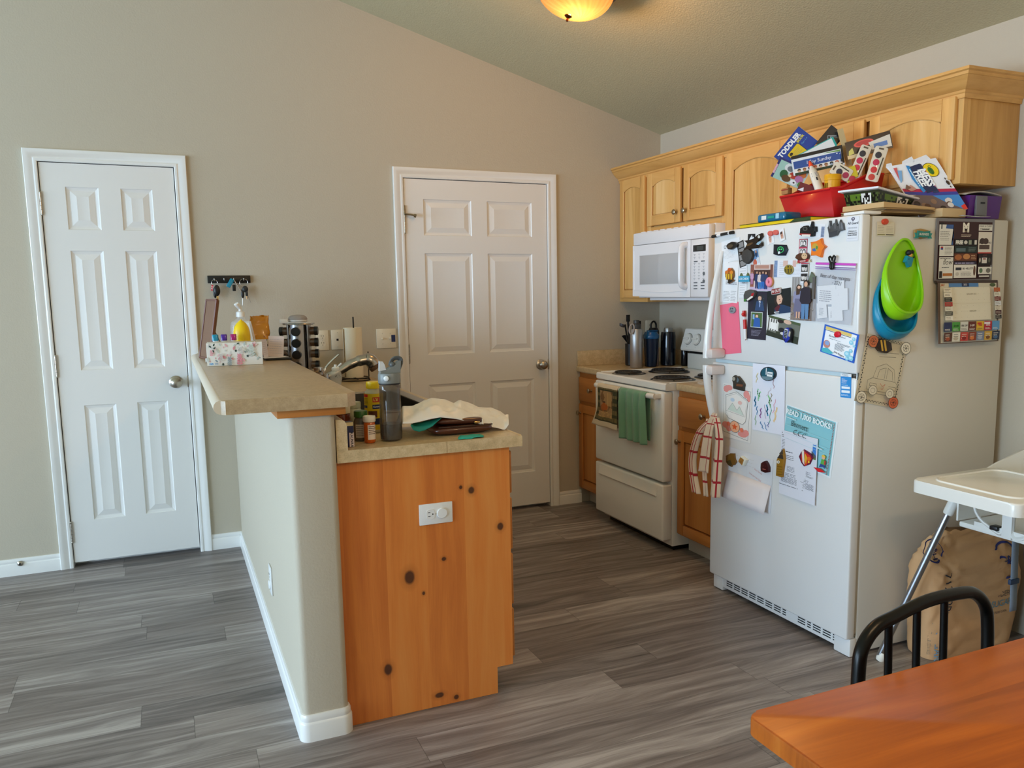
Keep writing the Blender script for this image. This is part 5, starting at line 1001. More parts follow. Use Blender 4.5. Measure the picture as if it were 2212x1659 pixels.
def d(c):
    c.r(.04, .05, .96, .975, '#3a1c1c'); ad(c, .05, .10, .29, .42, '#e6e3d8', n=0); c.p([(.17, .1), (.29, .1), (.29, .42), (.26, .42), (.3, .3), (.28, .17), (.16, .16)], '#3d5f9a'); c.t('T', .09, .125, .03, '#1d1a1a', bold=.04); c.lines(.07, .2, .24, .36, 6, '#6a665e', .25)
    c.t('M', .5, .15, .045, '#f0ead8', bold=.06); c.t('MONTVALE', .5, .205, .007, '#d8c9b0'); c.lines(.42, .25, .6, .3, 2, '#d8c9b0', .4)
    ad(c, .72, .09, .96, .19, '#e3dfd2', 'DEAN & CURRY', '#7a746a', n=1, size=.010); c.r(.78, .165, .9, .175, '#4a443c'); ad(c, .72, .21, .96, .56, '#e0d6c6', '$150 GIFT CARD', '#3a2a26', size=.009); c.c(.79, .36, .05, .05, '#3f2f2a'); c.c(.85, .36, .05, .05, '#4a3832'); c.r(.74, .42, .92, .49, '#57443c'); c.r(.72, .54, .96, .56, '#c8473e')
    c.r(.31, .33, .70, .43, '#161414'); c.t('FREE', .39, .385, .019, '#f0ece2', bold=.05); c.c(.5, .38, .03, .03, '#d8d2c6'); c.r(.55, .345, .6, .415, '#9aa08a'); c.r(.65, .345, .69, .415, '#ddd8cc')
    c.r(.31, .44, .7, .545, '#23302c'); c.r(.34, .475, .5, .53, '#5c6f72'); c.lines(.55, .46, .69, .53, 3, '#8fa098', .35); c.r(.31, .56, .7, .68, '#6b3a22'); c.c(.38, .62, .06, .045, '#b06a3a'); c.c(.52, .61, .06, .045, '#c88a52'); c.lines(.6, .58, .69, .66, 3, '#d8b08a', .4); c.r(.31, .69, .7, .735, '#2a2038'); c.lines(.33, .7, .69, .725, 1, '#b8b0d0', .6)
    ad(c, .31, .74, .7, .955, '#ebe6da'); c.r(.34, .785, .44, .83, '#33343c'); c.t('801-482-3777', .55, .805, .010, '#4a4a52', bold=.02); c.lines(.43, .85, .62, .93, 4, '#8c877e', .35); c.c(.665, .84, .02, .08, '#6a4a3a'); c.c(.37, .89, .03, .03, '#c8c2b6')
    ad(c, .05, .435, .29, .60, '#e6e3d8'); c.r(.07, .45, .11, .49, '#b83a3a'); c.r(.07, .475, .11, .5, '#3a4a8a'); c.lines(.14, .45, .27, .58, 6, '#8c877e', .3); ad(c, .05, .62, .29, .96, '#e6e3d8'); c.lines(.06, .63, .27, .65, 1, '#3a3a3a', .6); c.t('flow', .19, .7, .028, '#4a4a4a', shear=.3); c.lines(.1, .77, .24, .79, 1, '#555555', .5); c.r(.06, .84, .11, .95, '#2a2420'); c.r(.12, .875, .28, .92, '#b8702e')
    c.r(.72, .57, .96, .75, '#241a18'); c.t('LOFT', .83, .595, .009, '#8a4a3e'); c.r(.78, .63, .87, .72, '#e0d8cc'); c.r(.8, .64, .85, .66, '#8a2a24'); c.c(.745, .67, .015, .04, '#c8b8a6'); c.c(.91, .67, .02, .04, '#5a5a4a'); ad(c, .72, .78, .96, .9, '#e3ddd0'); c.c(.77, .84, .03, .04, '#5f7a5a'); c.c(.9, .84, .04, .04, '#7a766c'); c.r(.74, .92, .92, .945, '#d8d2c8')
c1 = sc_('upper_page', 'x', 'x', q(S1, (655, 112), (1108, 122), (640, 605)), d, base='#7d7a7c', lift=.002, th=.002); keep(c1, cal)
def d(c):
    c.r(.03, .02, .97, .985, '#d9d0b8'); c.r(.17, .02, .66, .08, '#5584b8'); c.r(.38, .02, .5, .075, '#20345c'); c.t('2022', .44, .047, .010, '#e8e8e8'); c.t('JULY', .07, .05, .010, '#c86a2e', bold=.03); c.c(.9, .05, .05, .03, '#55633f')
    c.r(.19, .085, .85, .63, '#e9e0c8'); c.t('JANUARY 2022', .53, .2, .008, '#a89e86'); c.t('FEBRUARY', .54, .48, .008, '#a89e86'); [c.c(.25 + .095 * i, .1 + .095 * j, .004, .003, '#b5aa90', 8) for i in range(7) for j in range(6)]; c.r(.19, .345, .85, .349, '#d8ceb4')
    cols = ['#2a3358', '#4b9a3e', '#d9d6c8', '#6b2e22', '#e0b02a', '#b8283a', '#5f9ac8']
    for k, cc in enumerate(cols):
        u0 = .045 + k * .132; c.r(u0, .65, u0 + .126, .80, cc)
        t_, tc = (('', '#fff'), ('$10.00', '#16380f'), ('10% OFF', '#4a4a44'), ('5 OFF', '#f0e8d8'), ('FREE', '#c03020'), ('DEAL', '#f2e0e0'), ('', '#fff'))[k]
        if t_: c.t(t_, u0 + .063, .715, .0095, tc, bold=.03)
        c.lines(u0 + .015, .755, u0 + .11, .79, 2, '#e8e2d2' if k not in (2, 4) else '#6a6456', .4)
    c.r(.455 + .13, .67, .455 + .2, .7, '#cf3a2a'); c.r(.7, .665, .8, .70, '#efe0e2')
    for k, cc in enumerate(['#5b3020', '#e4ddcc', '#c8453a', '#8a3a24', '#7d88a0', '#d0a238', '#28344a']): u0 = .045 + k * .132; c.r(u0, .82, u0 + .126, .965, cc); c.lines(u0 + .02, .84, u0 + .1, .94, 3, '#efe6d4' if k not in (1,) else '#6a6456', .3); c.c(u0 + .06, .92, .035, .03, ['#a8502e', '#c0b49c', '#8a1f1c', '#d87838', '#a8b0c0', '#7a4a1c', '#4f6f94'][k])
    for k, cc in enumerate(['#e8ddc4', '#efe6d0', '#2c2a22', '#b8352f', '#e6dfcc', '#5d5a50', '#efe8d8']): c.r(.04, .1 + k * .075, .165, .165 + k * .075, cc); c.lines(.055, .11 + k * .075, .15, .155 + k * .075, 2, '#8a7d66' if k not in (2, 5) else '#b8b29c', .35)
    for k, cc in enumerate(['#c8622a', '#e6dfcc', '#7a2f2a', '#dfe0e0', '#e8ddc8', '#4a2428', '#2a2a28']): c.r(.865, .1 + k * .075, .97, .165 + k * .075, cc); c.lines(.875, .11 + k * .075, .96, .155 + k * .075, 2, '#8a7d66' if k not in (2, 5, 6) else '#c8b8a8', .35)
c2 = sc_('lower_page', 'x', 'x', q(S1, (645, 612), (1112, 608), (640, 1090)), d, base='#6b5648', lift=.012, th=.003, bend=lambda u, v: .014 * math.sin(v * 2.2) + .006 * v); keep(c2, cal)
mb = MB(P('#4a3a34', .5)); M = spot('side', *S1(875, 606), .004); mb.box(-.165, -.004, 0, .165, .004, .014, .002); c3 = lay(mb.build('spine'), M); keep(c3, cal)
# coloring sheet wrapping the corner
def d(c):
    c.l([(.06, .05), (.96, .05), (.96, .95), (.06, .95), (.06, .05)], .0008, '#2c2822')
    for k in range(26): c.r(.02 + (k % 2) * .02, .04 + k * .035, .04 + (k % 2) * .02, .0575 + k * .035, '#2a2622'); c.r(.93 + (k % 2) * .02, .04 + k * .035, .95 + (k % 2) * .02, .0575 + k * .035, '#2a2622')
    for k in range(24): c.r(.1 + k * .034, .02 + (k % 2) * .015, .117 + k * .034, .035 + (k % 2) * .015, '#2a2622'); c.r(.1 + k * .034, .945 + (k % 2) * .015, .117 + k * .034, .96 + (k % 2) * .015, '#2a2622')
    for u, v, col in ((.12, .1, '#d8784a'), (.92, .09, '#efe6d0'), (.08, .93, '#efe6d0'), (.86, .92, '#d8683e')):
        c.c(u, v, .12, .088, col); c.ring(u, v, .12, .088, .0016, '#2c2822'); c.ring(u, v, .07, .05, .001, '#2c2822'); [c.l([(u, v), (u + .065 * math.cos(a), v + .047 * math.sin(a))], .0014, '#2c2822') for a in (0, 1.05, 2.1, 3.14, 4.2, 5.25)]
    ln = '#4a4338'
    for p in ([(.25, .62), (.3, .45), (.5, .38), (.72, .44), (.8, .62)], [(.14, .66), (.25, .62), (.8, .62), (.9, .68), (.88, .8), (.14, .8), (.14, .66)], [(.35, .6), (.38, .48), (.52, .44), (.52, .6)], [(.57, .6), (.57, .44), (.68, .48), (.73, .6)], [(.2, .7), (.36, .7), (.36, .74), (.2, .74), (.2, .7)], [(.66, .7), (.84, .7), (.84, .75), (.66, .75)], [(.1, .84), (.9, .84)], [(.3, .3), (.7, .26)], [(.25, .24), (.75, .2)]): c.l(p, .0012, ln)
    for u in (.3, .72): c.c(u, .8, .1, .07, '#e6dcc4'); c.ring(u, .8, .1, .07, .0014, ln); c.ring(u, .8, .05, .035, .001, ln)
    c.l([(.44, .68), (.5, .72), (.56, .68), (.52, .76), (.48, .76)], .0014, '#c8583a')
ob = sc_('coloring_page', 'beige colouring page of a race car with wheel corners on the refrigerator side', 'drawing', q(S1, (118, 1010), (430, 1085), (12, 1535)), d, base='#dcd0b4', lift=.0012)
def d(mb, f): [flatp(mb, [f(*p) for p in [(x, 1062), (x + 14, 1060), (x + 26, 1145), (x + 12, 1148)]], .0125, '#d8a83a') for x in (196, 222)]
relief('bee_magnet', 'striped brown bee magnet on the race car colouring page', 'side', [(165, 1110), (180, 1070), (205, 1050), (245, 1065), (285, 1085), (292, 1140), (250, 1165), (195, 1150)], P('#2e1a10', .4), .012, .003, S1, d)
# hanging scoops
def scoop(name, label, col, tl, br, dy, tilt, dep):
    """deep oval scoop hanging mouth outwards"""
    a = at(*tl, 'y', -2.565 - dy); b = at(*br, 'y', -2.565 - dy - dep * .8); w = abs(b.x - a.x); h = abs(a.z - b.z); cx = (a.x + b.x) / 2; cz = (a.z + b.z) / 2
    mb = MB(P(col, .3, spec=.4)); n = 44; m_ = 14
    def f(u, v):
        """v 0 rim .. .55 foot of the wall on the refrigerator .. 1 middle of the flat back"""
        t = 2 * PI * u; s_ = math.sin(t); c_ = math.cos(t); c_ = math.copysign(abs(c_) ** .85, c_); wid = w / 2 * (1 - .30 * s_ ** 2 if s_ > 0 else 1 + .06 * abs(s_)); low = max(0, (.35 - s_) / 1.35)
        lip = dep * (.10 + .90 * low ** 1.1); lean = tilt * s_
        if v <= .55:
            k = v / .55; bulge = math.sin(PI * k) * .012 * low
            return Vector((wid * c_ * (.96 + .04 * k) + lean + bulge * c_, -lip * (1 - k), h / 2 * s_ * (1 - .16 * (1 - k) * low) + bulge * s_))
        k = (1 - v) / .45; return Vector((wid * c_ * k + lean * k, 0, h / 2 * s_ * k))
    mb.grid(f, n, m_)
    mb.tube([f(i / n, 0) for i in range(n)], .0028, 8, closed=True)
    bmesh.ops.remove_doubles(mb.bm, verts=mb.bm.verts, dist=1e-5); mb.xform(Matrix.Translation((cx, -2.566 - dy, cz)))
    o = mb.build(name, loc=(cx, -2.567 - dy, cz)); sm = solid(o, .002); return tag(o, label, 'scoop')
scoop('hanging_scoop', 'turquoise plastic scoop hanging behind the lime green one', '#1486a8', S1(178, 480), S1(535, 1045), .003, .010, .055)
scoop('hanging_scoop', 'lime green plastic scoop hanging on the refrigerator side', '#8fd014', S1(245, 275), S1(583, 895), .032, .010, .062)
mb = MB(P('#1c8aa0', .4)); M = spot('side', *S1(365, 430), .040) @ Matrix.Rotation(math.radians(-20), 4, 'Z')
mb.prism([(x, y - .008, 0) for x, y in ((-.016, .012), (.016, .016), (.017, -.018), (.006, -.024), (-.006, -.012), (-.018, -.012))], (0, 0, .014), bev=.004, seg=2); mb.use('#d8a048'); mb.ball((.0, .012, .006), .009, n=14); mb.use('#1a1a1a'); mb.ball((-.008, .018, .005), .011, n=14); mb.ball((.006, .026, .006), .007, n=12); mb.ball((.012, .008, .014), .0035, n=10); mb.ball((-.008, -.006, .0145), .002, n=8)
o = lay(mb.build('bath_toy'), M); tag(o, 'small teal and black rubber toy clipped inside the lime green scoop', 'toy')
# ================================================================== WALL PLATES AND OUTLETS
IV = P('#e4dcc8', .35); WPL = P('#e8e8e6', .3); SLOT = P('#2a2622', .5)
def plate(name, label, cx, cz, w, h, y=-.0006, kind='duplex', mat=None, horiz=False, frame=None):
    """cover plate in local x-z facing -y; frame: optional matrix"""
    mat = mat or IV; t = thing(name, label, 'outlet' if 'outlet' in name else 'wall plate', (cx, y, cz) if not frame else frame.translation)
    mb = MB(mat); mb.box(-w / 2, -.0055, -h / 2, w / 2, 0, h / 2, .0022)
    parts = []
    def add(mbx, nm): parts.append((mbx, nm))
    add(mb, 'cover_plate')
    def receptacle(x, z):
        r = MB(mat); r.prism([(x + a, -.0056, z + b) for a, b in rrect(.033, .029, .010, 5)], (0, -.0016, 0)); add(r, 'receptacle')
        s_ = r.use(SLOT)
        for dx in (-.0064, .0064): s_.box(x + dx - .001, -.0078, z + .001, x + dx + .001, -.0071, z + .009)
        s_.cyl((x, -.0078, z - .0075), (x, -.0071, z - .0075), .0022, n=10)
    def scr(x, z): r = MB(P('#cfc8b6', .3)); r.lathe((x, -.0056, z), [(0, 0), (.003, 0), (.0025, .001), (0, .0012)], 10, (0, -1, 0), cap=False); add(r, 'screw')
    if kind == 'duplex': receptacle(0, .0195); receptacle(0, -.0195); scr(0, 0)
    if kind == 'capped':
        receptacle(0, .0195); r = MB(WPL); r.lathe((0, -.0056, -.0195), [(0, 0), (.0172, 0), (.0175, .004), (.016, .006), (0, .0065)], 24, (0, -1, 0), cap=False); add(r, 'safety_cap'); scr(0, 0)
    if kind == 'phone':
        r = MB(SLOT); r.box(-.006, -.0062, -.006, .006, -.0056, .006); add(r, 'jack'); scr(0, .041); scr(0, -.041)
    if kind == 'switch':
        for x in (-.023, .023):
            r = MB(mat); r.box(x - .005, -.0062, -.012, x + .005, -.0054, .012); r.box(x - .0042, -.014, -.004, x + .0042, -.006, .006, .001); add(r, 'toggle'); scr(x, .03); scr(x, -.03)
        r = MB(P('#1c2c5e', .4)); r.box(.0295, -.0067, -.021, .053, -.0056, .020); add(r, 'blue_sticker')
    for mbx, nm in parts:
        o = mbx.build(nm); o.parent = t
    if horiz: t.rotation_euler = (0, math.radians(-90), 0)
    return t
plate('wall_outlet', 'ivory duplex outlet on the back wall right of the spice rack', .2835, 1.1395, .070, .114)
plate('phone_jack', 'ivory phone jack plate half hidden by the paper towel roll', .368, 1.1395, .070, .114, kind='phone')
plate('light_switch', 'ivory double light switch with a blue sticker left of the wide door', .652, 1.1365, .116, .114, kind='switch')
plate('wall_outlet', 'pale outlet plate in the corner behind the drink bottles', 2.462, 1.140, .070, .114)
plate('cabinet_outlet', 'white horizontal outlet with one safety cap on the peninsula end panel', .2465, .675, .070, .114, y=-2.2386, kind='capped', mat=WPL, horiz=True)
t = plate('wall_outlet', 'white outlet with a plugged cap low on the half wall', 0, 0, .070, .114, kind='capped', mat=WPL)
t.location = (PX0 - .0006, -1.52, .29); t.rotation_euler = (0, 0, -PI / 2)
# ================================================================== KEY RACK
kr = thing('key_rack', 'black key rack with four small hooks between door and peninsula', 'key rack', (-.195, 0, 1.485))
mb = MB(P('#121110', .35)); mb.box(-.304, -.016, 1.4655, -.087, -.0006, 1.5055, .002); mb.build('board', kr)
HK = (-.272, -.223, -.174, -.124)
for x in HK:
    mb = MB(CHROME); mb.tube(spline([(x, -.0165, 1.492), (x, -.026, 1.490), (x, -.031, 1.482), (x, -.036, 1.478), (x, -.040, 1.484), (x, -.040, 1.489)], 4), .0022, 8); mb.build('hook', kr)
KM = P('#a8a096', .3, 1); KB = P('#151515', .35)
def ring(mb, x, z, r, y=-.035): mb.use(CHROME); mb.tube([(x + r * math.sin(a), y, z - r + r * math.cos(a)) for a in [2 * PI * i / 24 for i in range(24)]], .0011, 6, closed=True)
ks = thing('key_ring', 'keys with black fob and red striped tag on the first hook', 'keys', (-.272, -.035, 1.48))
mb = MB(KB); ring(mb, -.272, 1.4825, .015); mb.build('ring', ks)
mb = MB(P('#d8324a', .4)); mb.box(-.0045, -.002, -.030, .0045, .002, 0, .001, M=Matrix.Translation((-.283, -.035, 1.455)) @ Matrix.Rotation(.15, 4, 'Y')); mb.use('#efe6e6'); 
for k in range(2): mb.box(-.0047, -.0023, -.012 - k * .010, .0047, .0023, -.008 - k * .010, M=Matrix.Translation((-.283, -.035, 1.455)) @ Matrix.Rotation(.15, 4, 'Y'))
mb.build('striped_tag', ks)
mb = MB(KB); mb.ball((-.262, -.036, 1.426), .0165, .009, .030, 18); mb.build('key_fob', ks)
mb = MB(KB); mb.ball((-.272, -.030, 1.415), .010, .006, .030, 14); mb.build('second_fob', ks)
mb = MB(P('#c9b27a', .3, 1)); mb.box(-.266, -.037, 1.372, -.256, -.035, 1.40, .001); mb.build('key', ks)
ks = thing('key_ring', 'keys with translucent teal tag on the third hook', 'keys', (-.174, -.038, 1.48))
mb = MB(P('#1f93b0', .15, alpha=.75)); mb.box(-.011, -.003, -.050, .011, .003, 0, .003, M=Matrix.Translation((-.180, -.040, 1.486)) @ Matrix.Rotation(.55, 4, 'Y')); mb.build('teal_tag', ks)
mb = MB(KB); mb.box(-.183, -.038, 1.422, -.166, -.030, 1.456, .003); mb.build('key_head', ks)
mb = MB(KM); mb.tube([(-.172, -.036, 1.48), (-.140, -.036, 1.418)], .0028, 8); mb.build('key_blade', ks)
ks = thing('key_ring', 'ring of car keys on the fourth hook at the right', 'keys', (-.124, -.038, 1.48))
mb = MB(KM); ring(mb, -.124, 1.487, .021); mb.build('ring', ks)
mb = MB(P('#26282a', .4)); mb.ball((-.119, -.038, 1.432), .0155, .007, .018, 16); mb.box(-.119, -.042, 1.395, -.106, -.035, 1.43, .003); mb.build('car_key', ks)
mb = MB(KB); mb.ball((-.133, -.034, 1.408), .0085, .006, .026, 14); mb.build('key_fob', ks)
mb = MB(KM); mb.tube([(-.134, -.034, 1.39), (-.136, -.034, 1.345)], .0018, 6); mb.build('long_key', ks)
mb = MB(P('#a87f52', .3, 1)); mb.tube([(-.117, -.036, 1.42), (-.112, -.036, 1.378)], .0028, 6); mb.build('brass_key', ks)
mb = MB(KM); mb.tube([(-.108, -.036, 1.40), (-.094, -.036, 1.357)], .002, 6); mb.build('thin_key', ks)
# ================================================================== ON THE BAR
T0 = 1.0985
tb = thing('tissue_box', 'white tissue box with pink and green leaf pattern on the bar', 'tissue box', (-.256, -.97, T0))
RT = Matrix.Rotation(math.radians(-4.5), 4, 'Z')
mb = MB(P('#dcd9d0', .5)); mb.box(-.113, -.055, 0, .113, .055, .098, .002); o = mb.build('box'); o.parent = tb; o.matrix_basis = RT
c = Card(.224, .096, .0002, '#e8e5dc'); LF = ['#c8cdc4', '#b9c4bd', '#e2a9ae', '#d98d96', '#d3d0cb', '#e7bfc0']
def leaf(c, u, v, L_, ang, col, fat=.42):
    a = math.radians(ang); k = c.w / c.h; pts = []
    for t, s_ in ((0, 0), (.25, .8), (.5, 1), (.8, .6), (1, 0), (.8, -.6), (.5, -1), (.25, -.8)):
        x = L_ * t; y = L_ * fat * .5 * s_; pts.append((u + (x * math.cos(a) - y * math.sin(a)), v - (x * math.sin(a) + y * math.cos(a)) * k))
    c.p(pts[::-1], col)
rs = random.getstate(); random.seed(11)
for k in range(46): leaf(c, random.uniform(.03, .9), random.uniform(.12, .95), random.uniform(.04, .11), random.uniform(20, 160), random.choice(LF))
for bu, bv, col, s_ in ((.58, .98, '#dc8d98', 1.3), (.08, .55, '#e0a0a6', .7), (.40, .98, '#8e9ca0', 1.0), (.25, .8, '#c9c5c0', .9), (.8, .6, '#c2cbc2', 1.4), (.62, .5, '#cfcac4', .8)):
    c.l([(bu, bv), (bu + .002, bv - .3 * s_)], .0012, col)
    for k in range(5): leaf(c, bu, bv - .07 * s_ * k, .055 * s_, 35 + 6 * k, col); leaf(c, bu, bv - .07 * s_ * k, .055 * s_, 145 - 6 * k, col)
for u, v in ((.52, .35), (.73, .6), (.28, .93)): [leaf(c, u, v, .03, a, '#2d3f38', .5) for a in range(0, 360, 60)]
for u, v, a in ((.09, .18, 140), (.12, .25, 40), (.12, .12, 60), (.54, .05, 20), (.13, .4, 110)): leaf(c, u, v, .06, a, '#2c4437', .5)
leaf(c, .70, .45, .05, 130, '#6f7f86'); leaf(c, .14, .72, .07, 320, '#7c8d92'); leaf(c, .97, .72, .04, 150, '#7f8f95')
c.c(.075, .9, .035, .05, '#9fc6e0'); c.t('Puffs', .07, .9, .010, '#3a78b8', shear=.2); c.lines(.13, .86, .2, .94, 2, '#6a9cc8', .5, .1)
random.setstate(rs)
o = c.mb.build('printed_front', smooth=False, fix=False); o.parent = tb; o.matrix_basis = RT @ Matrix.Translation((0, -.0552, .049)) @ Matrix.Rotation(PI / 2, 4, 'X')
pf = thing('picture_frame', 'brown easel-back picture frame seen from behind at the left end of the bar', 'picture frame', (-.35, -.54, T0))
mb = MB(P('#7d5b45', .65, var=.15, vscale=30)); q4 = [Vector((-.335, -.65, T0 + .001)), Vector((-.370, -.436, T0 + .001)), Vector((-.322, -.436, 1.376)), Vector((-.287, -.65, 1.376))]
nn = (q4[1] - q4[0]).cross(q4[3] - q4[0]).normalized(); nn = nn if nn.x > 0 else -nn
mb.prism(q4, -nn * .012); mb.build('back_board', pf)
mb = MB(P('#6e3f2c', .4)); e = [p - nn * .012 for p in q4]; cc = sum(e, Vector()) / 4
for a, b in zip(e, e[1:] + e[:1]): mb.tube([a, b], .006, 6)
mb.build('moulding', pf)
mb = MB(P('#6b4a37', .6)); a = (q4[0] + q4[1] + q4[2] + q4[3]) / 4 + Vector((.004, 0, .02)); b = Vector((-.262, -.56, T0 + .002)); w_ = Vector((0, .018, 0)); mb.prism([a - w_, a + w_, b + w_ * .8, b - w_ * .8], Vector((.003, 0, .001))); mb.build('easel_leg', pf)
mb = MB(P('#e9e9e7', .3)); mb.cyl((-.371, -.80, T0 + .011), (-.352, -.80, T0 + .011), .010, n=18); o = mb.build('cap'); tag(o, 'small white round cap left of the tissue box', 'cap')
CLR = P('#f2f4f4', .04, alpha=.28, spec=.8); 
def mini(x, col, label):
    t = thing('sanitizer_bottle', label, 'bottle', (x, -.865, T0), 'small bottles behind the tissue box')
    mb = MB(P('#e9ecea', .1, alpha=.55)); mb.lathe((x, -.865, T0), [(0, .0005), (.021, .0005), (.0225, .006), (.0225, .084), (.019, .092), (.012, .096), (.012, .1), (0, .1)], 22, cap=False); mb.build('body', t)
    mb = MB(P(col, .2, coat=.4)); mb.prism([(x + a, -.865 + b, T0 + .1005) for a, b in rrect(.0262, .022, .007, 4)], (0, 0, .0275), bev=.003); mb.build('cap', t)
mini(-.327, '#128aa8', 'small clear bottle with a teal cap'); mini(-.291, '#4b1f8f', 'small clear bottle with a purple cap'); mini(-.2515, '#b01a72', 'small clear bottle with a magenta cap')
yb = thing('squeeze_bottle', 'yellow dome shaped bottle standing on its pale cap', 'bottle', (-.207, -.775, T0))
RY_ = Matrix.Translation((-.207, -.775, T0)) @ Matrix.Rotation(math.radians(-7), 4, 'Y') @ Matrix.Translation((.207, .775, -T0))
mb = MB(P('#dccf7a', .35)); mb.lathe((-.201, -.775, T0), [(0, .001), (.029, .001), (.031, .006), (.031, .088), (.029, .09), (0, .09)], 26, cap=False); mb.build('cap', yb)
mb = MB(P('#f0c90e', .35)); mb.lathe((-.208, -.775, T0), [(.0, .0905), (.037, .0905), (.0375, .11), (.036, .135), (.031, .155), (.022, .171), (.011, .181), (.0045, .186), (.003, .189), (0, .19)], 28, cap=False); o = mb.build('body', yb)
pb = thing('pump_bottle', 'large clear bottle with white pump behind the yellow bottle', 'bottle', (-.198, -.63, T0))
mb = MB(CLR); mb.lathe((-.198, -.63, T0), [(0, .0008), (.046, .0008), (.049, .006), (.049, .155), (.043, .175), (.022, .188), (.017, .191), (.017, .198), (0, .198)], 32, cap=False, sy=.75); mb.build('body', pb)
mb = MB(P('#eeeeec', .3)); mb.lathe((-.198, -.63, T0 + .1985), [(0, 0), (.020, 0), (.019, .022), (.012, .026), (.007, .028), (.007, .045), (0, .045)], 22, cap=False); mb.tube(spline([(-.198, -.63, T0 + .236), (-.205, -.638, T0 + .248), (-.214, -.648, T0 + .258), (-.216, -.65, T0 + .262)], 4), [.006, .007, .009, .010, .011, .011, .011, .011, .011, .011, .011, .009, .006], 12); mb.build('pump', pb)
sh = thing('card_holder', 'clear sloping stand with a blank white card beside the yellow bottle', 'card holder', (-.155, -.70, T0))
mb = MB(P('#e6edf0', .05, alpha=.3)); mb.prism([(-.185, -.70, T0 + .001), (-.125, -.70, T0 + .001), (-.158, -.69, T0 + .178), (-.205, -.69, T0 + .178)], (0, -.003, 0)); mb.box(-.19, -.72, T0 + .0005, -.12, -.66, T0 + .003); mb.build('stand', sh)
mb = MB(P('#e6edf3', .4)); mb.prism([(-.183, -.704, T0 + .012), (-.139, -.704, T0 + .012), (-.166, -.694, T0 + .172), (-.2, -.694, T0 + .172)], (0, -.0008, 0)); mb.build('card', sh)
# snack bag
sb = thing('snack_bag', 'crumpled orange yellow snack bag at the back of the bar', 'bag', (-.098, -.43, T0))
def bagf(u, v):
    a = 2 * PI * u; z = .195 * v; taper = 1 - .55 * max(0, v - .55) / .45; rx = .044 * (1 + .12 * math.sin(PI * v)); ry = .030 * taper * (1 + .25 * math.sin(PI * min(1, v * 1.1)))
    if v == 0: rx *= .92; ry *= .9
    n_ = noise.noise(Vector((u * 9 % 9, v * 7, 3.1))) * .006
    return Vector((-.098 + (rx + n_) * math.copysign(abs(math.cos(a)) ** .6, math.cos(a)) + .012 * max(0, v - .7), -.43 + (ry + n_) * math.copysign(abs(math.sin(a)) ** .6, math.sin(a)), T0 + .001 + z + (.012 * noise.noise(Vector((u * 12, 1, 0))) if v > .9 else 0)))
def bagm(u, v): return P('#d8d2bc', .3) if (.16 < v < .42 and .55 < u < .95 and noise.noise(Vector((u * 40, v * 30, 0))) > -.12) else (P('#3a2f22', .3) if .16 < v < .42 and .55 < u < .95 else (P('#a8642a', .25) if v < .55 and noise.noise(Vector((u * 20, v * 12, 5))) > .15 else P('#d08a1e', .22, coat=.3)))
mb = MB(); mb.grid(bagf, 40, 22, bagm); bmesh.ops.remove_doubles(mb.bm, verts=mb.bm.verts, dist=1e-5); mb.build('bag_film', sb)
# cards, notebook
nb = MB(P('#17181a', .45)); nb.box(-.115, -.835, T0, -.002, -.62, T0 + .010, .003); o = nb.build('notebook'); tag(o, 'black notebook lying under the folded cards on the bar', 'notebook')
o_ = MB(P('#ddd6d2', .6)); o_.prism([(-.12, -.842, T0 + .0108), (-.01, -.818, T0 + .0108), (-.02, -.74, T0 + .0108), (-.125, -.75, T0 + .0108)], (0, 0, .0012)); tag(o_.build('paper_sheet'), 'loose white sheet on top of the black notebook', 'paper')
gc = thing('greeting_card', 'open lined greeting card standing right of the tissue box', 'card', (-.09, -.79, T0 + .0125))
for nm, (a, b), hh, col in (('left_leaf', (Vector((-.125, -.805, 0)), Vector((-.098, -.775, 0))), .082, '#dcd8e2'), ('right_leaf', (Vector((-.096, -.777, 0)), Vector((-.028, -.80, 0))), .095, '#dfc9c0')):
    u = (b - a); w_ = u.length; u.normalize(); nrm = Vector((u.y, -u.x, 0)); c = Card(w_, hh, .0006, col, .6); c.lines(.1, .12, .92, .9, 7, '#a9a0ac', .12, .1)
    M = Matrix((u, (Vector((0, 0, 1)) + nrm * -.12 + u * (.12 if nm == 'right_leaf' else -.05)).normalized(), nrm)).transposed().to_4x4(); M.translation = (a + b) / 2 + Vector((.09, .79, hh / 2 + .001))
    o = c.mb.build(nm, smooth=False, fix=False); o.parent = gc; o.matrix_basis = M
mb = MB(P('#5b4a40', .3)); mb.ball((-.02, -.70, T0 + .022), .019, .012, .0105, 14); tag(mb.build('ring_box'), 'small dark brown oval object on the notebook beside the spice rack', 'trinket')
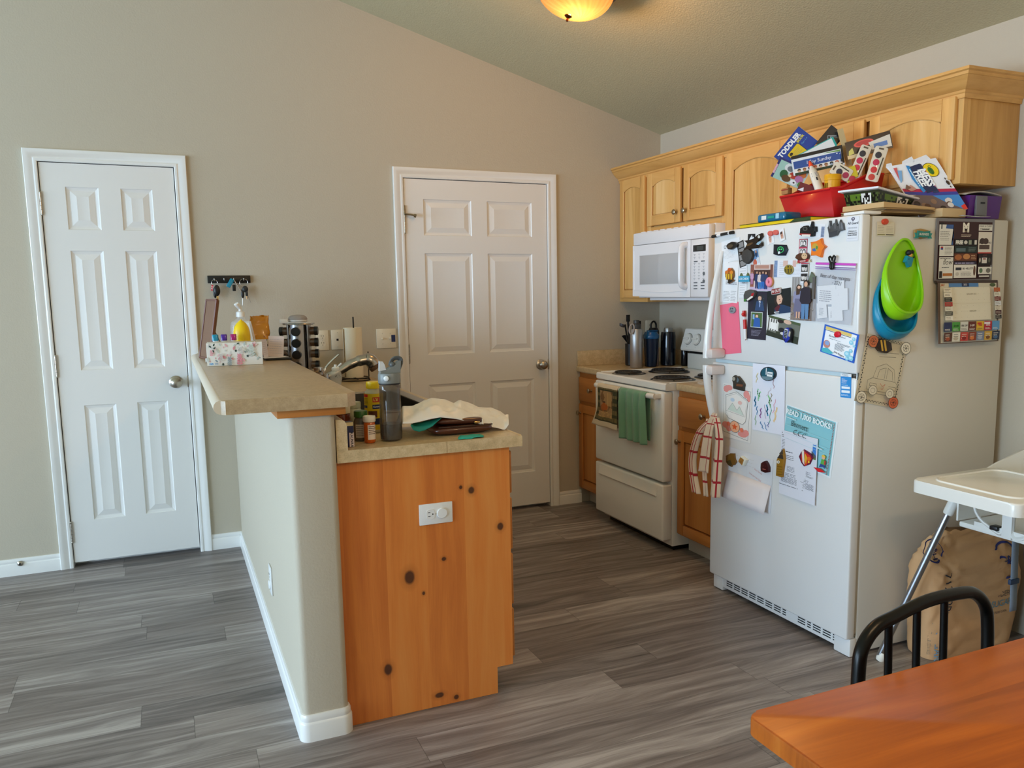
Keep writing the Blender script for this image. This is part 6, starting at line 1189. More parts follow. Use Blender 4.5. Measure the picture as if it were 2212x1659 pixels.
# ================================================================== SPICE RACK AND WHAT IS ON IT
SRX, SRY = .092, -.45
sr = thing('spice_rack', 'revolving spice rack with silver panels and black lidded jars', 'spice rack', (SRX, SRY, .9145))
SIL = P('#b4b4b6', .3, .9); mb = MB(SIL); mb.lathe((SRX, SRY, .9147), [(0, 0), (.07, 0), (.072, .006), (.06, .012), (.03, .016), (0, .016)], 36, cap=False); mb.build('base', sr)
mb = MB(P('#bdbdbd', .2, .9)); mb.lathe((SRX, SRY, 1.2475), [(0, 0), (.079, 0), (.081, .003), (.079, .0065), (0, .0065)], 40, cap=False); mb.build('top_plate', sr)
mb = MB(P('#1a1716', .5)); mb.box(SRX - .028, SRY - .028, .931, SRX + .028, SRY + .028, 1.2472); mb.build('core', sr)
for k in range(4):
    ang = math.radians(-108 + 90 * k); R4 = Matrix.Translation((SRX, SRY, 0)) @ Matrix.Rotation(ang, 4, 'Z')
    mb = MB(SIL); arc_ = [(.060 - .010 * (abs(t) / 3) ** 2, .0325 * t / 3) for t in range(-3, 4)]
    pts = [R4 @ Vector((x, y, .931)) for x, y in arc_] + [R4 @ Vector((x - .004, y, .931)) for x, y in arc_[::-1]]
    mb.prism(pts, (0, 0, .316)); mb.build('side_panel', sr, angle=25)
    for r in range(5):
        z = 1.214 - .058 * r; j = MB(P('#5b4636', .15, coat=.4)); p0 = R4 @ Vector((.045, 0, z)); p1 = R4 @ Vector((.078, 0, z)); p2 = R4 @ Vector((.096, 0, z))
        j.cyl(p0, p1, .0205, n=18); o = j.build('spice_jar', sr)
        mb = MB(P('#141414', .3)); mb.lathe(p1, [(.0, 0), (.0225, 0), (.0225, .016), (.020, .018), (.0, .018)], 20, p2 - p1, cap=False); mb.build('lid', o)
sp_ = thing('smart_speaker', 'round pale grey fabric speaker on top of the spice rack', 'speaker', (SRX - .002, SRY, 1.2545))
mb = MB(P('#e6e4e2', .4)); mb.lathe((SRX - .002, SRY, 1.2545), [(0, .0005), (.040, .0005), (.046, .006), (.0475, .014), (.047, .0165), (0, .0165)], 36, cap=False); mb.build('base', sp_)
mb = MB(P('#a29c9a', .9, bump=.4, bscale=900)); mb.lathe((SRX - .002, SRY, 1.2545), [(0, .0167), (.047, .0167), (.0475, .022), (.043, .032), (.032, .039), (.014, .0425), (0, .043)], 36, cap=False); mb.build('fabric_top', sp_)
mb = MB(P('#e9e7e5', .4)); mb.tube(spline([(SRX - .062, SRY - .02, 1.2655), (SRX - .05, SRY - .045, 1.259), (SRX - .02, SRY - .062, 1.258), (SRX + .02, SRY - .066, 1.2575), (SRX + .055, SRY - .055, 1.2575)], 5), .0022, 8); mb.build('cable', sp_)
ch = thing('charger_plug', 'white charger plug standing prongs up on the spice rack', 'charger', (.018, SRY - .02, 1.2545))
mb = MB(P('#e6e5e1', .3)); mb.box(.000, SRY - .035, 1.2548, .036, SRY - .005, 1.2765, .003); mb.build('body', ch)
mb = MB(P('#b9b4aa', .3, 1)); [mb.box(x, SRY - .022, 1.277, x + .0015, SRY - .016, 1.291) for x in (.012, .024)]; mb.build('prongs', ch)
# ================================================================== ON THE WORK COUNTER
C0 = .9145
ph = thing('paper_towel_holder', 'black wire paper towel holder on the counter by the back wall', 'paper towel holder', (.43, -.16, C0))
BKW = P('#15120f', .4, .6)
for rr, z in ((.080, .004), (.074, .018)):
    mb = MB(BKW); mb.tube([(.43 + rr * math.cos(2 * PI * i / 36), -.16 + rr * .95 * math.sin(2 * PI * i / 36), C0 + z) for i in range(36)], .0028, 8, closed=True); mb.build('base_ring', ph)
mb = MB(BKW); [mb.tube([(.43, -.16, C0 + .012), (.43 + .077 * math.cos(a), -.16 + .073 * math.sin(a), C0 + .012)], .002, 6) for a in (0, PI / 2, PI, 3 * PI / 2)]; mb.build('spokes', ph)
mb = MB(BKW); mb.cyl((.43, -.16, C0 + .01), (.43, -.16, 1.272), .004, n=10); mb.build('post', ph)
mb = MB(BKW); mb.tube([(.506, -.16, C0 + .004), (.506, -.16, 1.070)], .003, 8); mb.ball((.506, -.16, 1.072), .0035); mb.build('side_arm', ph)
pt = thing('paper_towel_roll', 'cream paper towel roll on the wire holder', 'paper towels', (.42, -.16, C0 + .022))
PTW = P('#e6dcc4', .9, bump=.5, bscale=220); mb = MB(PTW); mb.lathe((.424, -.16, C0 + .022), [(.019, .003), (.050, 0), (.051, .004), (.051, .272), (.050, .276), (.020, .273), (.019, .003)], 36, cap=False); mb.build('roll', pt)
mb = MB(PTW); mb.grid(lambda u, v: Vector((.424 - .0515 * math.cos(u * 1.2 - 1.0) - .010 * max(0, u - .4), -.16 - .0515 * math.sin(u * 1.2 - 1.0) * (1 if u < .5 else 1) - .014 * (max(0, u - .4)), C0 + .025 + .268 * v)), 10, 4); solid(mb.build('loose_sheet', pt), .0006)
sp = thing('soap_bottle', 'clear soap bottle with frosted white flip cap beside the faucet', 'bottle', (.150, -1.10, C0))
SXc = .150; mb = MB(P('#e8eaea', .05, alpha=.35, spec=.8)); mb.lathe((SXc, -1.10, C0), [(0, .0008), (.022, .0008), (.025, .006), (.0235, .05), (.022, .085), (.026, .105), (.0275, .122), (.024, .138), (.017, .146), (0, .146)], 26, cap=False); mb.build('body', sp)
mb = MB(P('#e9ebe8', .3)); mb.lathe((SXc, -1.10, C0 + .1465), [(0, 0), (.0175, 0), (.0175, .012), (.012, .016), (.006, .018), (.006, .026), (0, .027)], 22, cap=False); mb.box(SXc + .010, -1.108, C0 + .160, SXc + .034, -1.092, C0 + .166, .002, M=Matrix.Translation((SXc + .01, -1.1, C0 + .16)) @ Matrix.Rotation(math.radians(-38), 4, 'Y') @ Matrix.Translation((-SXc - .01, 1.1, -C0 - .16))); mb.build('flip_cap', sp)
mb = MB(P('#4a4f52', .4)); [mb.ball((SXc - .006 + .004 * k, -1.1275 + .001 * k, C0 + .122 + .004 * math.sin(k * 2)), .0022, n=6) for k in range(6)]; mb.build('lettering', sp)
wb = thing('water_bottle', 'tall smoky grey sports water bottle with spout and carry loop', 'water bottle', (.133, -2.14, C0))
W0 = Vector((.133, -2.14, C0)); SMK = P('#5c564f', .08, alpha=.62, spec=.7, coat=.3)
mb = MB(SMK); mb.lathe(W0, [(0, .0008), (.030, .0008), (.0355, .006), (.0365, .02), (.0365, .05), (.0345, .15), (.034, .182), (.032, .186), (0, .186)], 36, cap=False); mb.build('body', wb)
mb = MB(P('#4a453f', .2)); mb.lathe(W0, [(0, .003), (.0335, .005), (.0345, .02), (.0343, .056), (0, .056)], 30, cap=False); mb.build('water', wb)
mb = MB(P('#1d1d1d', .5)); mb.lathe(W0, [(0, .1865), (.035, .1865), (.035, .190), (0, .190)], 30, cap=False); mb.build('gasket', wb)
LID = P('#7d8280', .35); mb = MB(LID); mb.lathe(W0, [(0, .1905), (.0362, .1905), (.0366, .196), (.036, .218), (.034, .223), (0, .223)], 34, cap=False)
mb.prism([W0 + Vector((x, -.016, z)) for x, z in ((-.033, .2225), (.034, .2225), (.037, .262), (.030, .262), (.018, .25), (.006, .243), (-.008, .232), (-.030, .230))], (0, .032, 0), bev=.003); mb.build('lid', wb)
mb = MB(P('#565a5a', .35)); mb.tube(spline([W0 + Vector(p) for p in ((.004, 0, .246), (.010, 0, .262), (.022, 0, .2705), (.038, 0, .268), (.040, 0, .254), (.032, 0, .235))], 5), .0055, 10, flat=1.6); mb.ball(W0 + Vector((.010, -.008, .25)), .010, n=14); mb.build('carry_loop', wb)
mb = MB(P('#dfe2e4', .15, alpha=.8)); mb.prism([W0 + Vector((x, -.008, z)) for x, z in ((-.034, .2305), (-.011, .2335), (-.016, .252), (-.022, .2615), (-.032, .2625))], (0, .016, 0), bev=.002); mb.build('spout', wb)
mb = MB(P('#e4e8e8', .3)); mb.lathe(W0 + Vector((-.018, -.0335, .208)), [(0, 0), (.0085, 0), (.0085, .003), (.006, .0045), (0, .005)], 20, Vector((-.45, -.9, 0)), cap=False); mb.build('button', wb)
def band(parent, name, c0, r, z0, z1, a0, a1, mat, n=24):
    mb = MB(mat); mb.grid(lambda u, v: c0 + Vector((r * math.cos(math.radians(a0 + (a1 - a0) * u)), r * math.sin(math.radians(a0 + (a1 - a0) * u)), z0 + (z1 - z0) * v)), n, 1); return mb.build(name, parent, fix=False)
def wraptext(parent, name, c0, r, txt, ang, z, size, col, vert=False, bold=.02):
    mb = MB(P(col, .4)); mb.text(txt, Matrix.Rotation(PI / 2 if vert else 0, 4, 'Z'), size, bold=bold)
    for v in mb.bm.verts: a = math.radians(ang) + v.co.x / r; v.co = c0 + Vector((r * math.cos(a), r * math.sin(a), z + v.co.y))
    return mb.build(name, parent, smooth=False, fix=False)
pl = thing('pill_bottle', 'amber prescription bottle with white cap and printed label', 'pill bottle', (.058, -2.155, C0)); PB = Vector((.058, -2.155, C0))
mb = MB(P('#c85a12', .12, alpha=.9, coat=.3)); mb.lathe(PB, [(0, .0008), (.0165, .0008), (.0182, .004), (.0182, .066), (.016, .069), (0, .069)], 26, cap=False); mb.build('body', pl)
mb = MB(P('#e6ddce', .4)); mb.lathe(PB, [(0, .0693), (.0195, .0693), (.0205, .072), (.0202, .086), (.019, .088), (.0165, .0885), (.0155, .085), (0, .085)], 26, cap=False); mb.build('cap', pl)
band(pl, 'label', PB, .0185, .012, .060, -120, -12, P('#ead9cc', .5))
lb = MB(P('#4a2f2a', .5))
for z, a0, a1 in ((.0535, -112, -40), (.048, -112, -30), (.042, -112, -45), (.036, -112, -25), (.030, -112, -40)): lb.grid(lambda u, v: PB + Vector((.0187 * math.cos(math.radians(a0 + (a1 - a0) * u)), .0187 * math.sin(math.radians(a0 + (a1 - a0) * u)), z + .0022 * v)), 10, 1)
lb.build('label_print', pl, fix=False)
gb = thing('supplement_bottle', 'bottle with a dark green cap behind the prescription bottle', 'bottle', (.043, -2.098, C0)); GB = Vector((.043, -2.098, C0))
mb = MB(P('#6a6152', .25)); mb.lathe(GB, [(0, .0008), (.0225, .0008), (.0235, .004), (.0235, .062), (.021, .072), (.017, .078), (0, .078)], 26, cap=False); mb.build('body', gb)
mb = MB(P('#2f5a1c', .35)); mb.lathe(GB, [(0, .0785), (.0222, .0785), (.0225, .096), (.021, .099), (0, .0995)], 30, cap=False); mb.build('cap', gb)
band(gb, 'label', GB, .0238, .012, .056, -150, -60, P('#d9cdb8', .5)); lb = MB(P('#6b6258', .5))
for k in range(6): lb.grid(lambda u, v: GB + Vector((.024 * math.cos(math.radians(-146 + 60 * u)), .024 * math.sin(math.radians(-146 + 60 * u)), .018 + .006 * k + .002 * v)), 8, 1)
lb.build('label_print', gb, fix=False)
ab = thing('syrup_bottle', 'brown bottle with cream cap tucked under the bar edge', 'bottle', (-.004, -2.035, C0)); AB = Vector((-.004, -2.035, C0))
mb = MB(P('#6b2e16', .15, coat=.4)); mb.lathe(AB, [(0, .0008), (.025, .0008), (.026, .004), (.026, .072), (.024, .084), (0, .086)], 26, cap=False); mb.build('body', ab)
mb = MB(P('#cdbf9f', .4)); mb.lathe(AB, [(0, .0865), (.0255, .0865), (.026, .112), (.024, .116), (0, .1165)], 28, cap=False); mb.build('cap', ab)
jr = thing('jar', 'pale green lidded jar behind the green capped bottle', 'jar', (.045, -1.985, C0)); J0 = Vector((.045, -1.985, C0))
mb = MB(P('#b9b89a', .2)); mb.lathe(J0, [(0, .0008), (.025, .0008), (.026, .004), (.026, .085), (.022, .094), (0, .094)], 26, cap=False); mb.build('body', jr)
mb = MB(P('#a9a98a', .35)); mb.lathe(J0, [(0, .0945), (.0235, .0945), (.0235, .112), (.022, .115), (0, .115)], 26, cap=False); mb.build('lid', jr)
bx = thing('medicine_box', 'narrow dark blue and white box lettered along its side', 'box', (-.014, -2.19, C0))
mb = MB(P('#1c2350', .4)); mb.box(-.0335, -2.205, C0 + .0005, -.0035, -2.165, C0 + .078, .001); mb.build('box', bx)
mb = MB(P('#dfd3d8', .4)); mb.box(-.0180, -2.2056, C0 + .001, -.0034, -2.2051, C0 + .046); mb.use('#d8c99a'); mb.box(-.030, -2.2055, C0 + .068, -.0045, -2.205, C0 + .0795); mb.build('printed_face', bx, smooth=False)
mb = MB(P('#1a1a3a', .4)); mb.text('KAUNRA', Matrix.Translation((-.0107, -2.2058, C0 + .0235)) @ Matrix.Rotation(PI / 2, 4, 'X') @ Matrix.Rotation(-PI / 2, 4, 'Z'), .0115, bold=.02); mb.build('lettering', bx, smooth=False)
vb = thing('vitamin_bottle', 'yellow labelled vitamin bottle with yellow cap behind the water bottle', 'bottle', (.122, -1.95, C0)); V0 = Vector((.122, -1.95, C0))
mb = MB(P('#c9c0a0', .1, alpha=.75)); mb.lathe(V0, [(0, .0008), (.030, .0008), (.033, .005), (.033, .135), (.030, .142), (.022, .150), (.021, .154), (0, .154)], 30, cap=False); mb.build('body', vb)
mb = MB(P('#e8c70a', .35)); mb.lathe(V0, [(0, .1545), (.0245, .1545), (.0245, .172), (.0235, .177), (0, .1785)], 36, cap=False); [mb.box(.0243, -.0008, .157, .0252, .0008, .172, M=Matrix.Translation(V0) @ Matrix.Rotation(2 * PI * k / 30, 4, 'Z')) for k in range(30)]; mb.build('cap', vb)
band(vb, 'label', V0, .0333, .012, .138, -190, 20, P('#d8b40c', .4), 30)
band(vb, 'red_flash', V0, .0335, .126, .136, -180, -140, P('#c8281e', .4)); band(vb, 'blue_band', V0, .0335, .088, .097, -188, -145, P('#1f2f58', .4)); band(vb, 'blue_badge', V0, .0335, .085, .1, -112, -55, P('#1b2850', .4)); band(vb, 'blue_badge', V0, .0335, .03, .052, -112, -55, P('#1b2850', .4)); band(vb, 'red_badge', V0, .0335, .108, .126, -110, -60, P('#c23a1c', .4)); band(vb, 'bear_print', V0, .0335, .055, .078, -140, -85, P('#5d2f18', .5))
wraptext(vb, 'lettering', V0, .0337, "L'il", -92, .117, .014, '#f0dc70'); wraptext(vb, 'lettering', V0, .0337, 'Gummy', -86, .0925, .008, '#e6e8f0')
lb = MB(P('#7a5c14', .5))
for k in range(5): lb.grid(lambda u, v: V0 + Vector((.0336 * math.cos(math.radians(-182 + 42 * u)), .0336 * math.sin(math.radians(-182 + 42 * u)), .102 + .0045 * k + .0014 * v)), 6, 1)
lb.build('label_print', vb, fix=False)
# purse, plastic bag, teal cloth
pu = thing('purse', 'brown leather zip purse half covered by the white plastic bag', 'purse', (.385, -2.10, C0))
LEA = P('#4c2516', .3, coat=.25, bump=.12, bscale=220)
def pillow(x0, x1, y0, y1, z0, z1, e=.45, n=28, m_=14, tilt=0.0):
    mb = MB(LEA); cx, cy, cz = (x0 + x1) / 2, (y0 + y1) / 2, (z0 + z1) / 2
    def sg(x, p): return math.copysign(abs(x) ** p, x)
    def f(u, v): a = 2 * PI * u; b = PI * (v - .5); return Vector((cx + (x1 - x0) / 2 * sg(math.cos(b), e) * sg(math.cos(a), e), cy + (y1 - y0) / 2 * sg(math.cos(b), e) * sg(math.sin(a), e), cz + (z1 - z0) / 2 * sg(math.sin(b), .8) + tilt * sg(math.cos(a), e)))
    mb.grid(f, n, m_); bmesh.ops.remove_doubles(mb.bm, verts=mb.bm.verts, dist=1e-5); return mb
pillow(.272, .492, -2.165, -2.035, C0 + .001, C0 + .033).build('lower_pocket', pu); pillow(.285, .462, -2.155, -2.04, C0 + .0325, C0 + .058, tilt=-.003).build('upper_pocket', pu)
mb = MB(P('#2f170e', .5)); mb.tube([(.29, -2.158, C0 + .0295), (.38, -2.164, C0 + .030), (.485, -2.160, C0 + .029)], .0025, 8); mb.build('zipper', pu)
mb = MB(P('#d9b878', .2, 1)); mb.box(.416, -2.1645, C0 + .036, .436, -2.158, C0 + .043, .001); mb.build('zip_pull', pu)
mb = MB(P('#e8dcc0', .4)); mb.tube(spline([(.447, -2.158, C0 + .05), (.445, -2.166, C0 + .04), (.447, -2.166, C0 + .032)], 4), .0014, 6); mb.tube(spline([(.478, -2.155, C0 + .04), (.484, -2.163, C0 + .032), (.482, -2.163, C0 + .024)], 4), .0014, 6); mb.build('tassel', pu)
Z4 = lambda a, b: (850 + a / 7.628, 840 + b / 7.628)
FR_ = [(150, 575), (300, 570), (420, 545), (600, 500), (770, 470), (1000, 492), (1200, 530), (1400, 572), (1570, 625), (1700, 640), (1835, 682), (1900, 590)]
TP_ = [(150, 290), (340, 285), (500, 190), (640, 145), (850, 180), (980, 240), (1090, 178), (1260, 240), (1400, 300), (1600, 315), (1760, 370), (1895, 480)]
def poly_at(L_, s, y):
    k = s * (len(L_) - 1); i = min(int(k), len(L_) - 2); f = k - i; a, b = at(*Z4(*L_[i]), 'y', y), at(*Z4(*L_[i + 1]), 'y', y); return a * (1 - f) + b * f
def bagsurf(u, v):
    a = poly_at(FR_, u, -2.17 + .03 * u); b = poly_at(TP_, u, -2.02); fl = Vector((b.x, -1.90, C0 + .004 + .012 * math.sin(u * 9)))
    if v < .6:
        k = v / .6; p = a.lerp(b, k); p.z += math.sin(PI * k) * .010
    else:
        k = (v - .6) / .4; p = b.lerp(fl, k); p.z += math.sin(PI * k) * .004
    w_ = math.sin(PI * min(1, v * 1.6)); p += Vector((.002, .005, .010)) * noise.noise(Vector((u * 9, v * 5, 2.0))) * w_ + Vector((0, 0, .006)) * noise.noise(Vector((u * 22 + v * 9, v * 9, 7.0))) * w_ + Vector((0, 0, .010)) * w_ * (abs(noise.noise(Vector((u * 5 - v * 6, v * 2, 4.4)))) - .2)
    p.z = max(p.z + .005 * w_, C0 + .002); return p
mb = MB(P('#f0ebe3', .4, trans=0, alpha=.94, bump=.25, bscale=50)); mb.grid(bagsurf, 60, 26); o = solid(mb.build('plastic_bag'), .0006); tag(o, 'crumpled white plastic bag draped over the brown purse', 'plastic bag')
TEA = P('#0f7a6a', .6, bump=.15, bscale=90)
def blob(name, label, pts_lo, pts_hi, y0, y1, z=None, mat=TEA):
    mb = MB(mat)
    def f(u, v):
        a = poly_at(pts_lo, u, y0); b = poly_at(pts_hi, u, y1); p = a.lerp(b, v); p.y -= math.sin(PI * v) * .012; p.z += math.sin(PI * v) * .004 + .003 * noise.noise(Vector((u * 6, v * 4, 1))); p.z = max(p.z, C0 + .0015); return p
    mb.grid(f, 16, 10); o = solid(mb.build(name), .0015, -1); return tag(o, label, 'cloth')
blob('teal_cloth', 'dark teal cloth bulging out under the left edge of the plastic bag', [(285, 600), (330, 680), (420, 705), (500, 690), (640, 620), (760, 500)], [(290, 575), (330, 565), (450, 540), (540, 525), (660, 500), (780, 470)], -2.165, -2.12)
blob('teal_cloth', 'small dark teal cloth tab above the left of the plastic bag', [(350, 445), (400, 440), (470, 405), (540, 385), (600, 368), (612, 366)], [(345, 345), (400, 320), (455, 300), (475, 350), (540, 352), (612, 366)], -2.085, -2.08)
blob('teal_cloth', 'bright turquoise scrap of cloth at the front edge of the counter', [(1065, 815), (1085, 830), (1170, 820), (1280, 838), (1310, 800), (1475, 790)], [(1062, 790), (1090, 775), (1180, 762), (1300, 748), (1420, 745), (1470, 770)], -2.248, -2.20, mat=P('#18a08e', .6))
# ================================================================== CORNER BOTTLES
SBo = thing('steel_bottle', 'brushed silver bottle with dark cap and grey loop beside the range', 'water bottle', (2.158, -.33, C0)); B0 = Vector((2.158, -.33, C0))
mb = MB(P('#b3b2b3', .38, .85)); mb.lathe(B0, [(0, .0008), (.036, .0008), (.0385, .004), (.0385, .238), (.036, .244), (0, .244)], 36, cap=False); mb.build('body', SBo)
mb = MB(P('#3c3e40', .4)); mb.lathe(B0, [(0, .2445), (.028, .2445), (.028, .272), (.019, .279), (.019, .298), (0, .3)], 26, cap=False); mb.build('cap', SBo)
mb = MB(P('#a59c98', .5)); c = B0 + Vector((-.045, -.02, .245)); mb.tube([c + Vector((.017 * math.cos(a), .008 * math.sin(a), .030 * math.sin(a + .5))) for a in [2 * PI * i / 24 for i in range(24)]], .0045, 8, closed=True); mb.build('carry_loop', SBo)
SHo = thing('shaker_bottle', 'dark blue shaker bottle with bright blue lid', 'shaker bottle', (2.272, -.30, C0)); B0 = Vector((2.278, -.31, C0))
mb = MB(P('#0c1f3a', .25)); mb.lathe(B0, [(0, .0008), (.034, .0008), (.037, .004), (.047, .178), (0, .178)], 34, cap=False); mb.build('cup', SHo)
mb = MB(P('#12568c', .25, coat=.2)); mb.lathe(B0, [(0, .1785), (.049, .1785), (.051, .184), (.051, .200), (.042, .214), (.040, .222), (0, .224)], 34, cap=False); mb.lathe(B0 + Vector((-.022, -.006, .2)), [(0, 0), (.013, 0), (.012, .03), (0, .031)], 18, cap=False); mb.box(-.03, -.010, .222, .045, .010, .232, .004, M=Matrix.Translation(B0)); mb.build('lid', SHo)
BKo = thing('black_flask', 'black bottle with a tall loop lid behind the blue shaker', 'water bottle', (2.372, -.20, C0)); B0 = Vector((2.372, -.19, C0))
mb = MB(P('#141518', .35)); mb.lathe(B0, [(0, .0008), (.034, .0008), (.035, .004), (.035, .19), (.03, .2), (0, .2)], 28, cap=False); mb.build('body', BKo)
mb = MB(P('#101112', .4)); mb.lathe(B0, [(0, .2005), (.036, .2005), (.036, .222), (.026, .24), (0, .24)], 26, cap=False); mb.tube(spline([B0 + Vector(p) for p in ((-.020, 0, .235), (-.018, 0, .265), (0, 0, .282), (.018, 0, .265), (.020, 0, .235))], 5), .006, 10); mb.build('loop_lid', BKo)
NVo = thing('navy_bottle', 'tall navy bottle with a silver cap beside the range control panel', 'water bottle', (2.418, -.285, C0)); B0 = Vector((2.420, -.29, C0))
mb = MB(P('#0a1424', .18, coat=.5)); mb.lathe(B0, [(0, .0008), (.045, .0008), (.048, .004), (.048, .19), (.044, .216), (0, .217)], 36, cap=False); mb.build('body', NVo)
mb = MB(P('#a9aaac', .3, .9)); mb.lathe(B0, [(0, .2175), (.029, .2175), (.029, .232), (.026, .243), (0, .244)], 26, cap=False); mb.build('cap', NVo)
mb = MB(P('#0b0c10', .2, coat=.4)); mb.lathe((2.4945, -.37, C0), [(0, .0008), (.022, .0008), (.0235, .004), (.0235, .1), (.02, .11), (0, .11)], 26, cap=False); tag(mb.build('canister'), 'short black canister right of the navy bottle', 'canister')
mb = MB(P('#8f8286', .4)); mb.lathe((2.337, -.265, C0), [(0, .0008), (.022, .0008), (.0235, .004), (.0235, .15), (.018, .165), (0, .166)], 24, cap=False); tag(mb.build('tumbler'), 'pinkish grey tumbler between the shaker and navy bottles', 'tumbler')
mb = MB(P('#8f8a22', .4)); mb.box(2.222, -.262, C0 + .0005, 2.236, -.215, C0 + .20, .002); tag(mb.build('carton'), 'narrow olive yellow carton between silver bottle and shaker', 'box')
cr = thing('utensil_crock', 'black crock behind the silver bottle', 'crock', (2.232, -.155, C0))
mb = MB(P('#1a1a1c', .3)); mb.lathe((2.232, -.155, C0), [(0, .0008), (.042, .0008), (.046, .004), (.047, .14), (.043, .14), (.042, .01), (0, .01)], 30, cap=False); mb.build('crock_body', cr)
UTN = [0]
def ut(label, p1, name='utensil', head=None, col='#1c1c1e'):
    mb = MB(P(col, .4)); UTN[0] += 1; a = Vector((2.232 + .012 * math.cos(UTN[0] * 1.7), -.155 + .012 * math.sin(UTN[0] * 1.7), C0 + .013)); b = at(*R8(*p1), 'y', -.19 + .022 * UTN[0]); mb.tube([a, a.lerp(b, .5), b], [.004, .005, .006], 8)
    if head: head(mb, b)
    return tag(mb.build(name), label, 'utensil', 'utensils in the black crock')
R8 = lambda a, b: (1320 + a / 8.296, 660 + b / 8.296)
ut('grey ladle leaning left out of the black crock', (250, 340), 'ladle', lambda mb, b: (mb.use(P('#3a383c', .4)), mb.lathe(b + Vector((-.018, 0, .0)), [(0, -.018), (.016, -.014), (.022, 0), (.020, 0), (0, -.012)], 18, (.5, 0, 1), cap=False)))
ut('black spatula standing up in the black crock', (300, 290), 'spatula', lambda mb, b: mb.box(b.x - .012, b.y - .002, b.z, b.x + .016, b.y + .002, b.z + .045, .001))
ut('black slotted turner leaning right in the black crock', (500, 330), 'turner', lambda mb, b: mb.box(b.x - .015, b.y - .002, b.z - .02, b.x + .015, b.y + .002, b.z + .02, .001))
ut('dark grey tongs at the top of the black crock', (300, 215), 'tongs', None, '#4a4648')
mb = MB(P('#131314', .45)); p3 = [at(*R8(*p), 'y', -.10) for p in ((195, 545), (235, 530), (345, 535), (345, 740))]; mb.prism(p3, (0, .006, 0)); tag(mb.build('cutting_mat'), 'black cutting board corner sticking out left of the silver bottle', 'cutting board')
# film on the side counter
mb = MB(P('#e8ecec', .06, alpha=.22, spec=.9))
mb.grid(lambda u, v: Vector((1.93 + .20 * u, -1.50 + .22 * v, C0 + .0015 + .03 * max(0, noise.noise(Vector((u * 5, v * 5, 9)))) + .012 * math.sin(PI * u) * math.sin(PI * v))), 16, 16); tag(solid(mb.build('plastic_wrap'), .0004).id_data, 'crumpled clear plastic wrap on the counter left of the refrigerator', 'plastic wrap')
# ================================================================== TOWELS
def drape(name, label, y0, y1, zf, zb, matfn, fold=.004, nf=5, flare=None, seed=0, thick=.002):
    """towel over the oven handle: hangs behind the bar, goes over it, down the front"""
    mb = MB(); bar_z, bar_x, r = .846, 1.769, .0165
    Lb, Lf = bar_z - zb, bar_z - zf; La = PI * r; tot = Lb + La + Lf
    def f(u, v):
        s = v * tot; y = y1 + (y0 - y1) * u
        if s < Lb: x, z = bar_x + r, zb + s; amp = 0
        elif s < Lb + La: a = (s - Lb) / r; x, z = bar_x + r * math.cos(a), bar_z + r * math.sin(a); amp = .3
        else: d_ = s - Lb - La; x, z = bar_x - r - .002, bar_z - d_; amp = min(1, .3 + d_ / .08)
        w_ = fold * amp * (math.sin(nf * 2 * PI * u + seed) + .5 * math.sin(nf * 4.3 * u + 1 + seed) - .6) if s > Lb + La * .5 else 0
        x += min(w_, .002) if s > Lb + La * .5 else 0
        if flare and s > Lb + La: y += flare(u, (s - Lb - La) / Lf)
        return Vector((x, y, z))
    mb.grid(f, 48, 60, lambda u, v: matfn(u, (v * tot - Lb - La) / Lf)); o = solid(mb.build(name), thick, 0); return tag(o, label, 'towel')
GRN = P('#6f9d80', .95, bump=.5, bscale=350, sheen=.3); GRN2 = P('#5f8f72', .95, bump=.5, bscale=350, sheen=.3)
drape('hand_towel', 'sage green towel folded over the oven handle', -1.095, -.815, .585, .60, lambda u, v: GRN, .011, 4, lambda u, v: -.02 * v * (u - .2) - .01 * v, 1.0)
CRM = P('#d9c9ae', .9, bump=.3, bscale=300); G1 = P('#3f4028', .9); G2 = P('#8d7a4e', .9); TAN = P('#a9855a', .9); BRN = P('#7d5b38', .9); PUM = P('#b0602a', .9); DRK = P('#4a3a26', .9); STR = P('#c09a62', .9)
def pumpk(u, v):
    if v < .0: return CRM
    if v > .86 or u < .035: return CRM
    if u < .16 or u > .80 or v < .10 or v > .74:
        return G1 if (int(u * 48) % 2 == 0 or int(v * 44) % 2 == 0) else G2
    a, b = (u - .16) / .64, (v - .10) / .64
    if (a - .38) ** 2 / .05 + (b - .60) ** 2 / .022 < 1: return PUM
    if (a - .25) ** 2 / .03 + (b - .22) ** 2 / .018 < 1: return BRN
    if abs(a - .40) < .05 and .40 < b < .48: return DRK
    if .55 < a < .9 and .05 < b < .55: return STR if int(a * 26) % 2 else TAN
    if b > .78: return STR if noise.noise(Vector((a * 14, b * 20, 0))) > 0 else TAN
    return TAN if noise.noise(Vector((a * 5, b * 5, 3))) > -.1 else BRN
drape('kitchen_towel', 'checked towel with a pumpkin picture on the left of the oven handle', -.805, -.565, .615, .62, pumpk, .004, 2, lambda u, v: .075 * max(0, v - .45) ** 1.4 * (1 - u) * 2.2, .4)
